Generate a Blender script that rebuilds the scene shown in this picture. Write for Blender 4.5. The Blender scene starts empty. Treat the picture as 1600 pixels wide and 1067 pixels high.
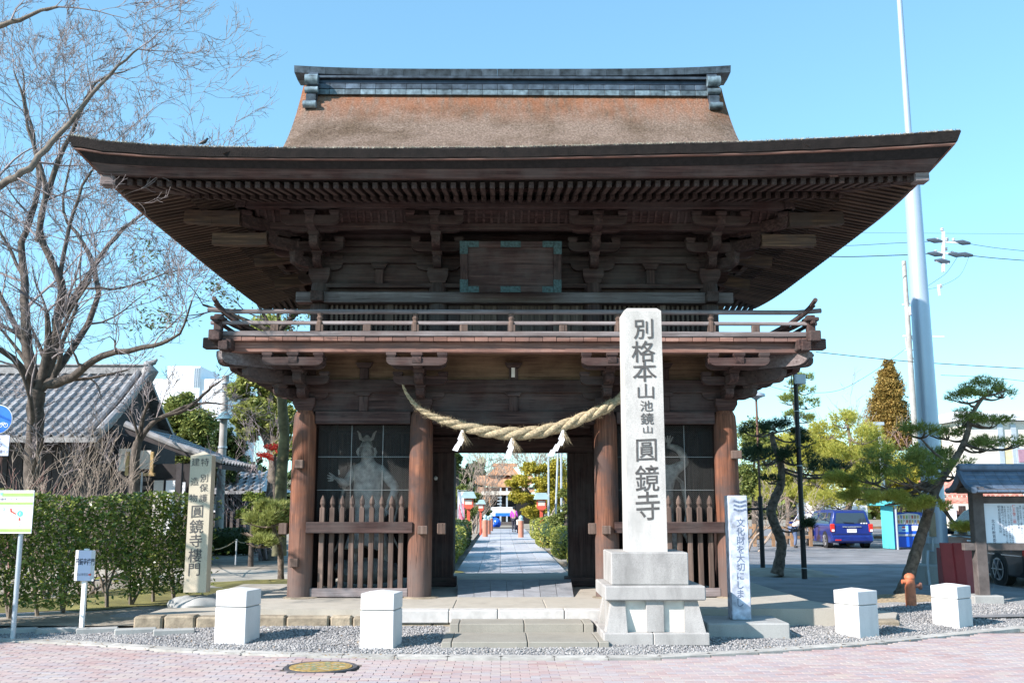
import bpy, bmesh, math, random
import numpy as np
from mathutils import Vector, Matrix
R=math.radians
rng=random.Random(7); nrg=np.random.RandomState(7)
S=bpy.context.scene
# ---------------------------------------------------------------- camera
F=1554.; PIT=R(9.32); PSI=math.atan(17/(F/math.cos(PIT))); H=1.7
cam=bpy.data.cameras.new('camera'); co=bpy.data.objects.new('camera',cam); S.collection.objects.link(co)
cam.sensor_width=36; cam.lens=F/1600*36; cam.clip_start=.1; cam.clip_end=3000
co.location=(0,0,H); co.rotation_euler=(math.pi/2+PIT,0,-PSI); S.camera=co
# ---------------------------------------------------------------- sky and sun
SUN_EL=R(33); SUN_A=R(57)      # light travels towards (sin A, cos A)
w=bpy.data.worlds.new('World'); S.world=w; w.use_nodes=True
wn=w.node_tree.nodes; sky=wn.new('ShaderNodeTexSky'); sky.sky_type='NISHITA'; sky.sun_disc=False
sky.sun_elevation=SUN_EL; sky.sun_rotation=R(57-180); sky.air_density=1.0; sky.dust_density=.1; sky.ozone_density=1.0; sky.altitude=20
tint=wn.new('ShaderNodeMix'); tint.data_type='RGBA'; tint.blend_type='MULTIPLY'; tint.inputs[0].default_value=1; tint.clamp_result=False; tint.inputs[7].default_value=(.88,1.38,1.55,1)
gam=wn.new('ShaderNodeGamma'); gam.inputs[1].default_value=.7; w.node_tree.links.new(sky.outputs[0],gam.inputs[0]); w.node_tree.links.new(gam.outputs[0],tint.inputs[6]); w.node_tree.links.new(tint.outputs[2],wn['Background'].inputs[0]); wn['Background'].inputs[1].default_value=.15
sd=bpy.data.lights.new('sun','SUN'); sd.energy=5.0; sd.angle=R(.53); sd.color=(1,.91,.855)
so=bpy.data.objects.new('sun',sd); S.collection.objects.link(so)
dl=Vector((math.sin(SUN_A)*math.cos(SUN_EL),math.cos(SUN_A)*math.cos(SUN_EL),-math.sin(SUN_EL)))
so.rotation_euler=dl.to_track_quat('-Z','Y').to_euler(); so.location=(-20,-15,20)
S.view_settings.view_transform='Standard'; S.view_settings.look='None'; S.view_settings.exposure=.95; S.view_settings.gamma=1
S.view_settings.use_curve_mapping=False
# ---------------------------------------------------------------- pixel -> place
def ray(u,v):
    x=(u-800)/F; z=-(v-533.5)/F
    y=math.cos(PIT)-z*math.sin(PIT); zz=math.sin(PIT)+z*math.cos(PIT)
    return Vector((x*math.cos(PSI)+y*math.sin(PSI),-x*math.sin(PSI)+y*math.cos(PSI),zz))
def at(u,v,Y): r=ray(u,v); return r*(Y/r.y)+Vector((0,0,H))
def gz(u,v,z=0.): r=ray(u,v); return r*((z-H)/r.z)+Vector((0,0,H))
# ---------------------------------------------------------------- materials
def nt(name):
    m=bpy.data.materials.new(name); m.use_nodes=True; n=m.node_tree.nodes; l=m.node_tree.links
    return m,n,l,n['Principled BSDF']
def ramp(n,l,fac,stops):
    r=n.new('ShaderNodeValToRGB'); e=r.color_ramp.elements
    while len(e)<len(stops): e.new(.5)
    for i,(p,c) in enumerate(stops): e[i].position=p; e[i].color=(*c,1)
    l.new(fac,r.inputs[0]); return r.outputs[0]
def noise(n,l,vec,scale,detail=4,rough=.55):
    t=n.new('ShaderNodeTexNoise'); t.inputs['Scale'].default_value=scale; t.inputs['Detail'].default_value=detail; t.inputs['Roughness'].default_value=rough
    if vec: l.new(vec,t.inputs['Vector'])
    return t.outputs['Fac']
def coords(n,l,scale=(1,1,1),kind='Object'):
    tc=n.new('ShaderNodeTexCoord'); mp=n.new('ShaderNodeMapping'); mp.inputs['Scale'].default_value=scale
    l.new(tc.outputs[kind],mp.inputs[0]); return mp.outputs[0]
def mixc(n,l,fac,a,b,mode='MIX'):
    m=n.new('ShaderNodeMix'); m.data_type='RGBA'; m.blend_type=mode
    if isinstance(fac,(int,float)): m.inputs[0].default_value=fac
    else: l.new(fac,m.inputs[0])
    for s,i in ((a,6),(b,7)):
        if isinstance(s,(tuple,list)): m.inputs[i].default_value=(*s[:3],1)
        else: l.new(s,m.inputs[i])
    return m.outputs[2]
def math_(n,l,op,a,b=0,c=None,clamp=False):
    m=n.new('ShaderNodeMath'); m.operation=op; m.use_clamp=clamp
    for i,s in enumerate((a,b) if c is None else (a,b,c)):
        if isinstance(s,(int,float)): m.inputs[i].default_value=s
        else: l.new(s,m.inputs[i])
    return m.outputs[0]
def bump(n,l,p,h,strength=.3,dist=.01):
    b=n.new('ShaderNodeBump'); b.inputs['Strength'].default_value=strength; b.inputs['Distance'].default_value=dist
    l.new(h,b.inputs['Height']); l.new(b.outputs[0],p.inputs['Normal'])
def rnd(n,l,lo,hi,isl=False):
    o=n.new('ShaderNodeNewGeometry').outputs['Random Per Island'] if isl else n.new('ShaderNodeObjectInfo').outputs['Random']
    return math_(n,l,'MULTIPLY_ADD',o,hi-lo,lo)
def plain(name,c,rough=.7,metal=0,var=.15,scale=6,bmp=0,bs=60,spec=None,spread=0,isl=False):
    m,n,l,p=nt(name); v=coords(n,l)
    f=noise(n,l,v,scale,5)
    col=ramp(n,l,f,[(.3,tuple(x*(1-var) for x in c)),(.7,tuple(min(1,x*(1+var)) for x in c))])
    if spread:
        r=rnd(n,l,1-spread,1+spread,isl); vm=n.new('ShaderNodeVectorMath'); vm.operation='SCALE'; l.new(col,vm.inputs[0]); l.new(r,vm.inputs['Scale']); col=vm.outputs[0]
    l.new(col,p.inputs['Base Color']); p.inputs['Roughness'].default_value=rough; p.inputs['Metallic'].default_value=metal
    if spec is not None: p.inputs['Specular IOR Level'].default_value=spec
    if bmp: bump(n,l,p,noise(n,l,v,bs,6),bmp,.01)
    return m
def wood(name,axis,dark,mid,light,patch=None,pamt=.5,rough=.82,spread=.18,zfade=None):
    m,n,l,p=nt(name); sc={'x':(.7,16,16),'y':(16,.7,16),'z':(16,16,.7)}[axis]
    v=coords(n,l,sc); v1=coords(n,l)
    g=noise(n,l,v,1.6,7,.65); col=ramp(n,l,g,[(.28,dark),(.5,mid),(.74,light)])
    if patch is not None:
        pf=noise(n,l,v1,1.7,5,.6); pr=ramp(n,l,pf,[(.42,(0,0,0)),(.62,(pamt,)*3)]); col=mixc(n,l,pr,col,patch)
    if zfade is not None:
        z0,z1,c=zfade; sx=n.new('ShaderNodeSeparateXYZ'); l.new(v1,sx.inputs[0])
        zz=math_(n,l,'ADD',sx.outputs[2],math_(n,l,'MULTIPLY',noise(n,l,v1,3,4),1.2))
        mr=n.new('ShaderNodeMapRange'); mr.inputs[1].default_value=z0+.6; mr.inputs[2].default_value=z1+.6; mr.inputs[3].default_value=.8; mr.inputs[4].default_value=0; l.new(zz,mr.inputs[0])
        col=mixc(n,l,mr.outputs[0],col,c)
    # cracks along the grain
    cr=noise(n,l,coords(n,l,tuple(x*2.2 for x in sc)),1.3,3,.5); ck=ramp(n,l,cr,[(.3,(.35,)*3),(.36,(1,1,1))]); col=mixc(n,l,1.,col,ck,'MULTIPLY')
    r=rnd(n,l,1-spread,1+spread); vm=n.new('ShaderNodeVectorMath'); vm.operation='SCALE'; l.new(col,vm.inputs[0]); l.new(r,vm.inputs['Scale'])
    l.new(vm.outputs[0],p.inputs['Base Color']); p.inputs['Roughness'].default_value=rough; p.inputs['Specular IOR Level'].default_value=.3
    bump(n,l,p,g,.5,.012); return m
def leafmat(name,stops,rough=.5,trans=.25):
    m,n,l,p=nt(name); o=n.new('ShaderNodeNewGeometry').outputs['Random Per Island']
    v=coords(n,l); big=noise(n,l,v,1.1,3)
    f=math_(n,l,'ADD',math_(n,l,'MULTIPLY',o,.6),math_(n,l,'MULTIPLY',big,.5),clamp=True)
    col=ramp(n,l,f,stops); l.new(col,p.inputs['Base Color']); p.inputs['Roughness'].default_value=rough; p.inputs['Specular IOR Level'].default_value=.35
    if trans:
        t=n.new('ShaderNodeBsdfTranslucent'); l.new(col,t.inputs[0]); mx=n.new('ShaderNodeMixShader'); mx.inputs[0].default_value=trans
        l.new(p.outputs[0],mx.inputs[1]); l.new(t.outputs[0],mx.inputs[2]); l.new(mx.outputs[0],n['Material Output'].inputs[0])
    return m
WD=dict(dark=(.016,.009,.009),mid=(.054,.030,.027),light=(.125,.074,.064))
wdx,wdy,wdz=[wood('weathered_wood_'+a,a,patch=(.10,.085,.08),pamt=.5,**WD) for a in 'xyz']
wpil=wood('pillar_wood','z',(.05,.022,.014),(.17,.068,.038),(.33,.15,.09),patch=(.085,.055,.048),pamt=.95,zfade=(.2,1.2,(.13,.10,.09)),spread=.08)
wred=wood('faded_red_wood','x',(.10,.05,.038),(.25,.13,.10),(.42,.27,.22),patch=(.14,.09,.08),pamt=.7)
wgx=wood('greyed_wood_x','x',(.10,.085,.085),(.21,.185,.185),(.38,.34,.34),patch=(.13,.09,.08),pamt=.5)
wgz=wood('greyed_wood_z','z',(.055,.036,.028),(.13,.088,.07),(.25,.18,.145),patch=(.09,.068,.06),pamt=.5)
wbr=wood('brown_board_wood','x',(.06,.035,.022),(.13,.08,.05),(.24,.16,.10),patch=(.30,.20,.12),pamt=.45)
wraf=wood('rafter_wood','y',(.016,.010,.009),(.045,.029,.025),(.095,.062,.053)); wsof=wood('shaded_soffit_wood','y',(.006,.004,.004),(.014,.010,.009),(.03,.02,.018))  # soffit near black: shade between the rafters is put into its colour
wrafx=wood('side_rafter_wood','x',(.022,.013,.010),(.065,.042,.031),(.17,.11,.075),spread=.4)
wtail=wood('tail_beam_wood','x',(.035,.022,.016),(.085,.055,.04),(.23,.145,.09),patch=(.07,.055,.05),pamt=.8)
# ---------------------------------------------------------------- mesh builder
ORG={}
def org(o): return ORG.get(o.name,Vector((0,0,0))) if o is not None else Vector((0,0,0))
def props(o,label=None,cat=None,group=None,kind=None):
    if label: o['label']=label
    if cat: o['category']=cat
    if group: o['group']=group
    if kind: o['kind']=kind
    return o
def thing(name,label,cat,loc=(0,0,0),rz=0,group=None):
    o=bpy.data.objects.new(name,None); S.collection.objects.link(o); o.location=loc; o.rotation_euler=(0,0,rz); o.empty_display_size=.2
    ORG[o.name]=Vector(loc); return props(o,label,cat,group)
def link(name,me,parent,loc=(0,0,0),rot=(0,0,0),scale=None):
    o=bpy.data.objects.new(name,me); S.collection.objects.link(o)
    if parent is not None: o.parent=parent; ORG[o.name]=org(parent)
    o.location=loc; o.rotation_euler=rot
    if scale: o.scale=scale
    return o
def npmesh(name,V,Fc,mat,smooth=False):
    V=np.asarray(V,dtype=np.float32); Fc=np.asarray(Fc,dtype=np.int32); k=Fc.shape[1]
    me=bpy.data.meshes.new(name); me.vertices.add(len(V)); me.vertices.foreach_set('co',V.ravel())
    me.loops.add(Fc.size); me.loops.foreach_set('vertex_index',Fc.ravel()); me.polygons.add(len(Fc))
    me.polygons.foreach_set('loop_start',np.arange(0,Fc.size,k,dtype=np.int32))
    if smooth: me.polygons.foreach_set('use_smooth',np.ones(len(Fc),bool))
    me.update(calc_edges=True); me.materials.append(mat); return me
def npobj(name,V,Fc,mat,parent=None,smooth=False,**k):
    V=np.asarray(V,dtype=np.float32)-np.array(org(parent),dtype=np.float32)
    o=link(name,npmesh(name,V,Fc,mat,smooth),parent); return props(o,**k)
class MB:
    def __init__(s): s.v=[]; s.f=[]
    def add(s,vs,fs): b=len(s.v); s.v+= [tuple(x) for x in vs]; s.f+=[tuple(i+b for i in f) for f in fs]; return s
    def box(s,x0,y0,z0,x1,y1,z1,c=0):
        if x0>x1: x0,x1=x1,x0
        if y0>y1: y0,y1=y1,y0
        if z0>z1: z0,z1=z1,z0
        if c<=0:
            return s.add([(x0,y0,z0),(x1,y0,z0),(x1,y1,z0),(x0,y1,z0),(x0,y0,z1),(x1,y0,z1),(x1,y1,z1),(x0,y1,z1)],[(0,3,2,1),(4,5,6,7),(0,1,5,4),(1,2,6,5),(2,3,7,6),(3,0,4,7)])
        c=min(c,(x1-x0)/2.1,(y1-y0)/2.1,(z1-z0)/2.1)
        vs=[];X=(x0,x1);Y=(y0,y1);Z=(z0,z1); ix={}
        for i in (0,1):
            for j in (0,1):
                for k in (0,1):
                    sx=c if i==0 else -c; sy=c if j==0 else -c; sz=c if k==0 else -c
                    ix[i,j,k,0]=len(vs); vs.append((X[i],Y[j]+sy,Z[k]+sz))
                    ix[i,j,k,1]=len(vs); vs.append((X[i]+sx,Y[j],Z[k]+sz))
                    ix[i,j,k,2]=len(vs); vs.append((X[i]+sx,Y[j]+sy,Z[k]))
        fs=[]
        def q(a,b,c_,d,flip): fs.append((a,b,c_,d) if not flip else (d,c_,b,a))
        for i in (0,1): q(ix[i,0,0,0],ix[i,0,1,0],ix[i,1,1,0],ix[i,1,0,0],i==1)
        for j in (0,1): q(ix[0,j,0,1],ix[1,j,0,1],ix[1,j,1,1],ix[0,j,1,1],j==1)
        for k in (0,1): q(ix[0,0,k,2],ix[0,1,k,2],ix[1,1,k,2],ix[1,0,k,2],k==1)
        for i in (0,1):
            for j in (0,1): q(ix[i,j,0,0],ix[i,j,1,0],ix[i,j,1,1],ix[i,j,0,1],(i+j)%2==0)
        for i in (0,1):
            for k in (0,1): q(ix[i,0,k,0],ix[i,1,k,0],ix[i,1,k,2],ix[i,0,k,2],(i+k)%2==1)
        for j in (0,1):
            for k in (0,1): q(ix[0,j,k,1],ix[1,j,k,1],ix[1,j,k,2],ix[0,j,k,2],(j+k)%2==0)
        for i in (0,1):
            for j in (0,1):
                for k in (0,1):
                    t=(ix[i,j,k,0],ix[i,j,k,1],ix[i,j,k,2]); fs.append(t if (i+j+k)%2==0 else t[::-1])
        return s.add(vs,fs)
    def obox(s,p0,p1,w,h,c=0,up=(0,0,1),w1=None,h1=None):
        """beam from p0 to p1, width w, height h"""
        p0=Vector(p0);p1=Vector(p1); d=(p1-p0).normalized(); u=Vector(up); r=d.cross(u).normalized(); u=r.cross(d).normalized()
        w1=w if w1 is None else w1; h1=h if h1 is None else h1
        vs=[]
        for p,a,b in ((p0,w,h),(p1,w1,h1)):
            for i,j in ((-1,-1),(1,-1),(1,1),(-1,1)): vs.append(p+r*(a/2*i)+u*(b/2*j))
        return s.add(vs,[(3,2,1,0),(4,5,6,7),(0,1,5,4),(1,2,6,5),(2,3,7,6),(3,0,4,7)])
    def prism(s,pts,a,b,axis='x'):
        """polygon pts (p,q) swept along an axis from a to b: axis x -> (y,z); y -> (x,z); z -> (x,y)"""
        f={'x':lambda t,p,q:(t,p,q),'y':lambda t,p,q:(p,t,q),'z':lambda t,p,q:(p,q,t)}[axis]; n=len(pts)
        vs=[f(a,*p) for p in pts]+[f(b,*p) for p in pts]
        return s.add(vs,[tuple(range(n)),tuple(range(2*n-1,n-1,-1))]+[(i,i+n,(i+1)%n+n,(i+1)%n) for i in range(n)])
    def cyl(s,p0,p1,r0,r1=None,n=16,cap=True):
        return s.sweep([p0,p1],[r0,r0 if r1 is None else r1],n,cap)
    def sweep(s,path,rad,n=8,cap=True,flat=1.,closed=False):
        path=[Vector(p) for p in path]; m=len(path); vs=[]; prev=None
        if not hasattr(rad,'__len__'): rad=[rad]*m
        for i,p in enumerate(path):
            t=((path[min(i+1,m-1)]-path[max(i-1,0)])).normalized()
            if prev is None: a=Vector((0,0,1)) if abs(t.z)<.9 else Vector((1,0,0)); r=t.cross(a).normalized()
            else: r=(prev-t*prev.dot(t)).normalized()
            prev=r; b=t.cross(r)
            for k in range(n):
                an=2*math.pi*k/n; vs.append(p+r*(math.cos(an)*rad[i])+b*(math.sin(an)*rad[i]*flat))
        fs=[(i*n+k,i*n+(k+1)%n,(i+1)*n+(k+1)%n,(i+1)*n+k) for i in range(m-1) for k in range(n)]
        if cap: fs+=[tuple(range(n-1,-1,-1)),tuple(range((m-1)*n,m*n))]
        return s.add(vs,fs)
    def lathe(s,prof,c=(0,0,0),n=16):
        vs=[(c[0]+r*math.cos(2*math.pi*k/n),c[1]+r*math.sin(2*math.pi*k/n),c[2]+z) for r,z in prof for k in range(n)]; m=len(prof)
        fs=[(i*n+k,i*n+(k+1)%n,(i+1)*n+(k+1)%n,(i+1)*n+k) for i in range(m-1) for k in range(n)]+[tuple(range(n-1,-1,-1)),tuple(range((m-1)*n,m*n))]
        return s.add(vs,fs)
    def grid(s,fn,nu,nv):
        vs=[fn(i/nu,j/nv) for j in range(nv+1) for i in range(nu+1)]
        return s.add(vs,[(j*(nu+1)+i,j*(nu+1)+i+1,(j+1)*(nu+1)+i+1,(j+1)*(nu+1)+i) for j in range(nv) for i in range(nu)])
    def mesh(s,name,mat,off=(0,0,0),smooth=False,fix=False):
        me=bpy.data.meshes.new(name); me.from_pydata([(v[0]-off[0],v[1]-off[1],v[2]-off[2]) for v in s.v],[],s.f)
        for m in (mat if isinstance(mat,(list,tuple)) else [mat]): me.materials.append(m)
        if fix:
            bm=bmesh.new(); bm.from_mesh(me); bmesh.ops.recalc_face_normals(bm,faces=bm.faces); bm.to_mesh(me); bm.free()
        if smooth:
            me.polygons.foreach_set('use_smooth',[True]*len(me.polygons))
            try: me.set_sharp_from_angle(angle=R(40))
            except Exception: pass
        me.update(); return me
    def build(s,name,mat,parent=None,smooth=False,fix=False,label=None,cat=None,group=None,kind=None,bev=0):
        o=link(name,s.mesh(name,mat,org(parent),smooth,fix),parent)
        if bev: b=o.modifiers.new('bevel','BEVEL'); b.width=bev; b.segments=2; b.limit_method='ANGLE'
        return props(o,label,cat,group,kind)
def kids(o): return [c for c in bpy.data.objects if c.parent is o]
def children_map():
    d={}
    for o in bpy.data.objects:
        if o.parent: d.setdefault(o.parent.name,[]).append(o)
    return d
def copy_tree(o,cm,parent=None):
    c=o.copy(); S.collection.objects.link(c)
    if parent is not None: c.parent=parent
    for ch in cm.get(o.name,[]): copy_tree(ch,cm,c)
    return c
def copies(src,spots,labels=None):
    """spots: (x,y,z,rz[,scale]) ; returns copies of the thing"""
    cm=children_map(); out=[]
    for i,sp in enumerate(spots):
        c=copy_tree(src,cm); c.location=sp[:3]; c.rotation_euler=(0,0,sp[3])
        if len(sp)>4: c.scale=(sp[4],)*3
        if labels: c['label']=labels[i]
        ORG[c.name]=Vector(sp[:3]); out.append(c)
    return out
# batches of tubes, leaves, needles (numpy)
def tubes(P,Rd,n=4):
    P=np.asarray(P,float); Rd=np.asarray(Rd,float); N,K,_=P.shape
    T=np.empty_like(P); T[:,1:-1]=P[:,2:]-P[:,:-2]; T[:,0]=P[:,1]-P[:,0]; T[:,-1]=P[:,-1]-P[:,-2]
    T/=np.linalg.norm(T,axis=2,keepdims=True)+1e-9
    ref=np.zeros((N,1,3)); ref[:,0,:]=[.31,.27,.91]; al=np.abs((T[:,:1]*ref).sum(2))[:,0]>.9; ref[al,0,:]=[1,0,0]
    A=np.cross(T,np.broadcast_to(ref,T.shape)); A/=np.linalg.norm(A,axis=2,keepdims=True)+1e-9; B=np.cross(T,A)
    an=np.arange(n)*2*np.pi/n
    V=P[:,:,None,:]+Rd[:,:,None,None]*(A[:,:,None,:]*np.cos(an)[None,None,:,None]+B[:,:,None,:]*np.sin(an)[None,None,:,None])
    i=np.arange(N)[:,None,None]*K*n; k=np.arange(K-1)[None,:,None]*n; a=np.arange(n)[None,None,:]; b=(a+1)%n
    Fc=np.stack([i+k+a,i+k+b,i+k+n+b,i+k+n+a],-1).reshape(-1,4)
    return V.reshape(-1,3),Fc
def unit(N): d=nrg.normal(size=(N,3)); return d/np.linalg.norm(d,axis=1,keepdims=True)
def leaf_quads(C,size,up=.5,asp=.5):
    """C: N x 3 centres -> diamond leaves"""
    N=len(C); n=unit(N); n[:,2]=np.abs(n[:,2])+up; n/=np.linalg.norm(n,axis=1,keepdims=True)
    t=np.cross(n,unit(N)); t/=np.linalg.norm(t,axis=1,keepdims=True)+1e-9; b=np.cross(n,t)
    s=size*(.6+.8*nrg.rand(N))[:,None]
    V=np.stack([C-t*s,C+b*s*asp,C+t*s,C-b*s*asp],1).reshape(-1,3)
    return V,np.arange(4*N).reshape(N,4)
def needles(C,D,ln,wd,k):
    """C,D: N x 3 tuft bases and axes; k needles each (single thin triangles)"""
    N=len(C); C=np.repeat(C,k,0); D=np.repeat(D,k,0)+unit(N*k)*.75; D/=np.linalg.norm(D,axis=1,keepdims=True)
    s=np.cross(D,unit(N*k)); s/=np.linalg.norm(s,axis=1,keepdims=True)+1e-9; L=(ln*(.7+.6*nrg.rand(N*k)))[:,None]
    V=np.stack([C-s*wd,C+s*wd,C+D*L],1).reshape(-1,3); return V,np.arange(3*N*k).reshape(-1,3)
def blob_pts(c,r,N,shell=.55):
    d=unit(N); rr=(shell+(1-shell)*nrg.rand(N))[:,None]; return np.array(c)+d*rr*np.array(r)
class Limbs:
    """branching limbs kept by thickness, each K points"""
    K=6
    def __init__(s): s.P=[]; s.R=[]
    def branch(s,p,d,ln,r,depth,spread=.7,wob=.16,up=.1,nch=(3,5),tips=None,shrink=.62,rmin=.004):
        K=s.K; pts=[p.copy()]; dd=d.normalized(); rr=[r]; cur=p.copy()
        for i in range(1,K):
            dd=(dd+Vector((rng.gauss(0,wob),rng.gauss(0,wob),rng.gauss(0,wob)+up*.2))).normalized(); cur=cur+dd*(ln/(K-1)); pts.append(cur.copy()); rr.append(max(rmin*.6,r*(1-.62*i/(K-1))))
        s.P.append([tuple(q) for q in pts]); s.R.append(rr)
        if depth<=0:
            if tips is not None: tips.append(pts[-1]); tips.append(pts[-3])
            return
        for c in range(rng.randint(*nch)):
            i=rng.randint(1,K-1) if c else K-1; base=pts[i]; ax=(pts[min(i+1,K-1)]-pts[max(0,i-1)]).normalized()
            o=Vector((rng.gauss(0,1),rng.gauss(0,1),rng.gauss(0,1))); o=(o-ax*o.dot(ax)).normalized()
            nd=(ax+o*spread*rng.uniform(.5,1.3)+Vector((0,0,up))).normalized()
            s.branch(base,nd,ln*shrink*rng.uniform(.75,1.2),max(rmin,rr[i]*.62),depth-1,spread,wob,up,nch,tips,shrink,rmin)
    def build(s,thick,nm1,nm2,mat1,mat2,parent):
        P=np.array(s.P); Rr=np.array(s.R); big=Rr[:,0]>=thick
        if big.any(): V,Fc=tubes(P[big],Rr[big],8); npobj(nm1,V,Fc,mat1,parent,smooth=True,kind='stuff')
        if (~big).any(): V,Fc=tubes(P[~big],Rr[~big],3); npobj(nm2,V,Fc,mat2,parent,kind='stuff')
_tm={}
def txt(s,size=1.,off=0.,ext=0.):
    """mesh vertices/faces of a line of lettering, centred, unit in metres, in the x-y plane"""
    k=(s,off)
    if k not in _tm:
        c=bpy.data.curves.new('t','FONT'); c.body=s; c.size=1; c.align_x='CENTER'; c.align_y='CENTER'; c.offset=off; c.resolution_u=3
        o=bpy.data.objects.new('t',c); S.collection.objects.link(o); dg=bpy.context.evaluated_depsgraph_get(); dg.update()
        me=bpy.data.meshes.new_from_object(o.evaluated_get(dg)); 
        _tm[k]=([tuple(v.co) for v in me.vertices],[tuple(p.vertices) for p in me.polygons])
        bpy.data.objects.remove(o); bpy.data.curves.remove(c); bpy.data.meshes.remove(me)
    return _tm[k]
def letter(mb,s,cx,y,cz,h,wfac=1.,off=0.,normal='-y',shear=0.):
    """write s facing -y with its centre at (cx,y,cz), letter height h"""
    vs,fs=txt(s,off=off)
    if not vs: return
    xs=[v[0] for v in vs]; ys=[v[1] for v in vs]; mx=(min(xs)+max(xs))/2; my=(min(ys)+max(ys))/2; k=h/.9
    mb.add([(cx+(v[0]-mx)*k*wfac,y,cz+(v[1]-my)*k+(v[0]-mx)*k*shear) for v in vs],fs)
# ================================================================ GROUND
def gh(y,x=0.): return .1*min(1,max(0,(y-kl(x)-.22)/1.62))
def speck(name,c,amt=.35,stain=.25,sc=220,rough=.8):
    m,n,l,p=nt(name); v=coords(n,l); f=noise(n,l,v,sc,3,.7); col=ramp(n,l,f,[(.3,tuple(x*(1-amt) for x in c)),(.5,c),(.75,tuple(min(1,x*(1+amt*.5)) for x in c))])
    st=noise(n,l,coords(n,l,(2.2,2.2,.8)),1.6,6,.65); col=mixc(n,l,ramp(n,l,st,[(.45,(0,)*3),(.72,(stain,)*3)]),col,tuple(x*.45 for x in c))
    l.new(col,p.inputs['Base Color']); p.inputs['Roughness'].default_value=rough; bump(n,l,p,f,.2,.003); return m
m_asph=plain('asphalt',(.20,.20,.205),.9,var=.3,scale=1.2,bmp=.6,bs=140)
m_earth=plain('earth',(.27,.24,.19),.95,var=.35,scale=1.5,bmp=.8,bs=40)
m_conc=speck('old_concrete',(.42,.39,.33),.12,.35,90,.9)
m_conc2=speck('grey_concrete',(.36,.365,.35),.2,.4,120,.9)
m_kerb=plain('kerb_concrete',(.40,.39,.36),.9,var=.28,scale=5,bmp=.4,bs=120,spread=.12)
m_moss=plain('moss',(.16,.15,.045),.95,var=.5,scale=1.3,bmp=1,bs=60)
m_dark=plain('void_shade',(.012,.011,.011),.95,var=.1)  # near black that stands for the shade inside openings
m_joint=plain('joint_dirt',(.10,.085,.07),.95,var=.3,scale=20)
def sheet(name,pts,z,mat,kind='structure'):
    b=MB(); b.add([(x,y,z) for x,y in pts],[tuple(range(len(pts)))]); return b.build(name,mat,None,kind=kind)
sheet('ground',[(-700,-60),(700,-60),(700,1500),(-700,1500)],-.05,m_earth)
# kerb line: front edge of the gutter stones
KL=[(-60,9.5),(-9,12.9)]+[tuple(gz(u,v)[:2]) for u,v in ((0,1001),(120,1006),(300,1019),(500,1026),(700,1029),(1000,1030),(1200,1019),(1350,1008),(1480,994),(1600,982))]+[(14,15.6),(40,19)]
def kl(x):
    for (a,b),(c,d) in zip(KL,KL[1:]):
        if a<=x<=c: return b+(d-b)*(x-a)/(c-a)
    return KL[-1][1]
# road of clay pavers
mb=MB(); n=60
xs=[-40+i*80/ n for i in range(n+1)]
mb.add([(x,-6,-.022) for x in xs]+[(x,kl(x)-.01,-.022) for x in xs],[(i,i+1,i+n+2,i+n+1) for i in range(n)])
road=mb.build('brick_road',m_joint,None,kind='structure')
def brickmat():
    m,n,l,p=nt('clay_paver'); v=coords(n,l,kind='Object'); geo=n.new('ShaderNodeNewGeometry')
    o=n.new('ShaderNodeObjectInfo').outputs['Random']; isl=geo.outputs['Random Per Island']; f=math_(n,l,'FRACT',math_(n,l,'ADD',math_(n,l,'MULTIPLY',o,7.13),isl))
    col=ramp(n,l,f,[(0,(.37,.25,.24)),(.3,(.45,.33,.31)),(.55,(.36,.30,.32)),(.75,(.47,.38,.33)),(1,(.39,.36,.38))])
    mp=n.new('ShaderNodeMapping'); mp.inputs['Scale'].default_value=(1,1,1); l.new(geo.outputs['Position'],mp.inputs[0])
    d=noise(n,l,mp.outputs[0],1.1,5); col=mixc(n,l,ramp(n,l,d,[(.35,(0,)*3),(.7,(.55,)*3)]),col,(.47,.43,.42))
    g=noise(n,l,mp.outputs[0],90,4); col=mixc(n,l,.5,col,ramp(n,l,g,[(.3,(.6,)*3),(.7,(1,)*3)]),'MULTIPLY')
    l.new(col,p.inputs['Base Color']); p.inputs['Roughness'].default_value=.88; bump(n,l,p,g,.25,.004); return m
m_brick=brickmat()
BW,BH=.2,.1
def brick_mesh():
    b=MB(); b.box(-BW/2+.003,-BH/2+.003,-.02,BW/2-.003,BH/2-.003,0,.003); return b
brk=brick_mesh(); bme=brk.mesh('brick',m_brick)
cand=[]
far=[]
for j in range(-10,68):
    y=7+j*BH if True else 0
    for i in range(-75,80):
        x=(i+(.5 if j%2 else 0))*BW
        yy=y+.0
        if yy+BH/2>kl(x)-.02 or abs(x)>14 : continue
        r=math.hypot(x-(-1.9),(yy-10.95))
        if ((x+1.92)/.45)**2+((yy-11.05)/.45)**2<1.0: continue
        # in view?
        vis = yy>10.0 and abs(x-.1)<yy*.52
        (cand if vis else far).append((x,yy))
cand.sort(key=lambda c:c[1])
for (x,y) in cand[:300]:
    link('brick',bme,road,(x+rng.uniform(-.001,.001),y,rng.uniform(-.0015,.0015)),(0,0,rng.uniform(-.006,.006)))
V0=np.array(brk.v); NF=[f for f in brk.f]; rest=cand[300:]+far
C=np.array([(x,y,0) for x,y in rest]); C[:,2]=nrg.uniform(-.0015,.0015,len(C))
quads=np.array([f for f in brk.f if len(f)==4]); tris=np.array([f for f in brk.f if len(f)==3]); tq=np.hstack([tris,tris[:,-1:]])
VV=(C[:,None,:]+V0[None]).reshape(-1,3); me=bpy.data.meshes.new('brick_field')
me.from_pydata(VV.tolist(),[],[tuple(int(a)+k*len(V0) for a in f) for k in range(len(C)) for f in NF if k<0 or True]) ; me.materials.append(m_brick)
o=link('brick_field',me,road); o['kind']='stuff'
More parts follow.
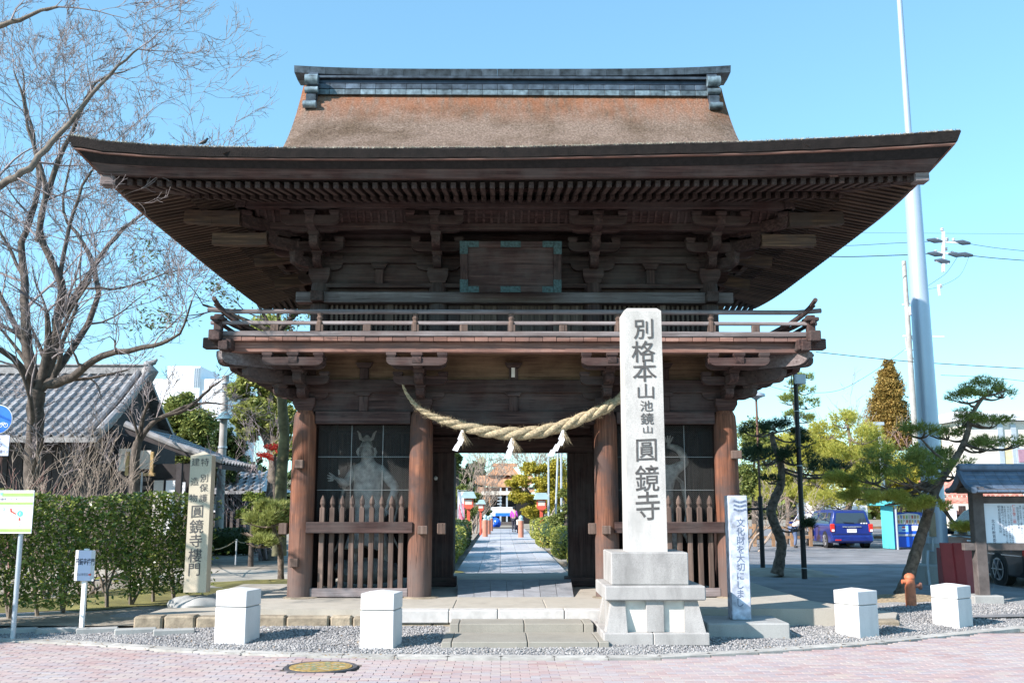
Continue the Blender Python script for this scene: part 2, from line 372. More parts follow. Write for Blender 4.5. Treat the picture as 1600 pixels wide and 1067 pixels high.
# kerb / gutter stones
kerb=thing('kerb','long curved line of grey concrete gutter stones between the brick road and the gravel','kerb',(0,12,0)); 
kerb['kind']='structure'; del kerb['category']; del kerb['label']
for i in range(-24,24):
    xa=i*.6; xb=xa+.6; 
    ya,yb=kl(xa),kl(xb); wd=.24 ; b=MB()
    vs=[(xa+.004,ya),(xb-.004,yb),(xb-.004,yb+wd),(xa+.004,ya+wd)]
    b.prism([vs[0],vs[1],vs[2],vs[3]],-.04,.012,'z'); b.build('kerb_stone',m_kerb,kerb,fix=True)
    # flat dark triangle at the joint, painted as the shade of a drain notch
    if -9<i<9:
        k=MB(); k.add([(xb-.035,yb+.08,.0135),(xb+.03,yb+.09,.0135),(xb+.005,yb+.15,.0135)],[(0,1,2)]); k.build('notch_shade',m_dark,kerb)
# gravel bed with real pebbles
gb=MB(); xs=[-14+i*.5 for i in range(61)]
rows=[.2,.7,1.3,1.9,2.3,3.4]
V=[];Fq=[]
for r_,dy in enumerate(rows):
    for x in xs: y=kl(x)+dy-.01; V.append((x,y,gh(y,x)-.012+.008*math.sin(x*3+dy*5)))
Fq=[(r_*61+i,r_*61+i+1,(r_+1)*61+i+1,(r_+1)*61+i) for r_ in range(len(rows)-1) for i in range(60)]
m_gravel=plain('gravel_bed_material',(.30,.30,.29),.95,var=.5,scale=35,bmp=1,bs=90)
npobj('gravel_bed',V,Fq,m_gravel,None,kind='structure')
def pebbles(name,N,xr,yf,size,mat,seed=1,mask=None):
    g=np.random.RandomState(seed); X=g.uniform(xr[0],xr[1],N); T=g.rand(N); Y=np.array([yf(x)[0] for x in X]); Y1=np.array([yf(x)[1] for x in X]); Y=Y+(Y1-Y)*T
    if mask is not None:
        k=mask(X,Y); X=X[k];Y=Y[k];N=len(X)
    Z=np.array([gh(y,x) for x,y in zip(X,Y)])-.006
    O=np.array([(1,0,0),(-1,0,0),(0,1,0),(0,-1,0),(0,0,.7),(0,0,-.5)],float)
    s=size*(.6+.9*g.rand(N,1,1)); V=O[None]*s*(.7+.6*g.rand(N,1,3)); V=V+g.normal(scale=size*.12,size=V.shape)
    an=g.rand(N)*6.28; c,sn=np.cos(an)[:,None],np.sin(an)[:,None]; x=V[:,:,0]*c-V[:,:,1]*sn; y=V[:,:,0]*sn+V[:,:,1]*c
    V=np.stack([x+X[:,None],y+Y[:,None],V[:,:,2]+Z[:,None]],-1).reshape(-1,3)
    Fo=np.array([(0,2,4),(2,1,4),(1,3,4),(3,0,4),(2,0,5),(1,2,5),(3,1,5),(0,3,5)]); Fc=(np.arange(N)[:,None,None]*6+Fo[None]).reshape(-1,3)
    return npobj(name,V,Fc,mat,None,kind='stuff')
m_peb=leafmat('pebble_stone',[(.1,(.09,.09,.10)),(.4,(.22,.22,.225)),(.7,(.34,.335,.33)),(1,(.52,.51,.49))],.9,0)
pebbles('gravel',42000,(-7.5,8.5),lambda x:(kl(x)+.24,min(kl(x)+2.6,13.83) if x<4 else kl(x)+2.9),.0135,m_peb,3,lambda X,Y:~((X>-.74)&(X<1.33)&(Y>12.27)))
sheet('parking_lot',[(4.75,14.8),(60,22),(60,75),(3.2,75),(3.2,21.6),(4.75,20.5)],.06,m_asph)
sheet('garden_ground',[(-60,13.95),(-3.9,13.95),(-3.9,21.6),(-1.3,21.7),(-1.3,75),(-60,75)],.09,m_earth)
sheet('side_path_left',[(-4.9,14.0),(-3.75,14.0),(-3.75,21),(-5.2,25),(-14,27.5),(-14,24.5),(-6.2,22)],.115,m_conc)
def lump(name,cx,cy,rx,ry,h,mat,z=.06,seed=0,kind='structure'):
    g=random.Random(seed); ph=[g.uniform(0,6) for _ in range(4)]
    b=MB(); nr,na=7,36
    def fn(a,t):
        an=a*2*math.pi; k=1+.13*math.sin(3*an+ph[0])+.09*math.sin(5*an+ph[1])+.06*math.sin(9*an+ph[2]); q=t
        return (cx+rx*k*q*math.cos(an),cy+ry*k*q*math.sin(an),z+h*(1-q*q)+.02*math.sin(q*9+an*4)*(1-q))
    b.grid(fn,na,nr); return b.build(name,mat,None,smooth=True,kind=kind)
lump('moss_patch',-6.1,18.4,1.6,2.2,.06,m_moss,.10,1); lump('moss_patch',-4.7,20.7,1.3,1.6,.08,m_moss,.10,2)
lump('moss_patch',-9.,16.6,2.2,1.8,.05,m_moss,.10,3); lump('moss_patch',-2.7,24.6,1.5,2.3,.05,m_moss,.10,4)
m_litter=plain('pine_litter',(.30,.235,.15),.95,var=.45,scale=22,bmp=1,bs=70)
lump('tree_mound',gz(1420,935,.1).x,gz(1420,935,.1).y+.1,.95,.8,.10,m_litter,.06,5)
lump('tree_mound',gz(1215,893,.1).x,gz(1215,893,.1).y-.1,1.35,1.3,.14,m_earth,.055,6)
# ---------------------------------------------------------------- stone platform and steps
m_gran=plain('pale_granite',(.50,.49,.47),.85,var=.14,scale=9,bmp=.35,bs=160,spread=.06)
m_mon=speck('monument_granite',(.52,.505,.475),.4,.6,130); m_mon2=speck('monument_base_granite',(.37,.36,.345),.4,.75,130)
m_old=plain('brown_kerb_stone',(.28,.235,.17),.92,var=.4,scale=7,bmp=.8,bs=40,spread=.25)
m_slab=speck('pebbled_slab',(.29,.275,.235),.35,.25,160)
plat=thing('x','x','x',(0,14,0)); plat.name='stone_platform'; del plat['label']; del plat['category']; plat['kind']='structure'; ORG['stone_platform']=Vector((0,14,0))
b=MB(); b.box(-3.75,14.02,-.04,4.6,21.3,.296); b.build('platform_fill',m_conc,plat)
b=MB(); b.box(-4.9,14.12,-.04,-3.76,19.5,.215); b.build('apron_slab',m_conc,plat)
b=MB(); b.prism([(4.61,14.3),(5.6,14.5),(5.9,15.2),(5.2,17),(4.61,19)],-.04,.12,'z'); b.build('apron_slab',m_conc,plat,fix=True)
x=-1.42
for wd in (.72,.66,.9,.85,.72):      # granite edge of the platform
    b=MB(); b.box(x+.004,13.82,.13,x+wd-.004,14.08,.302,.012); b.build('edge_stone',m_gran,plat); x+=wd
x=-1.42
for wd in (.5,.55,.6,.7,.75,.75):
    b=MB(); b.box(x+.006,13.85,.0,x+wd-.006,14.1,.126,.02); b.build('footing_stone',m_old,plat); x+=wd
x=-4.95
while x<-1.43:
    wd=rng.uniform(.3,.62); wd=min(wd,-1.43-x); top=.218+rng.uniform(-.012,.012); b=MB(); b.box(x+.008,13.84+rng.uniform(0,.03),.02,x+wd-.008,14.13,top,.025); b.build('edge_stone',m_old,plat); x+=wd+.001
x=2.45
while x<5.35:
    wd=rng.uniform(.34,.6); y0=13.95+.1*(x-2.4) ; b=MB(); b.box(x+.008,y0,.0,x+wd-.008,y0+.33,.17-.02*(x-2.4),.025); b.build('edge_stone',m_old,plat); x+=wd
for (xa,xb) in ((-1.4,-.66),(-.65,.62),(.63,1.95),(1.96,3.0)):
    b=MB(); b.box(xa+.004,14.085,.25,xb-.004,15.32,.304,.004); b.build('paving_slab',m_conc,plat)
# sloping stone ramp up to the door sill
for i in range(7):
    xa=-.67+i*.257; xb=xa+.25; k=MB(); dz=rng.uniform(-.004,.004)
    t0=xa-.03*(xa-.2)*-1; k.add([(xa,15.8,.308+dz),(xb,15.8,.308+dz),(xb+(xb-.2)*.08,17.45,.44+dz),(xa+(xa-.2)*.08,17.45,.44+dz),(xa,15.8,.2),(xb,15.8,.2),(xb+(xb-.2)*.08,17.45,.2),(xa+(xa-.2)*.08,17.45,.2)],[(0,1,2,3),(4,7,6,5),(0,4,5,1),(1,5,6,2),(2,6,7,3),(3,7,4,0)])
    k.build('ramp_slab',plain('slate',(.27,.28,.30),.75,var=.2,scale=5,bmp=.3,bs=80,spread=.12) if i==0 else bpy.data.materials['slate'],plat)
steps=thing('stone_steps','low pebbled stone steps of two treads in front of the wooden gate','steps',(.25,12.8,0))
for nm,xa,xb,y0,y1,z0,z1,sp in (('lower_tread',-.71,1.3,12.3,13.24,-.02,.085,.32),('upper_tread',-.66,1.2,13.245,13.81,.0,.19,.3)):
    for a,c in ((xa,xa+.12),(xa+.125,sp),(sp+.006,xb-.13),(xb-.125,xb)):
        b=MB(); b.box(a,y0,z0,c-.004,y1,z1,.008); b.build(nm,m_slab,steps)
# manhole
mh=thing('manhole_cover','round manhole cover with worn yellow painted pattern set in the brick road','manhole cover',(-1.92,11.05,0))
b=MB(); b.lathe([(.45,-.02),(.45,.002),(.405,.002),(.40,-.004)],(-1.92,11.05,0),40); b.build('outer_ring',plain('cast_iron',(.10,.10,.11),.6,metal=.3,var=.3,scale=40),mh)
b=MB(); b.lathe([(.385,-.02),(.385,.003),(.33,.003)],(-1.92,11.05,0),40); b.build('inner_disc',plain('yellow_enamel',(.36,.25,.085),.6,var=.6,scale=22),mh)
m_pal=plain('enamel_pale',(.42,.38,.27),.5,var=.2); m_grn=plain('enamel_green',(.2,.3,.2),.5,var=.3)
for k in range(12):
    a=k*math.pi/6; b=MB(); r0,r1=.1,.31
    for t in range(3):
        rr=r0+t*.085; c=Vector((-1.92+math.cos(a+t*.2)*rr,11.05+math.sin(a+t*.2)*rr,.0045)); q=.03+.008*t
        b.add([c+Vector((-q,-q*.6,0)),c+Vector((q,-q*.4,0)),c+Vector((q*.7,q*.7,0)),c+Vector((-q*.6,q*.8,0))],[(0,1,2,3)])
    b.build('petal_mark',m_pal if k%2 else m_grn,mh)
mh.scale=(.86,.86,1)
# ================================================================ GATE
CX=.21; YF,YM,YR=15.75,18.,20.25; COLX=[-3.10,-1.26,1.65,3.55]
gate=thing('temple_gate','large two storey wooden temple gate with thatched bark roof and balcony','gate',(CX,YM,.3))
def P(b,name,mat,**k): return b.build(name,mat,gate,**k)
def PB(name,mat,x0,y0,z0,x1,y1,z1,c=.008,**k): b=MB(); b.box(x0,y0,z0,x1,y1,z1,c); return b.build(name,mat,gate,**k)
# pillars
prof=[(.187,0),(.189,.6),(.186,1.9),(.18,2.6),(.168,2.78),(.13,2.86),(.128,2.865)]
for y in (YF,YM,YR):
    for i,x in enumerate(COLX):
        b=MB(); b.lathe([(r,z+.30) for r,z in prof],(x,y,0),28); 
        if y==YM and i in (1,2): continue
        P(b,'pillar',wpil if y==YF else wdz,smooth=True)
        if y==YF:
            g=random.Random(i); r=MB(); N=12
            # natural base stone
            r.lathe([(.30,.22),(.31,.28),(.26,.312),(.2,.316)],(x+.03,y-.03,0),11); P(r,'base_stone',m_old,smooth=True)
# tie beams: head, bottom and mid (left, centre, right bays)
for y in (YF,YM,YR):
    for a,c in zip(COLX,COLX[1:]):
        if y==YM and a==COLX[1]: continue
        PB('head_beam',wdx,a+.17,y-.07,2.96,c-.17,y+.07,3.155)
for y in (YF,YR):
    for a,c in ((COLX[0],COLX[1]),(COLX[2],COLX[3])):
        PB('mid_rail',wdx if y==YR else bpy.data.materials['weathered_wood_x'],a+.10,y-.20,1.27,c-.10,y-.06,1.44)
        PB('sill_beam',wgx,a+.17,y-.09,.31,c-.17,y+.07,.44)
# beam ends poking through the pillars, small iron/wood plugs
for x,z,s in ((-3.12,2.32,.13),(-3.15,.83,.13),(3.66,2.47,.16),(3.58,1.32,.14),(-1.2,1.32,.15),(1.62,1.32,.13)):
    PB('beam_nose',wgz,x-s/2,YF-.27,z-.065,x+s/2,YF-.15,z+.065,.01)
for x in (-3.38,-.93,1.42): PB('beam_nose',wgz,x-.06,YF-.08,1.25,x+.07,YF+.06,1.42,.01)
# pickets with carved tips
def picket(x,y):
    b=MB(); w=.038; b.box(x-w,y-w,.43,x+w,y+w,1.66,.006)
    b.lathe([(.030,1.655),(.026,1.68),(.044,1.72),(.036,1.78),(.004,1.85)],(x,y,0),8); return b
for (a,c) in ((COLX[0],COLX[1]),(COLX[2],COLX[3])):
    xa=a+.23; xb=c-.23
    for i in range(9):
        P(picket(xa+(xb-xa)*(i+.35)/9.0+ .04,YF-.03),'picket',wgz)
# wire screens
m_wire=plain('galvanised_wire',(.17,.175,.17),.5,metal=.4,var=.1)
for (a,c) in ((COLX[0],COLX[1]),(COLX[2],COLX[3])):
    x0,x1,z0,z1=a+.2,c-.18,1.44,2.95; y=YF+.13; st=.032; segs=[]
    W=x1-x0;Hh=z1-z0; k=-Hh
    while k<W:
        # line x=k+t, z=t   clipped
        t0=max(0,-k); t1=min(Hh,W-k)
        if t1>t0:
            segs.append([(x0+k+t0,y,z0+t0),(x0+k+t1,y,z0+t1)]); segs.append([(x1-k-t0,y+.002,z0+t0),(x1-k-t1,y+.002,z0+t1)])
        k+=st
    V,Fc=tubes(np.array(segs),np.full((len(segs),2),.0015),3); npobj('wire_mesh',V,Fc,m_wire,gate,kind='stuff')
    for q in (.36,.70): b=MB(); b.box(x0+W*q-.006,y-.014,z0,x0+W*q+.006,y-.004,z1); P(b,'screen_bar',m_wire)
    for zz in (1.93,2.45): b=MB(); b.box(x0,y-.016,zz-.006,x1,y-.006,zz+.006); P(b,'screen_bar',m_wire)
# rooms of the guardians: side, back and inner walls
for xa,xb in ((COLX[0],COLX[1]),(COLX[2],COLX[3])):
    b=MB(); n=9
    for i in range(n):
        u0=xa+.18+(xb-xa-.36)*i/n; b2=MB(); b2.box(u0+.002,YM-.02+rng.uniform(-.003,.003),.44,u0+(xb-xa-.36)/n-.002,YM+.03,2.96); P(b2,'wall_board',wdz)
for x in (COLX[0],COLX[1],COLX[2],COLX[3]):
    for y0,y1 in ((YF,YM),(YM,YR)):
        n=8
        for i in range(n):
            v0=y0+.18+(y1-y0-.36)*i/n; b2=MB(); b2.box(x-.02+rng.uniform(-.003,.003),v0+.002,.34,x+.025,v0+(y1-y0-.36)/n-.002,2.96); P(b2,'wall_board',wdz)
        for z0,z1 in ((2.96,3.155),(1.27,1.42)): PB('side_beam',wdy,x-.06,y0+.17,z0,x+.06,y1-.17,z1)
# doorway in the middle row
PB('door_post',wdz,-1.42,YM-.15,.3,-.84,YM+.12,2.62,.01); PB('door_post',wdz,1.19,YM-.15,.3,1.80,YM+.12,2.62,.01)
PB('door_lintel',wdx,-1.44,YM-.18,2.625,1.82,YM+.16,2.90,.01); PB('door_lintel',wdx,-1.4,YM-.10,2.905,1.78,YM+.10,3.15,.01)
PB('door_sill',wdx,-1.3,YM-.25,.30,-.78,YM+.12,.46,.01); PB('door_sill',wdx,1.12,YM-.25,.30,1.7,YM+.12,.46,.01)
PB('door_leaf',wdy,-.93,YM+.17,.45,-.87,YM+1.35,2.6,.008); PB('door_leaf',wdy,1.27,YM+.17,.45,1.33,YM+1.35,2.6,.008)
PB('passage_ceiling',wdx,COLX[0]-.1,YF+.08,3.16,COLX[3]+.1,YR,3.2,0)
PB('passage_beam',wdx,-1.1,YF+.9,2.98,1.5,YF+1.08,3.155)
m_wtag=plain('white_tag',(.8,.78,.72),.6)
b=MB(); b.lathe([(.0,0),(.03,.01),(.035,.05),(.0,.08)],(-1.16,YM-.19,2.13),10); P(b,'small_white_ornament',m_wtag)
# lower frieze wall
PB('frieze_board',wdx,COLX[0],YF-.01,3.155,COLX[3],YF+.03,3.46,0)
PB('frieze_beam',wdx,COLX[0]-.35,YF-.08,3.455,COLX[3]+.35,YF+.05,3.66)
PB('frieze_board',wbr,COLX[0],YF+.0,3.66,COLX[3],YF+.04,4.05,0)
for a,c in zip(COLX,COLX[1:]):
    mid=(a+c)/2
    PB('strut',wdz,mid-.07,YF-.05,3.157,mid+.07,YF+.0,3.40); b=MB(); b.prism([(mid-.09,3.4),(mid+.09,3.4),(mid+.13,3.455),(mid-.13,3.455)],YF-.09,YF+.02,'y'); P(b,'strut_cap',wdx,fix=True)
    PB('strut',wdz,mid-.07,YF-.05,3.66,mid+.07,YF-.001,3.85); b=MB(); b.prism([(mid-.09,3.85),(mid+.09,3.85),(mid+.14,3.93),(mid-.14,3.93)],YF-.09,YF+.02,'y'); P(b,'strut_cap',wdx,fix=True)
PB('name_tag',m_wtag,.16,YF-.075,3.70,.215,YF-.055,3.86,0)
for x in (COLX[0],COLX[3]):
    PB('side_frieze',wdy,x-.03,YF,3.155,x+.03,YR,4.05,0); PB('side_frieze_beam',wdy,x-.08,YF-.35,3.457,x+.08,YR+.3,3.655)
PB('rear_frieze',wdx,COLX[0],YR-.03,3.155,COLX[3],YR+.03,4.05,0)
# --- bracket pieces
def arm(p0,p1,w,h,curve=.45,two=False):
    """bracket arm from p0 to p1 (top at p.z+h/2) whose end(s) sweep up in a rounded curve"""
    p0=Vector(p0);p1=Vector(p1); L=(p1-p0).length; d=(p1-p0).normalized(); s=Vector((-d.y,d.x,0)); c=min(h*.95,L*.4)
    pr=[(0,h/2),(L,h/2),(L,0.12*h)]+[(L-c*(1-math.cos(a)),-h*.5+ (h*.62)*(1-math.sin(a))) for a in (R(25),R(50),R(75))]+[(L-c-.02,-h/2)]
    if two: pr+=[(c+.02,-h/2)]+[(c*(1-math.cos(a)),-h*.5+(h*.62)*(1-math.sin(a))) for a in (R(75),R(50),R(25))]+[(0,.12*h)]
    else: pr+=[(0,-h/2)]
    b=MB(); n=len(pr); vs=[p0+d*a+Vector((0,0,z))-s*(w/2) for a,z in pr]+[p0+d*a+Vector((0,0,z))+s*(w/2) for a,z in pr]
    b.add(vs,[tuple(range(n)),tuple(range(2*n-1,n-1,-1))]+[(i,i+n,(i+1)%n+n,(i+1)%n) for i in range(n)]); return b
def block(x,y,z0,z1,w,ang=0):
    zc=z0+(z1-z0)*.5; k=.72; b=MB(); vs=[]
    for z,s in ((z0,k*w/2),(zc,w/2),(z1,w/2)):
        for i,j in ((-1,-1),(1,-1),(1,1),(-1,1)):
            X=i*s;Y=j*s; vs.append((x+X*math.cos(ang)-Y*math.sin(ang),y+X*math.sin(ang)+Y*math.cos(ang),z))
    fs=[(3,2,1,0),(8,9,10,11)]+[(l*4+i,l*4+(i+1)%4,l*4+4+(i+1)%4,l*4+4+i) for l in (0,1) for i in range(4)]
    return b.add(vs,fs)
DONE=set()
def bracket(x,y,zb,zt,step,o,lat,nst=3,w=.13,corner=False,mats=(wdx,wdy)):
    """o: outward unit vector; lat: lateral unit vector"""
    o=Vector((*o,0)); lat=Vector((*lat,0)); c=Vector((x,y,0)); hh=(zt-zb); ang=math.atan2(o.y,o.x)+math.pi/2
    ma,mo=(wdx,wdy) if abs(o.y)>.5 else (wdy,wdx)
    key=(round(x,2),round(y,2),round(zb,1))
    if key not in DONE: DONE.add(key); P(block(x,y,zb,zb+hh*.25,.34,0),'bearing_block',wdx)
    ah=hh*.17; z=zb+hh*.25; tier=(hh*.75)/nst
    for s in range(nst):
        zc=z+tier*s+ah/2-.01; pz=Vector((0,0,zc)); k=step*(s+1); dia=1.38 if corner else 1
        # outward arm
        pz=Vector((0,0,zc+(.004 if corner else (.002 if abs(o.x)>.5 else 0)))); P(arm(c+pz-o*.15,c+pz+o*(k*dia+.08),w,ah),'bracket_arm',mo)
        # lateral arm at this step's plane
        q=c+o*(k*dia if s else 0)+pz; L=.42 if s else .36
        if not corner:
            q=c+o*(step*s)+pz
            P(arm(q-lat*L,q+lat*L,w*.9,ah,two=True),'bracket_arm',ma)
            for t in (-1,0,1):
                e=q+lat*(L-.07)*t
                if t==0 and s==0: continue
                P(block(e.x,e.y,zc+ah/2,zc+tier-ah/2+.005,.15,ang),'bearing_block',wdx)
        e=c+o*(k*dia); P(block(e.x,e.y,zc+ah/2,zc+tier-ah/2+.005,.17,ang),'bearing_block',wdx)
    if not corner:
        q=c+o*(step*nst)+Vector((0,0,zt-ah/2-.07)); P(arm(q-lat*.45,q+lat*.45,w*.9,ah*.9,two=True),'bracket_arm',ma)
        for t in (-1,0,1): e=q+lat*.38*t; P(block(e.x,e.y,zt-.075,zt,.15,ang),'bearing_block',wdx)
r2=math.sqrt(.5)
def bracket_rows(xs,yf,ym,yr,zb,zt,step,nst=3):
    for x in xs: bracket(x,yf,zb,zt,step,(0,-1),(1,0),nst)
    for sx,x in ((-1,xs[0]),(1,xs[-1])):
        for y in (yf,ym,yr): bracket(x,y,zb,zt,step,(sx,0),(0,1),nst)
        bracket(x,yf,zb,zt,step,(sx*r2,-r2),(r2,sx*r2),nst,.14,True)
bracket_rows(COLX,YF,YM,YR,3.165,3.94,.35)
# --- balcony: plane y=14.62, half width 4.5
BX0,BX1,BY=CX-4.42,CX+4.42,14.62
PB('balcony_beam',wred,BX0+.12,BY+.06,3.94,BX1-.12,BY+.20,4.10,.01)
for sx,x in ((-1,BX0),(1,BX1)): PB('balcony_side_beam',wdy,x+(.06 if sx<0 else -.2),BY-.2,3.94,x+(.2 if sx<0 else -.06),2*YM-BY,4.08,.01)
n=44; dx=(BX1-BX0+.1)/n      # floor boards, their ends seen in a row along the edge
for i in range(n):
    x0=BX0-.05+i*dx; PB('floor_board',wred,x0+.003,BY-.03+rng.uniform(-.004,.004),4.10,x0+dx-.003,YF+.3,4.165,.003)
for sx,x in ((-1,BX0),(1,BX1)):
    for i in range(14):
        y0=YF+.31+i*.36; a,c=(x-.05,COLX[0]+.1) if sx<0 else (COLX[3]-.1,x+.05); PB('floor_board',wred,a,y0,4.10,c,y0+.35,4.16,.003)
    y0=YF+.31+14*.36
PB('floor_board_field',wred,BX0-.04,YR+.56,4.1,BX1+.04,2*YM-BY+.03,4.16,.003)
PB('underfloor',wbr,COLX[0]-.0,BY+.22,4.04,COLX[3]+.0,YF,4.098,0)
for sx in (-1,1):
    a,c=(BX0+.2,COLX[0]) if sx<0 else (COLX[3],BX1-.2); PB('underfloor',wdy,a,BY+.22,4.04,c,YR+.8,4.098,0)
# rails, front and sides (front ones run past the corner posts)
PB('ground_rail',wgx,BX0-.06,BY-.05,4.168,BX1+.06,BY+.06,4.245,.01)
def wob(x0,x1,y,z,r,nm,ext,lift):
    pts=[]; N=24
    for i in range(N+1):
        t=i/N; x=x0-ext+(x1-x0+2*ext)*t; e=max(0,(x0+.3-x)/(.3+ext),(x-x1+.3)/(.3+ext)); pts.append((x,y,z+lift*e*e))
    b=MB(); b.sweep(pts,r,8); P(b,nm,wgx,smooth=True)
wob(BX0,BX1,BY,4.545,.036,'top_rail',.17,.03)
b=MB(); b.box(BX0-.12,BY-.028,4.345,BX1+.10,BY+.028,4.40,.01); P(b,'middle_rail',wgx)
for sx,x in ((-1,BX0),(1,BX1)):
    YB=2*YM-BY
    PB('ground_rail',wdy,x-.05,BY-.12,4.171,x+.05,YB+.1,4.24,.01)
    b=MB(); b.box(x-.028,BY-.18,4.35,x+.028,YB+.1,4.40,.01); P(b,'middle_rail',wdy)
    # side top rail and its upward flying end that crosses the corner
    b=MB(); b.sweep([(x,YB+.1,4.56),(x,BY+.6,4.56),(x,BY+.15,4.58),(x,BY-.30,4.68)],.034,8); P(b,'top_rail',wdy,smooth=True)
    b=MB(); b.sweep([(x+sx*-.62,BY+.1,4.22),(x+sx*-.30,BY+.05,4.38),(x+sx*-.1,BY,4.52),(x+sx*.05,BY-.05,4.66)],[.03,.036,.036,.04],8); P(b,'corner_brace',wdz,smooth=True)
    b=MB(); b.sweep([(x+sx*-.50,BY+.16,4.22),(x+sx*-.22,BY+.1,4.34),(x+sx*-.02,BY+.02,4.44)],.033,8); P(b,'corner_brace',wdz,smooth=True)
    PB('corner_post',wdz,x-.06,BY-.06,4.05,x+.06,BY+.06,4.50,.01)
    PB('corner_cap',wdx,x-.10,BY-.12,4.40,x+.10,BY+.10,4.46,.01)
    PB('corner_log_end',wdy,x-.085,BY-.22,4.08,x+.085,BY+.2,4.24,.012)
    PB('corner_log_end',wdx,min(x+sx*-.2,x+sx*.22),BY-.02,3.99,max(x+sx*-.2,x+sx*.22),BY+.16,4.15,.012)
    PB('corner_log_end',wdy,x-sx*.17-.07,BY-.16,3.96,x-sx*.17+.07,BY+.3,4.12,.012)
    c=Vector((x,BY,0)); P(arm(Vector((x-sx*.75,BY+.75,3.86)),Vector((x-sx*.02,BY+.02,3.86)),.16,.2),'corner_arm',wgx)
    P(arm(Vector((x-sx*1.05,BY+1.05,3.66)),Vector((x-sx*.33,BY+.33,3.66)),.16,.19),'corner_arm',wdx)
m_=.5*(BX0+BX1)
for i,px in enumerate((430,500,574,649,725,799,880,966,1111,1180)):
    x=at(px,500,BY).x
    w=.045 if i%2 else .05
    if px in (500,649,799,966,1111):   # moulded baluster reaching the top rail
        b=MB(); b.lathe([(.055,4.245),(.055,4.38),(.035,4.41),(.05,4.45),(.035,4.48),(.05,4.515)],(x,BY,0),10); b.box(x-.055,BY-.045,4.245,x+.055,BY+.045,4.345)
        P(b,'baluster',wgz)
    else: PB('baluster',wgz,x-.06,BY-.035,4.245,x+.06,BY+.035,4.346)
for sx,x in ((-1,BX0),(1,BX1)):
    for k in range(1,7): y=BY+k*.95; PB('baluster',wdz,x-.04,y-.05,4.24,x+.04,y+.05,4.35)
# --- upper storey: columns inset .27
UX=[-2.97,-1.04,1.50,3.41]; UF,UM,UR=16.0,18.,20.0
for y in (UF,UM,UR):
    for x in UX:
        if y==UM and x in UX[1:3]: continue
        b=MB(); b.lathe([(.15,4.16),(.15,5.2),(.14,5.28)],(x,y,0),20); P(b,'upper_pillar',wdz,smooth=True)
PB('upper_tie_beam',wgx,UX[0]-.36,UF-.20,4.93,UX[3]+.36,UF+.0,5.105,.012)
PB('upper_tie_beam',wdx,UX[0]-.1,UF-.1,5.20,UX[3]+.1,UF+.05,5.27)
for x in (UX[0],UX[3]): PB('upper_tie_beam',wdy,x-.1,UF-.34,4.93,x+.1,UR+.3,5.10,.012)
for y,z0,z1 in ((UR,4.93,5.1),): PB('upper_tie_beam',wdx,UX[0]-.3,y,z0,UX[3]+.3,y+.15,z1)
# slatted windows and plank doors behind the rail
for a,c,kind in ((UX[0],UX[1],0),(UX[1],UX[2],1),(UX[2],UX[3],0)):
    n=20 if not kind else 11; xa,xb=a+.16,c-.16
    for i in range(n):
        u0=xa+(xb-xa)*i/n; wd=(xb-xa)/n
        if kind: PB('door_plank',wgz if i%4 else wdz,u0+.004,UF-.02+.015*(i%2),4.17,u0+wd-.004,UF+.03,4.92,.004)
        else: PB('window_slat',wgz,u0+wd*.25,UF-.03,4.17,u0+wd*.75,UF+.01,4.92,.003)
    PB('wall_panel',wdx,xa-.1,UF+.035,4.17,xb+.1,UF+.06,6.4,0)
    for u in ((.22,.80) if kind else (.62,)): PB('window_post',wgz,xa+(xb-xa)*u-.05,UF-.06,4.17,xa+(xb-xa)*u+.05,UF-.025,4.925,.004)
PB('wall_beam',wdx,UX[0],UF-.06,5.62,UX[3],UF+.03,5.74); PB('wall_beam',wdx,UX[0],UF-.06,5.9,UX[3],UF+.03,6.0)
for a,c in zip(UX,UX[1:]):
    for q in ((.5,) if c-a<2.1 else (.25,.75)):
        m=a+(c-a)*q; PB('strut',wdz,m-.07,UF-.05,5.275,m+.07,UF+.03,5.52); b=MB(); b.prism([(m-.09,5.52),(m+.09,5.52),(m+.14,5.61),(m-.14,5.61)],UF-.09,UF+.03,'y'); P(b,'strut_cap',wdx,fix=True)
for x in (UX[0],UX[3]): PB('side_wall',wdy,x-.03,UF,4.17,x+.03,UR,6.5,0)
PB('rear_wall',wdx,UX[0],UR-.03,4.17,UX[3],UR+.03,6.5,0)
bracket_rows(UX,UF,UM,UR,5.28,6.20,.35)
# long nosed beams reaching out at the flanks
for sx in (-1,1):
    def bx(px): return CX+(px-.0)*sx
    for (o0,o1,y,z0,z1,w,h) in ((4.25,5.1,14.93,6.06,6.08,.15,.21),(3.9,4.75,15.25,5.82,5.80,.15,.19),(3.5,4.42,16.6,5.95,5.78,.16,.20),(3.3,4.42,18.15,5.98,5.72,.16,.20),(3.3,4.35,20.0,5.98,5.7,.16,.2)):
        b=MB(); b.obox((bx(o0),y,z0),(bx((o0+o1)/2),y,(z0+z1)/2+.0),w,h); b.obox((bx((o0+o1)/2),y,(z0+z1)/2),(bx(o1),y,z1+.02),w,h,h1=h*.92); P(b,'tail_beam',wtail)
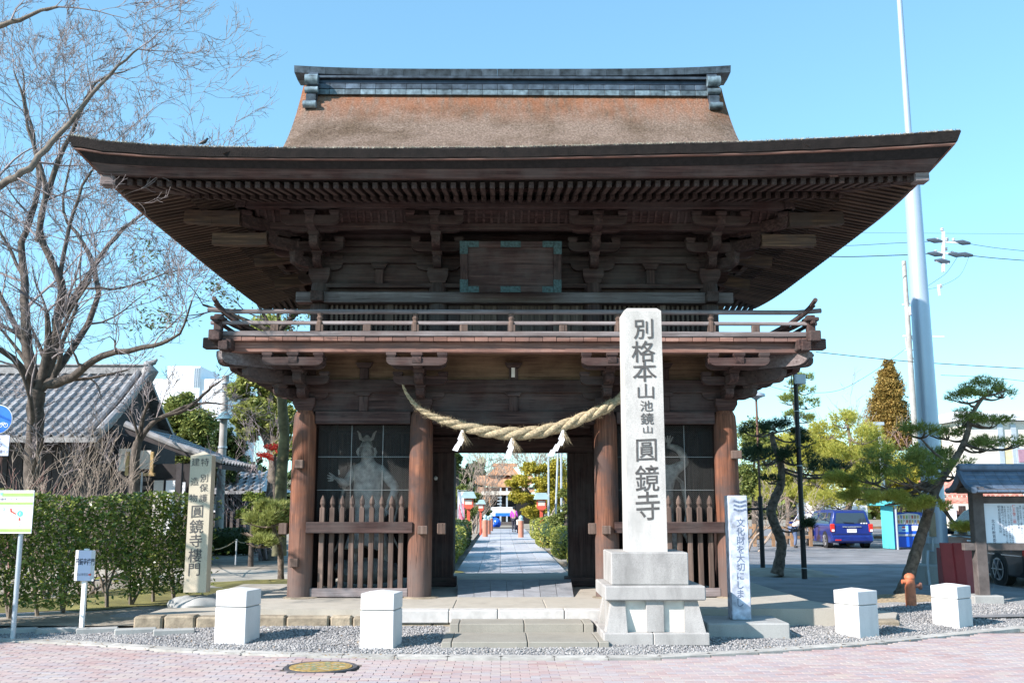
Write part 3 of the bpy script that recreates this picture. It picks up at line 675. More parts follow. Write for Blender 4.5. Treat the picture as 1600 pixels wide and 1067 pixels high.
# slanted ribbed cove between the brackets under the eave purlin
b=MB(); b.add([(UX[0]-.9,15.28,6.08),(UX[3]+.9,15.28,6.08),(UX[3]+.9,14.98,6.33),(UX[0]-.9,14.98,6.33)],[(0,1,2,3)]); b.add([(UX[0]-.9,UF,6.12),(UX[3]+.9,UF,6.12),(UX[3]+.9,15.28,6.09),(UX[0]-.9,15.28,6.09)],[(0,1,2,3)]); P(b,'cove_panel',wdx)
rb=MB()
for i in range(70):
    x=UX[0]-.85+i*.118; rb.obox((x,15.27,6.075),(x,14.97,6.325),.04,.03)
P(rb,'cove_ribs',wdz,kind='stuff')
for y,z,mat in ((14.93,6.30,wdx),):
    PB('eave_purlin',mat,UX[0]-1.15,y-.07,z-.07,UX[3]+1.15,y+.07,z+.07)
PB('inner_purlin',wdx,UX[0]-.75,15.22,5.99,UX[3]+.75,15.34,6.1)
for sx,x in ((-1,UX[0]-1.05),(1,UX[3]+1.05)): PB('eave_purlin',wdy,x-.07,14.8,6.23,x+.07,21.2,6.37)
# --- roof
EX0,EX1,EY0,EY1=CX-6.09,CX+6.09,12.96,23.04
TAB=[(-6.3,.17),(-5.8,.15),(-5.43,.08),(-4.82,.03),(-4.04,.0),(-3,-.01),(-1.6,-.01),(.14,.01),(1.89,.06),(3.29,.10),(4.53,.16),(5.41,.21),(6.37,.29),(6.6,.3)]
def lx(x): return float(np.interp(x,[a for a,_ in TAB],[b for _,b in TAB]))
def lift(x,y):
    """extra height of the eave line at a point of the outline"""
    fy=abs(y-YM)/5.04; base=lx(x); k=max(0,(fy-.35)/.65)**2
    return base*k
def rise(d): d=max(0,d); return .2*d+.0123*d**3.2
GX=4.0   # gable verge half width
def roofz(x,y):
    dy=min(y-EY0,EY1-y); dxs=min(x-EX0,EX1-x); L=lift(x,y)*max(0,1-min(dy,dxs)/3.0)
    if abs(x-CX)<=GX: return 6.5+rise(dy)+L
    return 6.5+min(rise(dy),rise(dxs))+L
m_thatch,n,l,p=nt('cypress_bark_thatch')
v=coords(n,l); f=noise(n,l,v,28,8,.75); f2=noise(n,l,coords(n,l,(1,1,1)),1.2,5,.6); st=noise(n,l,coords(n,l,(5,1.2,.8)),1.5,6,.7)
col=ramp(n,l,f,[(.3,(.075,.05,.038)),(.5,(.25,.185,.145)),(.72,(.48,.38,.31))])
col=mixc(n,l,1.,col,ramp(n,l,f2,[(.32,(.55,.52,.46)),(.55,(1,)*3)]),'MULTIPLY'); sx=n.new('ShaderNodeSeparateXYZ'); l.new(v,sx.inputs[0]); mr=n.new('ShaderNodeMapRange'); mr.inputs[1].default_value=8.45; mr.inputs[2].default_value=9.6; l.new(math_(n,l,'ADD',sx.outputs[2],.3),mr.inputs[0])
rf=math_(n,l,'MULTIPLY',mr.outputs[0],math_(n,l,'MULTIPLY_ADD',st,4.2,-1.35,clamp=True),clamp=True); col=mixc(n,l,rf,col,mixc(n,l,f,(.20,.06,.025),(.50,.19,.08)))
l.new(col,p.inputs['Base Color']); p.inputs['Roughness'].default_value=.95; p.inputs['Specular IOR Level'].default_value=.15; cs_=noise(n,l,coords(n,l,(.35,6,6)),2.2,5,.6); bump(n,l,p,math_(n,l,'ADD',f,math_(n,l,'MULTIPLY',cs_,1.6)),1,.05)
m_tedge=plain('thatch_edge_material',(.014,.010,.009),.95,var=.5,scale=9,bmp=.6,bs=60); m_tlay=plain('thatch_underlayer',(.016,.012,.012),.95,var=.4,scale=14,bmp=.5,bs=50)
# upper (gabled) roof slope and hipped skirt, modelled as thick shells
b=MB(); 
def fs(i,j):
    x=CX-GX+2*GX*i; y=EY0+(EY1-EY0)*j; e=min(i,1-i)*2*GX; roll=.10*max(0,1-e/.35)**2
    return (x-(0),y,roofz(max(CX-GX+1e-3,min(CX+GX-1e-3,x)),y)-roll+.004*math.sin(x*31+y*17))
b.grid(fs,80,90)
# verge thickness on both gables
for sx in (-1,1):
    xx=CX+sx*GX
    def fv(i,j): y=EY0+2.0+(EY1-EY0-4.0)*i; z=roofz(CX+sx*(GX-1e-3),y)-.10; return (xx-sx*.10*j,y,z-.30*j)
    b.grid(fv,60,2)
    def fw(i,j): y=EY0+2.0+(EY1-EY0-4.0)*i; z=roofz(CX+sx*(GX-1e-3),y)-.40; return (xx-sx*(.10+.5*j),y,z)
    b.grid(fw,60,1)
    def fskirt(i,j):
        x=CX+sx*(GX-.0)+sx*(6.09-GX)*i; y=EY0+(EY1-EY0)*j
        return (x,y,min(roofz(x+sx*1e-4 if i==0 else min(max(x,EX0),EX1),y),99))
    b.grid(fskirt,24,90)
    b.grid(lambda i,j:(CX+sx*(GX-.62*(1-i)),EY0+2.3+(EY1-EY0-4.6)*j,6.5+rise(2.3)+.02-.12*(1-i)),4,2)
P(b,'thatched_roof',m_thatch,smooth=True,fix=True)
for sx in (-1,1):   # gable walls
    b=MB(); pts=[(YM+4.6*t,roofz(CX,YM+4.6*t)-.35) for t in (-.6,-.45,-.3,-.15,0,.15,.3,.45,.6)]; pts=[(YM-2.76,7.0)]+pts+[(YM+2.76,7.0)]
    b.prism(pts,CX+sx*3.35,CX+sx*3.42,'x'); P(b,'gable_wall',wdz,fix=True)
# eave thickness: closed rings with inset and drop following the lift
def ring(prof,name,mat,lk=1.,rough=0):
    pts=[]
    N1,N2=90,70
    for i in range(N1): pts.append((0,EX0+(EX1-EX0)*i/N1))
    for i in range(N2): pts.append((1,EY0+(EY1-EY0)*i/N2))
    for i in range(N1): pts.append((2,EX1-(EX1-EX0)*i/N1))
    for i in range(N2): pts.append((3,EY1-(EY1-EY0)*i/N2))
    V=[];M=len(pts)
    for ins,dz,lk_ in prof:
        for s,t in pts:
            X0,X1,Y0,Y1=EX0+ins,EX1-ins,EY0+ins,EY1-ins
            if s==0: x,y=X0+(t-EX0)/(EX1-EX0)*(X1-X0),Y0
            if s==1: x,y=X1,Y0+(t-EY0)/(EY1-EY0)*(Y1-Y0)
            if s==2: x,y=X0+(t-EX0)/(EX1-EX0)*(X1-X0),Y1
            if s==3: x,y=X0,Y0+(t-EY0)/(EY1-EY0)*(Y1-Y0)
            V.append((x,y,6.5+dz+lk_*lift(EX0 if x<EX0+ins+.01 and s==3 else x,y)+ (rng.uniform(-rough,rough) if rough else 0)))
    b=MB(); b.add(V,[(k*M+i,k*M+(i+1)%M,(k+1)*M+(i+1)%M,(k+1)*M+i) for k in range(len(prof)-1) for i in range(M)]); return P(b,name,mat,fix=True)
ring([(0,.005,1),(-.012,-.02,1),(.03,-.125,.95),(.07,-.135,.93)],'thatch_edge',m_tedge,rough=.006)
ring([(.045,-.135,.93),(.05,-.15,.92),(.09,-.15,.9)],'edge_batten',wred)
ring([(.09,-.14,.9),(.20,-.225,.8),(.24,-.23,.78)],'thatch_underlayer',m_tlay)
ring([(.215,-.225,.78),(.31,-.33,.62),(.36,-.335,.6)],'eave_board',wdx)
# tufts along the front edge, pale lichen bits
N=2600; X=nrg.uniform(EX0,EX1,N); Z=np.array([6.5+lx(x) for x in X]); C=np.stack([X,np.full(N,EY0)+nrg.uniform(-.01,.05,N),Z-.005],1)
V,Fc=needles(C,np.tile([0,-.35,.7],(N,1)),.035,.006,3); npobj('thatch_tufts',V,Fc,plain('pale_thatch_ends',(.36,.34,.28),.95,var=.5,scale=9),gate,kind='stuff')
# rafters: flying rafters (tips at 13.38) and base rafters (tips at 14.2), front ones one by one
fr=MB(); fr.box(-.036,0,-.045,.036,1.25,.045,.004); fly=fr.mesh('flying_rafter',wraf); br=MB(); br.box(-.036,0,-.045,.036,1.9,.045,.004); bas=br.mesh('base_rafter',wraf)
X0,X1=CX-5.6,CX+5.6; n=82; sl=-math.atan2(.155,.82)
G0=org(gate)
for i in range(n):
    x=X0+(X1-X0)*(i+.5)/n; L=lift(x,EY0)
    link('flying_rafter',fly,gate,Vector((x,13.38,6.105+L*.55))-G0,(-sl,0,0))
    if abs(x-CX)<4.85: link('base_rafter',bas,gate,Vector((x,14.2,6.205+L*.25))-G0,(R(13),0,0))
fr=MB(); fr.box(0,-.036,-.045,1.25,.036,.045,.004); flx=fr.mesh('side_flying_rafter',wrafx)
n=67; st=MB()
for sx in (-1,1):
    for i in range(n):
        y=13.45+(22.55-13.45)*(i+.5)/n; L=lift(EX0 if sx<0 else EX1,y); xo=CX+sx*5.67
        link('side_flying_rafter',flx,gate,Vector((xo,y,6.105+L*.55))-G0,(0,sl if sx<0 else -sl,0 if sx<0 else math.pi) if sx<0 else (0,sl,math.pi))
        if 14.2<y<21.8: st.obox((CX+sx*4.85,y,6.205+L*.2),(CX+sx*3.2,y,6.205+.38),.07,.09)
P(st,'side_base_rafters',wrafx,kind='stuff')
for i in range(80):
    x=X0+(X1-X0)*(i+.5)/80; 
rr=MB()
for i in range(80):
    x=X0+(X1-X0)*(i+.5)/80; rr.obox((x,22.62,6.105),(x,21.4,6.33),.07,.09)
P(rr,'rear_rafters',wraf,kind='stuff')
# boards above the rafters (soffit) and the batten carrying the flying rafters
b=MB()
def sof(i0,z0,i1,z1,lk0,lk1):
    V=[];N=40
    for ins,z,lk in ((i0,z0,lk0),(i1,z1,lk1)):
        for s in range(4):
            for k in range(N):
                t=k/N; X0_,X1_,Y0_,Y1_=EX0+ins,EX1-ins,EY0+ins,EY1-ins
                x,y={0:(X0_+(X1_-X0_)*t,Y0_),1:(X1_,Y0_+(Y1_-Y0_)*t),2:(X1_-(X1_-X0_)*t,Y1_),3:(X0_,Y1_-(Y1_-Y0_)*t)}[s]; V.append((x,y,z+lk*lift(x,y)))
    M=4*N; return V,[(i,(i+1)%M,M+(i+1)%M,M+i) for i in range(M)]
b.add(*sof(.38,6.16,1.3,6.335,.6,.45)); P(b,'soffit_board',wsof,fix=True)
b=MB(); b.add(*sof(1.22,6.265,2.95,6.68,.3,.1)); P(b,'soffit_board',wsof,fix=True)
ring([(1.20,-.235,.35),(1.19,-.165,.4),(1.3,-.16,.4)],'rafter_batten',wdx)
ring([(.40,-.335,.55),(.39,-.30,.6),(.45,-.29,.6)],'rafter_tip_batten',wdx)
for sx in (-1,1):   # hip rafters
    xo=CX+sx*5.68; L=lx(xo)*.6; b=MB(); b.obox((xo,13.36,6.13+L),(CX+sx*3.0,16.04,6.60),.15,.2); P(b,'hip_rafter',wdx); 
    PB('hip_rafter_end',wgx,xo-.10,13.30,6.02+L,xo+.10,13.5,6.18+L,.012)
# ridge
RL=-.15
gate_z=org(gate).z; ORG[gate.name].z=gate_z-RL
m_cop=plain('patinated_copper',(.075,.10,.13),.45,metal=.35,var=.6,scale=7,spread=.35); m_cop2=plain('pale_copper',(.11,.155,.18),.5,metal=.2,var=.65,scale=9,spread=.45); m_copd=plain('dark_copper',(.022,.032,.05),.4,metal=.3,var=.4)
RX0,RX1=CX-3.72,CX+3.72; n=26
PB('ridge_core',m_copd,RX0,YM-.27,9.30,RX1,YM+.27,9.80,.005)
for i in range(n):
    a=RX0+(RX1-RX0)*i/n; c=a+(RX1-RX0)/n
    PB('ridge_plate',m_cop2,a+.003,YM-.34,9.43,c-.003,YM-.272,9.53,.004)
    PB('ridge_plate',m_cop,a+.003,YM-.32,9.55,c-.003,YM-.272,9.65,.004)
PB('ridge_moulding',m_cop,RX0,YM-.36,9.745,RX1,YM+.36,9.80,.01); PB('ridge_moulding',m_copd,RX0,YM-.30,9.66,RX1,YM+.30,9.74,.01)
n=28
for i in range(n):
    a=CX-4.12+8.24*i/n; c=CX-4.12+8.24*(i+1)/n
    z=lambda x:(abs(x-CX)/4.12)**4*.07+.02*(x-CX)/4
    b=MB(); b.add([(a+.002,YM-.3,9.83+z(a)),(c-.002,YM-.3,9.83+z(c)),(c-.002,YM,9.81+z(c)),(a+.002,YM,9.81+z(a)),(a+.002,YM-.34,9.95+z(a)),(c-.002,YM-.34,9.95+z(c)),(c-.002,YM,10.02+z(c)),(a+.002,YM,10.02+z(a)),(a+.002,YM+.34,9.95+z(a)),(c-.002,YM+.34,9.95+z(c)),(c-.002,YM+.3,9.83+z(c)),(a+.002,YM+.3,9.83+z(a))],[(0,1,5,4),(4,5,6,7),(7,6,9,8),(8,9,10,11),(0,3,2,1),(3,11,10,2),(0,4,7,3),(3,7,8,11),(1,2,6,5),(2,10,9,6)])
    P(b,'ridge_cap',m_cop,fix=True)
for sx in (-1,1):   # scrolled end ornaments
    x=CX+sx*3.75; pr=[(-.34,9.86),(-.42,9.75),(-.50,9.65),(-.42,9.56),(-.46,9.5),(-.40,9.44),(-.52,9.34),(-.50,9.26),(-.62,9.18),(-.58,9.05),(-.48,9.06),(-.3,9.2)]
    pr=[(YM+a,z) for a,z in pr]; b=MB(); b.prism(pr+[(2*YM-a,z) for a,z in reversed(pr)],x-.09,x+.09,'x'); P(b,'ridge_end_ornament',m_cop,fix=True)
    for k,(dy,z,r) in enumerate(((-.47,9.66,.10),(-.46,9.46,.065),(-.60,9.12,.07))):
        b=MB(); b.cyl((x-.12,YM+dy,z),(x+.12,YM+dy,z),r,n=14); P(b,'scroll_roll',m_cop2,smooth=True)
ORG[gate.name].z=gate_z
# name plaque hanging over the balcony, tilted forward
pl=thing('framed_plaque','dark wooden plaque in a frame with green copper corner plates under the eaves','plaque',(.145,15.45,5.03))
T=Matrix.Translation((.145,15.45,5.03))@Matrix.Rotation(R(14),4,'X')
def tb(name,mat,x0,y0,z0,x1,y1,z1,c=.004):
    b=MB(); b.box(x0,y0,z0,x1,y1,z1,c); b.v=[tuple(T@Vector(v)) for v in b.v]; return b.build(name,mat,pl)
tb('board',wdx,-.68,-.02,.07,.68,.02,.74)
for s in (-1,1): tb('frame_side',wdz,s*.74-.06,-.06,0,s*.74+.06,.03,.8)
tb('frame_bottom',wdx,-.679,-.06,0,.679,.03,.09); tb('frame_top',wdx,-.679,-.06,.71,.679,.03,.8)
m_verd=plain('verdigris',(.045,.09,.095),.7,var=.6,scale=30,bmp=.3,bs=90)
for s in (-1,1):
    for z0,z1 in ((-.004,.2),(.6,.804)): tb('corner_plate',m_verd,s*.74-.064,-.066,z0,s*.74+.064,.034,z1)
    for z0,z1 in ((-.004,.094),(.706,.804)): a,c=(-.675,-.5) if s<0 else (.5,.675); tb('corner_plate',m_verd,a,-.066,z0,c,.034,z1)
for z0,z1 in ((-.004,.094),(.706,.804)): tb('middle_plate',m_verd,-.16,-.066,z0,.16,.034,z1)
# ================================================================ helpers for figures
def skin(name,J,Ed,mat,parent,sub=2,root=0,**k):
    me=bpy.data.meshes.new('tmp'); me.from_pydata([j[:3] for j in J],Ed,[]); o=bpy.data.objects.new('tmp',me); S.collection.objects.link(o)
    m=o.modifiers.new('s','SKIN'); sv=me.skin_vertices[0].data
    for i,j in enumerate(J): r=j[3]; sv[i].radius=(r,r if len(j)<5 else j[4]); sv[i].use_root=(i==root)
    s=o.modifiers.new('u','SUBSURF'); s.levels=sub; s.render_levels=sub
    dg=bpy.context.evaluated_depsgraph_get(); dg.update(); out=bpy.data.meshes.new_from_object(o.evaluated_get(dg)); out.name=name
    bpy.data.objects.remove(o); bpy.data.meshes.remove(me)
    out.transform(Matrix.Translation(-org(parent))); out.materials.clear(); out.materials.append(mat); out.polygons.foreach_set('use_smooth',[True]*len(out.polygons))
    return props(link(name,out,parent),**k)
def rock(b,c,r,seed=0,n=14,m=9):
    g=random.Random(seed); ph=[g.uniform(0,6) for _ in range(6)]
    def fn(i,j):
        a=i*2*math.pi; t=j*math.pi; k=1+.12*math.sin(2*a+ph[0])*math.sin(t)+.09*math.sin(3*a+ph[1]+2*t)+.06*math.sin(5*a+ph[2])*math.sin(2*t)
        return (c[0]+r[0]*k*math.sin(t)*math.cos(a),c[1]+r[1]*k*math.sin(t)*math.sin(a),c[2]+r[2]*k*math.cos(t))
    return b.grid(fn,n*2,m)
# ================================================================ ON AND AT THE GATE
m_straw=plain('straw_rope_material',(.40,.325,.205),.9,var=.5,scale=40,bmp=.8,bs=120); m_paper=plain('white_paper',(.85,.86,.9),.8,var=.04)
rope=thing('straw_rope','thick twisted straw rope with white paper streamers hung across the gate','rope',(.16,15.35,2.9))
RP=[(625,584,.012),(631,606,.022),(640,622,.03),(655,638,.04),(680,652,.055),(710,662,.075),(745,671,.092),(790,677,.10),(840,675,.10),(880,665,.092),(920,649,.088),(945,638,.085),(957,631,.08)]
ctr=[at(u,v,15.36) for u,v,_ in RP]; 
def spl(pts,rad,n):
    out=[];rr=[]
    for i in range(len(pts)-1):
        p0=pts[max(0,i-1)];p1=pts[i];p2=pts[i+1];p3=pts[min(len(pts)-1,i+2)]
        for k in range(n):
            t=k/n; out.append(.5*((2*p1)+(p2-p0)*t+(2*p0-5*p1+4*p2-p3)*t*t+(3*p1-p0-3*p2+p3)*t**3)); rr.append(rad[i]+(rad[i+1]-rad[i])*t)
    return out+[pts[-1]],rr+[rad[-1]]
cp,cr=spl(ctr,[r for *_,r in RP],10)
for s in range(3):
    pp=[];r2_=[]; L=0
    for i,(p,r) in enumerate(zip(cp,cr)):
        if i: L+=(p-cp[i-1]).length/max(r,.03)
        t=(cp[min(i+1,len(cp)-1)]-cp[max(0,i-1)]).normalized(); u=t.cross(Vector((0,1,0))).normalized(); a=L*.72+s*2.094
        pp.append(p+u*math.cos(a)*r*.5+Vector((0,1,0))*math.sin(a)*r*.5); r2_.append(r*.56)
    b=MB(); b.sweep(pp,r2_,9); b.build('rope_strand',m_straw,rope,smooth=True)
C=[];D=[]
for i,(p,r) in enumerate(zip(cp,cr)):
    if i<25: continue
    for k in range(5): a=rng.uniform(0,6.28); o=Vector((rng.uniform(-.3,.3),math.cos(a)-.2,math.sin(a))); C.append(p+o*r*.8); D.append((o+Vector((rng.uniform(-.8,.8),0,.4))).normalized())
V,Fc=needles(np.array([tuple(c) for c in C]),np.array([tuple(c) for c in D]),.07,.002,3); npobj('straw_fibres',V,Fc,m_straw,rope,kind='stuff')
b=MB(); e=cp[-1]; ex=Vector((.9,0,.55)).normalized(); b.sweep([e-ex*.03,e+ex*.06,e+ex*.14,e+ex*.2],[.075,.05,.075,.1],12); b.build('rope_end_tuft',m_straw,rope)
C=np.array([tuple(e+ex*.05)]*160)+nrg.normal(scale=.02,size=(160,3)); V,Fc=needles(C,np.tile(np.array(ex)*2.2,(160,1)),.2,.003,2); npobj('end_straws',V,Fc,m_straw,rope,kind='stuff')
for (u,v,dx) in ((722,672,-1),(800,684,-.6),(879,672,-1.3)):
    p=at(u,v,15.30); 
    C=np.array([tuple(p)]*40)+nrg.normal(scale=.012,size=(40,3)); V,Fc=needles(C,np.tile([.35,0,-1.6],(40,1)),.25,.003,2); npobj('straw_tassel',V,Fc,m_straw,rope,kind='stuff')
    b=MB(); q=Vector(p)+Vector((0,-.02,.0)); w_=.05
    b.add([q+Vector((-.01,0,0)),q+Vector((.02,0,0)),q+Vector((.03,.0,-.16)),q+Vector((-.07,-.0,-.14))],[(0,1,2,3)])
    z=-.13
    for k in range(3 if dx<-1 else 2):
        x0=-.04+dx*.055*k; b.add([q+Vector((x0,-.012*k,z)),q+Vector((x0+.075,-.012*k,z-.01)),q+Vector((x0+.03,-.012*k-.01,z-.11)),q+Vector((x0-.05,-.012*k-.01,z-.09))],[(0,1,2,3)]); z-=.085
    b.build('paper_streamer',m_paper,rope)
# guardian statues
m_nio=plain('weathered_statue_wood',(.50,.49,.46),.9,var=.5,scale=9,bmp=1,bs=40)
def nio(Jp,label,px,extra):
    c=at(px,880,16.85); st=thing('guardian_statue',label,'statue',(c.x,16.85,.44))
    J=[];Ed=[]; names={}
    for nm,u,v,dy,r,par in Jp:
        p=at(u,v,16.85+dy); names[nm]=len(J); J.append((p.x,p.y,p.z,r)); 
        if par: Ed.append((names[par],len(J)-1))
    skin('body',J,Ed,m_nio,st,2)
    g=MB(); rock(g,(c.x,16.95,.62),(.62,.4,.2),px); g.build('rock_base',m_conc2,st,smooth=True,fix=True)
    h=J[names['head']]; hp=Vector(h[:3])
    hb=MB(); rock(hb,tuple(hp+Vector((0,-.02,.0))),(.125,.14,.17),px,10,10); hb.build('head',m_nio,st,smooth=True,fix=True)
    b=MB()
    for s in (-1,1): b.sweep([hp+Vector((s*.03,-.05,.16)),hp+Vector((s*.10,-.04,.2)),hp+Vector((s*.12,-.03,.28)),hp+Vector((s*.16,-.03,.33))],[.025,.03,.025,.01],6)
    b.sweep([hp+Vector((0,0,.12)),hp+Vector((0,0,.22)),hp+Vector((0,0,.26))],[.09,.06,.02],10); b.build('topknot',m_nio,st,smooth=True)
    b=MB(); b.sweep([hp+Vector((0,-.13,.04)),hp+Vector((0,-.18,-.03)),hp+Vector((0,-.13,-.05))],[.02,.035,.02],6)
    for s in (-1,1): b.sweep([hp+Vector((s*.02,-.135,.05)),hp+Vector((s*.07,-.13,.075)),hp+Vector((s*.11,-.09,.05))],[.02,.024,.012],6); b.sweep([hp+Vector((s*.13,0,.05)),hp+Vector((s*.15,0,-.02)),hp+Vector((s*.13,0,-.09))],[.02,.03,.02],6)
    b.sweep([hp+Vector((-.05,-.12,-.09)),hp+Vector((0,-.145,-.085)),hp+Vector((.05,-.12,-.09))],[.012,.018,.012],6); b.build('face',m_nio,st,smooth=True)
    w=names['hip']; wp=Vector(J[w][:3])    # skirt cloth with pleats
    b=MB(); N=40
    def sk(i,j): a=i*2*math.pi; r=.20+.17*j+.03*math.sin(9*a)*j; return (wp.x+r*math.cos(a),wp.y+r*.8*math.sin(a),wp.z+.06-.58*j-.04*math.sin(5*a)*j)
    b.grid(sk,60,6); b.build('skirt',m_nio,st,smooth=True)
    b=MB()   # flying scarf
    for s in (-1,1): b.sweep([wp+Vector((s*.2,.1,.75)),wp+Vector((s*.42,.15,.55)),wp+Vector((s*.48,.05,.1)),wp+Vector((s*.4,-.05,-.3)),wp+Vector((s*.55,0,-.6))],[.05,.07,.06,.07,.03],8,flat=.35)
    b.build('scarf',m_nio,st,smooth=True)
    extra(st,names,J)
def hand(st,c,d,sp):
    """spread hand: palm and five fingers"""
    b=MB(); c=Vector(c); d=Vector(d).normalized(); s=Vector((d.z,0,-d.x)); b.sweep([c-d*.05,c+d*.01,c+d*.07],[.035,.05,.045],8,flat=.6)
    for k,(a,l) in enumerate(((-.55,.085),(-.25,.11),(0,.12),(.25,.11),(1.1,.08))):
        q=(d*math.cos(a*sp)+s*math.sin(a*sp)).normalized(); o=c+d*(.05 if k<4 else 0)+s*(a*.07); b.sweep([o,o+q*l*.6,o+q*l+Vector((0,-.02,0))],[.016,.015,.009],6)
    b.build('hand',m_nio,st,smooth=True)
def ex1(st,N,J):
    hand(st,J[N['hl']][:3],(-.9,-.1,.35),1); hand(st,J[N['hr']][:3],(-.3,-.1,-.9),.6)
nio([('hip',575,805,0,.17,None),('belly',574,780,-.02,.19,'hip'),('chest',574,748,-.02,.22,'belly'),('neck',575,722,-.04,.09,'chest'),('head',573,704,-.06,.135,'neck'),
     ('sl',553,735,0,.11,'chest'),('el',540,757,-.15,.075,'sl'),('hl',527,748,-.3,.05,'el'),('sr',597,735,0,.11,'chest'),('er',619,763,-.02,.08,'sr'),('hr',606,790,-.12,.05,'er'),
     ('kl',556,848,-.1,.11,'hip'),('fl',548,885,-.02,.07,'kl'),('tl',546,890,-.2,.05,'fl'),('kr',598,850,0,.11,'hip'),('fr',608,885,.02,.07,'kr'),('tr',612,890,-.16,.05,'fr')],
    'grey wooden guardian statue with topknot and spread hand behind the left screen of the gate',573,ex1)
def ex2(st,N,J): hand(st,J[N['hl']][:3],(.2,-.1,.9),1); hand(st,J[N['hr']][:3],(.3,-.1,-.9),1)
nio([('hip',1030,805,0,.17,None),('belly',1031,780,-.02,.19,'hip'),('chest',1031,750,-.02,.22,'belly'),('neck',1026,726,-.04,.09,'chest'),('head',1022,708,-.06,.135,'neck'),
     ('sr',1052,735,0,.11,'chest'),('er',1072,722,-.05,.08,'sr'),('er2',1062,702,-.1,.07,'er'),('hl',1044,696,-.15,.05,'er2'),('sl',1008,738,0,.11,'chest'),('el',988,765,-.02,.08,'sl'),('hr',984,795,-.12,.05,'el'),
     ('kl',1010,848,-.1,.11,'hip'),('fl',1002,885,-.02,.07,'kl'),('tl',1000,890,-.2,.05,'fl'),('kr',1052,850,0,.11,'hip'),('fr',1060,885,.02,.07,'kr'),('tr',1064,890,-.16,.05,'fr')],
    'grey wooden guardian statue with raised bent arm behind the right screen, beside the tall monument',1031,ex2)
# ================================================================ STONE MONUMENT
mon=thing('stone_monument','tall white granite monument with carved calligraphy on a stepped stone base','monument',(1.93,13.05,.04))
Yb=12.42; zz=lambda v,Y: at(800,v,Y).z; xx=lambda u,v,Y: at(u,v,Y).x
x0,x1=xx(943,1000,Yb),xx(1110,1000,Yb); cx=(x0+x1)/2; cy=Yb+(x1-x0)/2
z0=.02; z1=zz(989,Yb)
for a,c in ((x0,x0+(x1-x0)*.47),(x0+(x1-x0)*.47,x1)): b=MB(); b.box(a+.002,Yb,z0,c-.002,Yb+(x1-x0),z1,.012); b.build('bottom_slab',m_mon2,mon)
zc0,zc1=zz(938,Yb+.05),zz(916,Yb-.0)
h=(x1-x0)/2-.09
b=MB(); b.box(cx-h+.05,cy-h+.05,z1,cx+h-.05,cy+h-.05,zc0); b.build('pedestal_core',plain('lime_plaster',(.60,.58,.52),.9,var=.2,scale=4),mon)
for sx,sy in ((-1,-1),(1,-1),(1,1),(-1,1)):
    b=MB(); q=.19; pr=[(0,0),(q,0),(q*.8,zc0-z1),(-.0+q*.05,zc0-z1)]
    X=cx+sx*h; Y=cy+sy*h; b.add([(X+sx*.05,Y+sy*.05,z1),(X-sx*q*1.1,Y+sy*.05,z1),(X-sx*q*1.1,Y-sy*q*1.1,z1),(X+sx*.05,Y-sy*q*1.1,z1),(X-sx*.03,Y-sy*.03,zc0),(X-sx*q,Y-sy*.03,zc0),(X-sx*q,Y-sy*q,zc0),(X-sx*.03,Y-sy*q,zc0)],[(0,1,2,3),(4,5,6,7),(0,1,5,4),(1,2,6,5),(2,3,7,6),(3,0,4,7)]); b.build('corner_pier',m_mon2,mon,fix=True)
for dx,dy in ((0,-1),(0,1),(-1,0),(1,0)):
    X=cx+dx*(h-.03); Y=cy+dy*(h-.03); b=MB(); b.box(X-(.11 if dx==0 else .03),Y-(.11 if dy==0 else .03),z1,X+(.11 if dx==0 else .03),Y+(.11 if dy==0 else .03),zc0,.006); b.build('middle_pier',m_mon2,mon)
hc=(xx(1101,925,Yb)-xx(943,925,Yb))/2; b=MB(); b.box(cx-hc,cy-hc,zc0,cx+hc,cy+hc,zc1,.014); b.build('cap_slab',m_mon2,mon)
Y4=cy-.46; zb1=zz(863,Y4); hb=(xx(1076,890,Y4)-xx(955,890,Y4))/2; xb=(xx(1076,890,Y4)+xx(955,890,Y4))/2
b=MB(); b.box(xb-hb,Y4,zc1,xb+hb,Y4+2*hb,zb1,.012); b.build('plinth_block',m_mon2,mon)
Ys=cy-.255; xa,xc=xx(981,860,Ys),xx(1043,860,Ys); zt=zz(480,Ys); xsa=(xa+xc)/2; hw=(xc-xa)/2; hw2=hw-.006
yc=Ys+hw; b=MB(); lv=[(zb1,hw),(zt-.045,hw2),(zt,hw2-.05)]; vs=[(xsa+i*w_,yc+j*w_,z) for z,w_ in lv for i,j in ((-1,-1),(1,-1),(1,1),(-1,1))]
b.add(vs,[(3,2,1,0),(8,9,10,11)]+[(l_*4+i,l_*4+(i+1)%4,l_*4+4+(i+1)%4,l_*4+4+i) for l_ in (0,1) for i in range(4)]); b.build('shaft',m_mon,mon)
m_ink=plain('carved_grey',(.085,.082,.08),.9,var=.3,scale=14); m_inkf=plain('painted_black',(.03,.03,.035),.7)
for ch,u,v,w_,h_ in (('別',1005,514,32,32),('格',1005,549,36,34),('本',1007,580,37,33),('山',1009,611,30,24),('池',1010,634,20,17),('鏡',1011,654,20,18),('山',1012,671,17,12),('圓',1010,703,35,36),('鏡',1011,747,36,40),('寺',1012,790,38,44)):
    c=at(u,v,Ys-.002); b=MB(); hm=h_/1600*Ys*1.0; fac=w_/h_; letter(b,ch,c.x,Ys-.003,c.z,hm*1.0,wfac=fac,off=.005,shear=.04); b.build('carved_character',m_ink,mon)
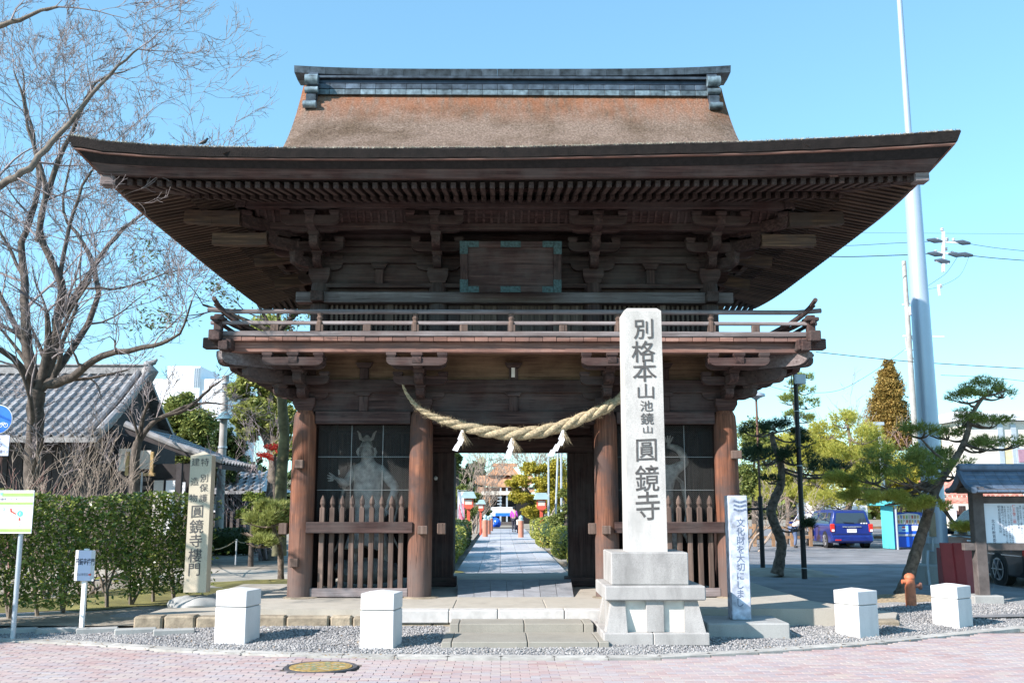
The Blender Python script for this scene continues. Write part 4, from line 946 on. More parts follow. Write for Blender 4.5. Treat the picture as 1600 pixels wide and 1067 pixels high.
# ---------------------------------------------------------------- small stone monument on a boulder
sm=thing('inscribed_stone_post','tan stone post with pointed top and carved characters beside the hedge','stone post',(0,0,0)); c0=gz(306,918,.36); sy=15.3
c0=at(306,918,sy); zt=at(306,712,sy).z; hwid=.165
sm_m=speck('tan_stone',(.52,.46,.35),.25,.3,150)
rot=R(1); 
def rv(x,y): return (c0.x+x*math.cos(rot)-y*math.sin(rot),sy+.1+x*math.sin(rot)+y*math.cos(rot))
b=MB(); vs=[]
for z,w_ in ((c0.z-.06,hwid),(zt-.0,hwid*.97)):
    for i,j in ((-1,-1),(1,-1),(1,1),(-1,1)): vs.append((*rv(i*w_,-hwid+(j+1)*w_*.72),z))
vs.append((*rv(0,-.04),zt+.07)); b.add(vs,[(3,2,1,0),(0,1,5,4),(1,2,6,5),(2,3,7,6),(3,0,4,7),(4,5,8),(5,6,8),(6,7,8),(7,4,8)]); b.build('shaft',sm_m,sm)
b=MB(); rock(b,(c0.x+.0,sy+.05,.22),(.40,.34,.14),3); b.build('base_boulder',m_conc2,sm,smooth=True,fix=True)
for ch,u,v,h_ in (('特',315,722,12),('別',315,747,12),('保',315,762,12),('護',315,778,12),('建',301,722,12),('造',301,752,12),('物',300,778,12),('圓',307,799,19),('鏡',307,822,20),('寺',307,844,19),('樓',307,867,20),('門',307,889,19)):
    b=MB(); p=at(u,v,sy); letter(b,ch,0,0,0,h_/1575*sy,off=.006 if h_>18 else .001,shear=.05)
    dx=(u-309)/1575*sy*1.02-.03; hx=-hwid*1.0-.004
    b.v=[(*rv(dx+q[0]+.03,hx),p.z+q[2]+(.0)) for q in b.v]; b.build('carved_character',m_ink,sm)
# ---------------------------------------------------------------- concrete bollards
m_wp=speck('white_painted_concrete',(.64,.64,.635),.06,.28,60)
BL=[((363,1003),62/2,'white concrete bollard left of the gate, nearest the hedge',-12),((592,1010),57/2,'white concrete bollard beside the left end of the stone steps',-9),((1349,992),64/2,'white concrete bollard in the gravel before the leaning pine',32),((1500,977),62/2,'white concrete bollard farthest right, before the notice board',38)]
for (uv,hp_,lab,ro) in BL:
    p=gz(uv[0],uv[1],.04); th=thing('bollard',lab,'bollard',(p.x,p.y+.22,.02),R(ro),'white concrete bollards along the kerb'); o=th
    s_=.205 if abs(ro)<20 else .195; hh={363:.63,592:.63,1349:.57,1500:.55}[uv[0]]
    def bb(z0,z1,s): 
        b=MB(); b.box(-s,-s,z0,s,s,z1,.006); return b
    ORG[th.name]=Vector((0,0,0))
    bb(-.05,hh*.68,s_).build('lower_block',m_wp,th); bb(hh*.68,hh*.70,s_-.012).build('groove',m_conc2,th)
    b=bb(hh*.70,hh,s_); b.build('upper_block',m_wp,th)
    b=MB(); b.add([(-s_+.004,-s_+.004,hh-.002),(s_-.004,-s_+.004,hh-.002),(s_-.004,s_-.004,hh-.002),(-s_+.004,s_-.004,hh-.002),(0,-s_*.3,hh+.03),(0,s_*.3,hh+.03)],[(0,1,4),(1,2,5,4),(2,3,5),(3,0,4,5)]); b.build('cap',m_wp,th)
# ---------------------------------------------------------------- white wooden pillar sign
m_wpost=plain('flaking_white_paint',(.42,.47,.56),.8,var=.45,scale=9,bmp=.3,bs=60)
wpY=13.35; wp_=thing('wooden_pillar_sign','tall whitewashed square wooden pillar with blue grey characters on a concrete footing','pillar sign',(at(1157,968,wpY).x,wpY+.13,.1))
p0=at(1157,968,wpY); z1=at(1155,774,wpY).z; cxp=at(1157,900,wpY).x
b=MB(); b.box(cxp-.125,wpY,p0.z,cxp+.125,wpY+.25,z1,.008); b.build('post',m_wpost,wp_)
fx0,fx1=at(1103,975,13.1).x,at(1231,975,13.1).x; b=MB(); b.box(fx0,13.0,.0,fx1,13.9,at(1160,972,13.1).z,.015); b.build('footing',m_conc2,wp_)
m_bl=plain('faded_blue_ink',(.12,.16,.24),.8,var=.3,scale=30)
for i,ch in enumerate('文化財を大切にしまし'):
    b=MB(); p=at(1157,816+i*13.9,wpY); letter(b,ch,p.x,wpY-.003,p.z,.105,off=.006); b.build('painted_character',m_bl,wp_)
b=MB()
for k in range(3):
    p=at(1156,784+k*6.5,wpY)
    for s in (-1,1): b.add([(p.x+s*.004,wpY-.003,p.z-.022),(p.x+s*.09,wpY-.003,p.z+.005),(p.x+s*.075,wpY-.003,p.z+.028),(p.x+s*.03,wpY-.003,p.z+.012),(p.x+s*.004,wpY-.003,p.z+.012)],[(0,1,2,3,4)])
b.build('crest',m_bl,wp_)
# ---------------------------------------------------------------- signs on the left
m_steel=plain('grey_painted_steel',(.45,.50,.55),.4,metal=.3,var=.08); m_wht=plain('white_enamel',(.82,.82,.80),.5,var=.03); m_green=plain('lime_green_print',(.36,.74,.16),.5); m_teal=plain('teal_print',(.12,.62,.46),.5); m_red=plain('red_print',(.72,.10,.07),.5); m_txt=plain('dark_print',(.04,.05,.09),.6)
gy=13.25
g_=thing('map_sign','white and green route map sign on a round grey post at the left edge','sign',(at(22,988,gy).x,gy,0))
p=at(23,988,gy); b=MB(); b.cyl((p.x-.02,gy,-.02),(p.x-.02,gy,1.62),.032,n=14); b.build('post',m_steel,g_,smooth=True)
A=at(2,766,gy); B=at(52,833,gy)
b=MB(); b.box(A.x-.02,gy-.06,B.z,B.x,gy-.045,A.z,.002); b.build('panel',m_wht,g_)
w_=B.x-A.x+.02; hz=A.z-B.z; X=lambda f:A.x-.02+w_*f; Z=lambda f:A.z-hz*f
for f0,f1,a in ((.06,.14,.14),(.27,.33,.02),(.89,.965,.02)): b=MB(); b.box(X(a),gy-.063,Z(f1),X(.98),gy-.0605,Z(f0)); b.build('green_band',m_green,g_)
b=MB(); letter(b,'米',X(.12),gy-.0645,Z(.08),.05,off=.01); b.build('emblem',m_teal,g_)
b=MB(); letter(b,'円鏡寺ウォーキングコース',X(.5),gy-.062,Z(.205),.035,wfac=.95); b.build('lettering',m_txt,g_)
b=MB(); b.cyl((X(.66),gy-.0605,Z(.54)),(X(.66),gy-.063,Z(.54)),.038,n=20); b.build('route_disc',m_teal,g_)
b=MB(); letter(b,'1',X(.66),gy-.0645,Z(.54),.05,off=.02); b.build('number',m_wht,g_)
b=MB(); letter(b,'2',X(.22),gy-.062,Z(.44),.05,off=.01); letter(b,'12',X(.66),gy-.062,Z(.80),.045); b.build('number',m_teal,g_)
b=MB(); b.obox((X(.40),gy-.063,Z(.42)),(X(.42),gy-.063,Z(.50)),.004,.02,up=(1,0,0)); b.obox((X(.42),gy-.063,Z(.49)),(X(.54),gy-.063,Z(.545)),.004,.02); b.box(X(.64),gy-.064,Z(.68),X(.67),gy-.062,Z(.63)); b.add([(X(.61),gy-.064,Z(.67)),(X(.70),gy-.064,Z(.67)),(X(.655),gy-.064,Z(.71))],[(2,1,0)]); b.build('route_arrow',m_red,g_)
sy_=13.3; p=gz(127,988,.02); ss=thing('small_white_sign','small white sign board with black lettering and red arrow on a white square stake','sign',(p.x,p.y,.0),R(-14)); ORG[ss.name]=Vector((0,0,0))
zt=at(132,858,p.y).z; zb=at(132,907,p.y).z
b=MB(); b.box(-.03,-.02,-.02,.03,.02,zt+.01,.003); b.build('stake',m_wht,ss)
b=MB(); b.box(-.145,-.035,zb,.155,-.022,zt-.01,.002); b.build('panel',plain('off_white_panel',(.60,.60,.60),.6,var=.04),ss)
b=MB(); b.box(-.09,-.0365,zb+.004,.10,-.0352,zt-.014); b.build('paper_sheet',plain('pale_blue_sheet',(.62,.66,.82),.6,var=.03),ss)
b=MB(); letter(b,'円鏡寺楼門',.012,-.0375,zt-.16,.085,wfac=.62,off=.022); b.build('lettering',m_txt,ss)
b=MB(); letter(b,'次は神明宮',-.02,-.0375,zb+.085,.038,wfac=.85); b.build('lettering',m_txt,ss)
b=MB(); b.box(.075,-.0385,zb+.075,.10,-.0373,zb+.095); b.add([(.098,-.0385,zb+.062),(.122,-.0385,zb+.085),(.098,-.0385,zb+.108)],[(0,1,2)]); b.build('arrow',m_red,ss)
by=13.6; cs=at(-4,655,by); bs=thing('cycle_path_sign','round blue pedestrian and bicycle sign above a white plate at the left edge','road sign',(cs.x-.03,by,0))
m_blue=plain('sign_blue',(.02,.16,.62),.4); r=.20
b=MB(); b.cyl((cs.x-.03,by+.06,0),(cs.x-.03,by+.06,cs.z+.3),.03,n=12); b.build('post',m_steel,bs,smooth=True)
b=MB(); b.cyl((cs.x,by,cs.z),(cs.x,by+.012,cs.z),r,n=40); b.build('rim',m_wht,bs); b=MB(); b.cyl((cs.x,by-.003,cs.z),(cs.x,by-.0005,cs.z),r-.008,n=40); b.build('disc',m_blue,bs)
b=MB()
def ringz(cx_,cz_,r1,r2,n=18):
    vs=[];
    for k in range(n): a=k*2*math.pi/n; vs+= [(cx_+r1*math.cos(a),by-.005,cz_+r1*math.sin(a)),(cx_+r2*math.cos(a),by-.005,cz_+r2*math.sin(a))]
    b.add(vs,[(2*k,2*k+1,(2*k+3)%(2*n),(2*k+2)%(2*n)) for k in range(n)])
ringz(cs.x+.12,cs.z-.08,.024,.030); ringz(cs.x+.045,cs.z-.08,.024,.030)
def bar(x0,z0,x1,z1,w=.006): b.obox((x0,by-.005,z0),(x1,by-.005,z1),.002,w,up=(0,0,1) if abs(x1-x0)>abs(z1-z0)*.2 else (1,0,0))
for a_ in ((.045,-.08,.065,-.045),(.065,-.045,.105,-.045),(.105,-.045,.12,-.08),(.065,-.045,.085,-.08),(.085,-.08,.105,-.045)): bar(cs.x+a_[0],cs.z+a_[1],cs.x+a_[2],cs.z+a_[3])
ringz(cs.x-.02,cs.z+.10,.0,.026); bar(cs.x-.02,cs.z+.07,cs.x-.02,cs.z-.0,.04); bar(cs.x-.03,cs.z,cs.x-.05,cs.z-.08,.02); bar(cs.x-.01,cs.z,cs.x+.0,cs.z-.06,.02); b.build('pictogram',m_wht,bs)
q=at(14,680,by); q2=at(14,712,by)
b=MB(); b.box(cs.x-.17,by-.0,q2.z,q.x+.01,by+.01,q.z,.002); b.build('lower_plate',plain('pale_lilac_plate',(.66,.67,.80),.5,var=.03),bs)
hz=q.z-q2.z; 
for s,f in (('7 - 9',.2),('15 - 17',.5),('(土・日を除く)',.8)): b=MB(); letter(b,s,(cs.x-.17+q.x+.01)/2,by-.002,q.z-hz*f,.055 if f<.7 else .045,off=.01 if f<.7 else 0); b.build('lettering',m_txt,bs)
# ---------------------------------------------------------------- hydrant, red panel, poles, notice board
p=gz(1424,947,.08); m_or=plain('orange_red_paint',(.50,.15,.07),.6,var=.25,scale=14)
hy=thing('standpipe_hydrant','orange standpipe hydrant at the foot of the leaning pine','hydrant',(p.x,p.y,.05))
b=MB(); b.lathe([(.085,-.02),(.082,.30),(.075,.46),(.085,.465),(.085,.49),(.07,.52),(.03,.545)],(p.x,p.y,.06),20); b.build('standpipe',m_or,hy,smooth=True)
b=MB(); b.cyl((p.x+.06,p.y,.40),(p.x+.17,p.y,.40),.03,n=12); b.cyl((p.x+.15,p.y,.40),(p.x+.18,p.y,.40),.055,n=12); b.build('outlet_valve',plain('rusty_valve',(.3,.13,.09),.8,var=.3),hy,smooth=True)
b=MB(); b.cyl((p.x-.13,p.y,.47),(p.x-.06,p.y,.47),.035,n=12); b.build('side_cap',m_or,hy,smooth=True)
Y=18.2; m_rp=plain('dark_red_steel',(.28,.035,.045),.5,var=.12,scale=5)
a=at(1482,925,Y); c=at(1532,925,Y); zt=at(1505,848,Y).z; rp=thing('red_metal_trough','dark red folded metal sheet standing beside the notice board post','metal panel',((a.x+c.x)/2,Y,.06))
b=MB(); xs_=[a.x,a.x+.16,a.x+.22,a.x+.36,c.x+.02]; ys_=[Y+.1,Y,Y+.06,Y-.02,Y+.10]
vs=[];
for x,y in zip(xs_,ys_): vs+=[(x,y,.05),(x-.05,y,zt+.0)]
for x,y in zip(xs_,ys_): vs+=[(x,y+.03,.05),(x-.05,y+.03,zt+.0)]
n=len(xs_); b.add(vs,[(2*i,2*i+2,2*i+3,2*i+1) for i in range(n-1)]+[(2*n+2*i+1,2*n+2*i+3,2*n+2*i+2,2*n+2*i) for i in range(n-1)]+[(2*i+1,2*i+3,2*n+2*i+3,2*n+2*i+1) for i in range(n-1)]); b.build('folded_sheet',m_rp,rp)
b=MB(); b.box(xs_[0]+.05,Y+.12,.05,xs_[0]+.09,Y+.5,zt*.9); b.box(xs_[-1]-.09,Y+.12,.05,xs_[-1]-.05,Y+.5,zt*.9); b.build('rear_leg',m_rp,rp)
# notice board
Y=17.0; m_nb=plain('stained_board_wood',(.10,.085,.08),.8,var=.3,scale=7,bmp=.3,bs=60)
pp=at(1536,930,Y); nbx=pp.x; nb=thing('roofed_notice_board','roofed wooden notice board with a white text panel at the right edge','notice board',(nbx+1.1,Y,.06))
zr=at(1536,742,Y).z
for x in (nbx,nbx+2.3):
    b=MB(); b.box(x-.095,Y-.08,.2,x+.095,Y+.10,zr,.01); b.build('post',m_nb,nb); b=MB(); b.box(x-.25,Y-.22,.03,x+.25,Y+.25,.22,.015); b.build('footing',m_conc2,nb)
z0,z1=at(1570,848,Y).z,at(1570,786,Y).z
b=MB(); b.box(nbx+.097,Y-.03,z0,nbx+2.2,Y+.02,z1,.003); b.build('text_panel',plain('pale_blue_panel',(.72,.76,.82),.5,var=.03),nb)
for za,zb_ in ((z0-.12,z0),(z1,z1+.12)): b=MB(); b.box(nbx-.28 if za<z0 else nbx+.096,Y-.06,za,nbx+2.3,Y+.05,zb_,.006); b.build('cross_rail',m_nb,nb)
cols=[('北方町教育委員会',1550,807,.062,0),('昭和指定重要文化財',1559,789,.05,0),('鎌倉時代の作と伝える像',1564,789,.045,0),('木造寄木造り玉眼入り彩色の像で力強い姿を',1568,789,.036,0),('あらわし阿形と吽形の二体が楼門の左右に安置',1573,789,.036,0),('されている仏師の作と伝えられ寺の宝である',1577,789,.036,0),('仁王像二躯',1582,788,.062,1),('国指定重要文化財',1588,791,.045,0),('楼門は桧皮葺で上層に縁をめぐらし',1592,788,.036,0),('三間一戸の形式をもつ建物である',1597,788,.036,0),('永仁四年の建立とされる',1602,788,.036,0)]
for s,u,v,h_,red in cols:
    b=MB(); p=at(u,v,Y); 
    if s[0]=='北': p=at(u,v+4,Y)
    for i,ch in enumerate(s): letter(b,ch,p.x,Y-.0325,p.z-.03-i*h_*1.02,h_*.9,off=.004 if h_>.05 else 0)
    b.build('lettering',m_red if red else m_txt,nb)
m_kaw=plain('blue_grey_roof_tile',(.10,.14,.20),.5,var=.3,scale=6,spread=.2,bmp=.2,bs=40)
rx0,rx1=nbx-.24,nbx+2.8; zr0=at(1560,768,Y-.55).z; zr1=at(1560,731,Y).z-.03
def nroof(x,t): # t 0 ridge..1 eave
    return (x,t*.48,zr1-(zr1-zr0)*(.25*t+.75*(1-(1-t)**1.0)*1)-.0+.06*math.sin(t*math.pi)*-1)
til=MB(); 
for s in (-1,1):
    for k in range(6):
        t0,t1=k/6,(k+1)/6+.02
        nx=16
        for i in range(nx):
            a_=rx0+(rx1-rx0)*i/nx; c_=a_+(rx1-rx0)/nx-.006
            if s>0: continue
            p0=nroof(a_,t0);p1=nroof(a_,t1); b=MB(); up=.03
            b.add([(a_,Y+s*p0[1],p0[2]+up*.3),(c_,Y+s*p0[1],p0[2]+up*.3),(c_,Y+s*p1[1],p1[2]+up),(a_,Y+s*p1[1],p1[2]+up),(c_,Y+s*p1[1],p1[2]),(a_,Y+s*p1[1],p1[2])],[(0,1,2,3),(3,2,4,5)]); b.build('roof_tile',m_kaw,nb)
    b=MB(); 
    b.grid(lambda i,j:(rx0+(rx1-rx0)*i,Y+s*nroof(0,j)[1],nroof(0,j)[2]-.012),2,8); b.build('roof_boarding',m_nb,nb)
b=MB(); b.box(rx0-.03,Y-.09,zr1-.02,rx1+.03,Y+.09,zr1+.10,.03); b.build('ridge_tile',m_kaw,nb)
b=MB()   # curved gable board at the left end
for s in (-1,1): b.sweep([(rx0-.01,Y+s*t*.5,zr1-.02-(zr1-zr0)*(t**.8)-.05*math.sin(t*3.1)+.05*t**3) for t in (0,.25,.5,.75,1)],[.05,.05,.05,.05,.055],6)
b.build('gable_board',m_kaw,nb,smooth=True)
b=MB(); b.box(rx0+.1,Y-.4,zr0-.02,rx0+.2,Y+.4,zr0+.08); b.box(rx1-.2,Y-.4,zr0-.02,rx1-.1,Y+.4,zr0+.08); b.box(rx0,Y-.42,zr0-.03,rx1,Y-.34,zr0+.05); b.build('roof_beam',m_nb,nb)
# big steel pole
Y=21.5; X=at(1465,880,Y).x; bp=thing('steel_mast','very tall pale steel mast on a concrete block at the right','mast',(X,Y,.06)); m_mast=plain('pale_galvanised_steel',(.42,.50,.60),.38,metal=.35,var=.06,scale=1)
zs=at(1430,245,Y).z
b=MB(); b.cyl((X,Y,.45),(X,Y,zs),.245,.165,n=32); b.build('lower_tube',m_mast,bp,smooth=True); b=MB(); b.cyl((X,Y,zs),(X,Y,16),.075,.05,n=20); b.build('upper_tube',m_mast,bp,smooth=True)
b=MB(); b.lathe([(.33,.3),(.33,.42),(.29,.75),(.25,.9)],(X,Y,0),24); b.build('base_collar',m_conc2,bp,smooth=True)
b=MB(); b.box(X-.45,Y-.42,.0,X+.32,Y+.42,.47,.03); b.build('concrete_block',m_conc2,bp)
b=MB(); q=at(1458,838,Y-.3); b.box(q.x-.06,Y-.34,q.z,q.x+.06,Y-.24,at(1458,800,Y-.3).z,.006); b.build('junction_box',plain('tan_box',(.36,.28,.18),.6),bp)
b=MB(); b.sweep([(q.x,Y-.29,q.z),(q.x-.02,Y-.3,q.z-.3),(q.x-.14,Y-.33,.75),(q.x-.2,Y-.4,.45),(q.x-.2,Y-.46,.03)],.028,8); b.build('conduit',m_steel,bp,smooth=True)
# black posts
m_blk=plain('black_brown_paint',(.018,.016,.016),.55,var=.2); m_rust=plain('rusty_brown_paint',(.14,.07,.05),.7,var=.2)
Y=gz(1258,904,.06).y; X=at(1257,900,Y).x
p1=thing('camera_post','tall black post with a pale junction box near its top','post',(X,Y,.06)); zt=at(1247,578,Y).z
b=MB(); b.cyl((X,Y,0),(X,Y,zt),.062,.05,n=14); b.build('tube',m_blk,p1,smooth=True); q=at(1248,600,Y-.1); b=MB(); b.box(X-.04,Y-.16,q.z-.0,X+.20,Y-.06,at(1248,586,Y).z,.01); b.build('junction_box',m_steel,p1)
for v in (643,728,888): b=MB(); q=at(1250,v,Y); b.cyl((X,Y,q.z),(X,Y,q.z+.02),.068,n=14); b.build('band',m_steel,p1)
b=MB(); b.cyl((X-.09,Y,zt-.55),(X-.09,Y,zt+.02),.012,n=8); b.build('cable_pipe',m_blk,p1)
Y=gz(1192,886,.12).y+.0; X=at(1192,886,Y).x
p2=thing('garden_lamp_post','thin brown lamp post with a black lower half between gate and pine','lamp post',(X,Y,.06)); zt=at(1186,625,Y).z
b=MB(); b.cyl((X,Y,0),(X,Y,at(1190,775,Y).z),.062,n=12); b.build('lower_tube',m_blk,p2,smooth=True); b=MB(); b.cyl((X,Y,at(1190,775,Y).z),(X,Y,zt),.03,n=12); b.build('upper_tube',m_rust,p2,smooth=True)
b=MB(); b.lathe([(.03,0),(.12,.06),(.24,.10),(.23,.16),(.1,.22),(.02,.24)],(X,Y,zt),18); b.build('lamp_head',m_steel,p2,smooth=True)
b=MB(); zb=at(1190,795,Y).z; b.cyl((X-.7,Y,zb),(X+.38,Y,zb),.03,n=10); b.build('cross_bar',m_blk,p2,smooth=True)
# ================================================================ VEGETATION
m_bark=plain('grey_brown_bark',(.16,.135,.11),.95,var=.45,scale=9,bmp=1,bs=30); m_barkd=plain('dark_bark',(.085,.07,.058),.95,var=.5,scale=9,bmp=1,bs=30)
m_barkp=plain('pine_bark',(.15,.115,.09),.95,var=.6,scale=13,bmp=1,bs=26); m_twig=plain('pale_twig',(.30,.245,.20),.9,var=.3,scale=6); m_twigd=plain('brown_twig',(.23,.20,.20),.9,var=.3,scale=6)
m_pine=leafmat('pine_needles',[(.1,(.08,.12,.035)),(.45,(.19,.25,.06)),(.8,(.34,.38,.09)),(1,(.46,.46,.14))],.55,.25)
m_pineb=leafmat('bright_pine_needles',[(.1,(.20,.22,.04)),(.45,(.42,.43,.08)),(.8,(.62,.58,.14)),(1,(.72,.66,.2))],.55,.4)
m_pined=leafmat('dark_pine_needles',[(.1,(.018,.035,.018)),(.5,(.04,.075,.035)),(.9,(.08,.13,.05)),(1,(.12,.16,.06))],.55,.2)
m_hedge=leafmat('hedge_leaves',[(.05,(.035,.06,.015)),(.4,(.10,.16,.035)),(.65,(.21,.27,.055)),(.88,(.38,.41,.10)),(1,(.55,.52,.2))],.32,.22)
m_box=leafmat('clipped_bush_leaves',[(.1,(.12,.15,.03)),(.5,(.28,.31,.06)),(.9,(.45,.43,.10)),(1,(.55,.5,.15))],.5,.2)
m_ever=leafmat('evergreen_leaves',[(.1,(.07,.10,.03)),(.5,(.18,.22,.06)),(.9,(.32,.35,.10)),(1,(.42,.42,.14))],.45,.25)
m_everd=leafmat('dark_evergreen_leaves',[(.1,(.018,.035,.012)),(.5,(.045,.075,.022)),(.9,(.09,.13,.035)),(1,(.13,.16,.05))],.45,.2)
m_yel=leafmat('yellow_green_leaves',[(.1,(.20,.20,.03)),(.5,(.42,.38,.05)),(.9,(.60,.50,.09)),(1,(.70,.60,.15))],.5,.35)
m_redl=leafmat('red_berries',[(.1,(.45,.03,.02)),(.5,(.62,.06,.04)),(1,(.7,.15,.10))],.5,.3)
m_bronze=leafmat('bronze_conifer_leaves',[(.1,(.14,.10,.03)),(.4,(.28,.19,.05)),(.7,(.42,.28,.08)),(1,(.28,.29,.08))],.6,.2)
def pine(name,label,base,path,pads,mneed,mbark,group=None,tl=.085,tw=.0042,dens=900,k=8,cat='pine tree'):
    """path: (u,v,Y,r); pads: (u,v,Y,ru,rv) all read off the picture and placed at their own distance"""
    t=thing(name,label,cat,base,0,group); pads=[(u,v,Y,ru*1.08,rv*1.55) for u,v,Y,ru,rv in pads]; pts=[at(u,v,Y) for u,v,Y,_ in path]; pts[0]=Vector((pts[0].x,pts[0].y,base[2]-.02)); path=[(a_,b_,c_,r_*.72) for a_,b_,c_,r_ in path]
    cp_,cr_=spl(pts,[r for *_,r in path],6); cr_=[r*(1+.06*math.sin(i*1.9)) for i,r in enumerate(cr_)]; b=MB(); b.sweep(cp_,cr_,12); b.build('trunk',mbark,t,smooth=True)
    for (u,v,Y,ru,rv) in pads:
        c=at(u,v,Y); a=ru/1575*Y; h=max(.10,rv/1575*Y)
        # the limb that carries the pad
        best=min(cp_[3:],key=lambda q:(q-c).length+max(0,q.z-c.z)*1.5); e=c-Vector((0,0,h*.7)); mid=(best+e)/2+Vector((0,0,-.08*(best-e).length))
        b=MB(); q,_=spl([best,mid,e],[1,1,1],6); n=len(q); b.sweep(q,[max(.014,.03*a+.022*(1-i/n)) for i in range(n)],7)
        for s in range(7):
            an=rng.uniform(0,6.28); f=rng.uniform(.5,.95); w_=c+Vector((math.cos(an)*a*f,math.sin(an)*a*.8*f,-h*.25)); b.sweep([e,(e+w_)/2+Vector((0,0,-.02)),w_],[.022,.015,.008],4,cap=False)
        b.build('limb',mbark,t,smooth=True)
        N=int(dens*a*a*1.6)+60; C=[]
        ns=max(4,int(a*9)); 
        for s in range(ns):
            an=rng.uniform(0,6.28); f=math.sqrt(rng.random())*.82; sub=c+Vector((math.cos(an)*a*f,math.sin(an)*a*.8*f,h*.35*(1-f*f)-rng.uniform(0,.3)*h))
            C.append(blob_pts(tuple(sub),(a*.36+.05,a*.33+.05,h*.62),max(10,N//ns),.2))
        C=np.concatenate(C); D=(C-np.array(c))/np.array([a,a,h*1.2]); D[:,2]=D[:,2]*.6+.75; V,Fc=needles(C,D,tl,tw,k); npobj('needle_pad',V,Fc,mneed,t)
    return t
# the leaning pine in front of the mast
b0=gz(1420,928,.12); Yp=b0.y
pine('leaning_pine','leaning cloud pruned pine with thick curved trunk behind the orange standpipe',(b0.x,b0.y,.1),
 [(1408,935,Yp,.20),(1418,905,Yp,.155),(1432,860,Yp,.14),(1446,815,Yp,.13),(1458,775,Yp,.115),(1475,742,Yp+.1,.10),(1500,705,Yp+.1,.085),(1513,672,Yp,.07),(1520,645,Yp,.055),(1535,622,Yp,.045)],
 [(1540,605,Yp,34,13),(1512,620,Yp-.1,30,10),(1565,612,Yp+.2,22,9),(1500,654,Yp+.3,30,14),(1545,658,Yp-.2,36,10),(1438,672,Yp-.2,36,12),(1480,676,Yp+.4,28,10),(1565,690,Yp-.3,36,12),(1530,696,Yp+.3,26,10),
  (1400,716,Yp-.4,46,16),(1450,712,Yp+.4,40,14),(1490,730,Yp-.5,40,15),(1365,740,Yp+.2,34,15),(1425,742,Yp-.7,42,16)],m_pine,m_barkp)
pine('leaning_pine_low_bough','low sunlit yellowish pine bough reaching left beside the mast',(b0.x-.05,b0.y-.02,.1),
 [(1410,935,Yp+.3,.05),(1436,860,Yp+.32,.04),(1450,800,Yp+.3,.04)],
 [],m_pineb,m_barkp) if False else None
lp=bpy.data.objects['leaning_pine']
for (u,v,dY,ru,rv) in ((1382,778,-.3,38,18),(1340,772,.2,30,14),(1448,786,-.6,34,15),(1510,824,-.5,32,11),(1310,748,.5,32,20)):  # low bough gets brighter needles: its sunlight is put into the colour
    c=at(u,v,Yp+dY); a=ru/1575*Yp; h=rv/1575*Yp; st=at(1462,772,Yp) if u>1400 else at(1470,750,Yp)
    b=MB(); e=c-Vector((0,0,h*.6)); q,_=spl([st,(st+e)/2+Vector((0,0,-.12)),e],[1,1,1],6); b.sweep(q,[.045-.03*i/len(q) for i in range(len(q))],7); b.build('limb',m_barkp,lp,smooth=True)
    C=np.concatenate([blob_pts(tuple(c+Vector((rng.uniform(-.6,.6)*a,rng.uniform(-.5,.5)*a,rng.uniform(-.3,.2)*h))),(a*.42,a*.4,h*.6),int(40+150*a),.2) for _ in range(7)])
    D=(C-np.array(c))/np.array([a,a,h]); D[:,2]=D[:,2]*.5+.7; V,Fc=needles(C,D,.085,.0042,8); npobj('needle_pad',V,Fc,m_pineb,lp)
# dark pine between the two black posts
b1=gz(1216,893,.18); Yq=b1.y
pine('dark_pine','dark green pine with S curved trunk between the two black posts',(b1.x,b1.y,.14),
 [(1214,893,Yq,.22),(1219,870,Yq,.17),(1221,847,Yq,.165),(1213,825,Yq,.16),(1205,800,Yq,.155),(1211,778,Yq,.15),(1219,760,Yq,.14),(1221,735,Yq,.12),(1216,712,Yq,.11),(1209,695,Yq,.10),(1206,676,Yq,.08)],
 [(1215,663,Yq,32,11),(1180,671,Yq-.3,24,10),(1243,680,Yq+.3,24,10),(1258,690,Yq,16,8),(1195,712,Yq-.5,36,14),(1240,712,Yq-.4,30,14),(1175,705,Yq+.5,26,14),(1280,732,Yq-.3,32,14),(1305,728,Yq+.2,22,10),(1246,818,Yq-.6,22,10),(1204,748,Yq-.2,12,7)],m_pined,m_barkp,tl=.11,tw=.006,dens=420)
# bright pines behind the parked van
def farpine(lab,u,vb,zb,trunk,pads,m,**k):
    b_=gz(u,vb,zb); Yf=b_.y; pine('pine_tree',lab,(b_.x,b_.y,zb-.02),[(a,c,Yf,r) for a,c,r in trunk],[(a,c,Yf+d,ru,rv) for a,c,d,ru,rv in pads],m,m_barkp,'pines in the parking area',**k)
farpine('bright yellow green pine spreading low behind the dark pine',1330,852,.05,[(1330,852,.2),(1325,800,.18),(1335,760,.16),(1330,700,.12),(1322,650,.06)],
 [(1318,655,0,26,14),(1290,672,1,28,14),(1345,678,-1,34,16),(1275,700,0,26,18),(1315,712,-1,34,18),(1365,705,0,34,18),(1290,745,1,30,20),(1340,752,-1,40,20),(1270,782,0,26,20),(1385,745,.5,26,16),(1310,780,-1.2,40,14)],m_pineb,tl=.15,tw=.010,dens=330,k=9)
farpine('bright green pine low behind the lamp post, left of the larger bright pine',1228,850,.05,[(1228,850,.16),(1232,800,.14),(1226,750,.12),(1230,700,.08)],
 [(1228,690,0,22,12),(1208,712,1,26,16),(1245,725,-1,26,16),(1215,748,0,30,18),(1245,770,-1,26,14),(1200,775,.5,26,14)],m_pineb,tl=.15,tw=.010,dens=300,k=9)
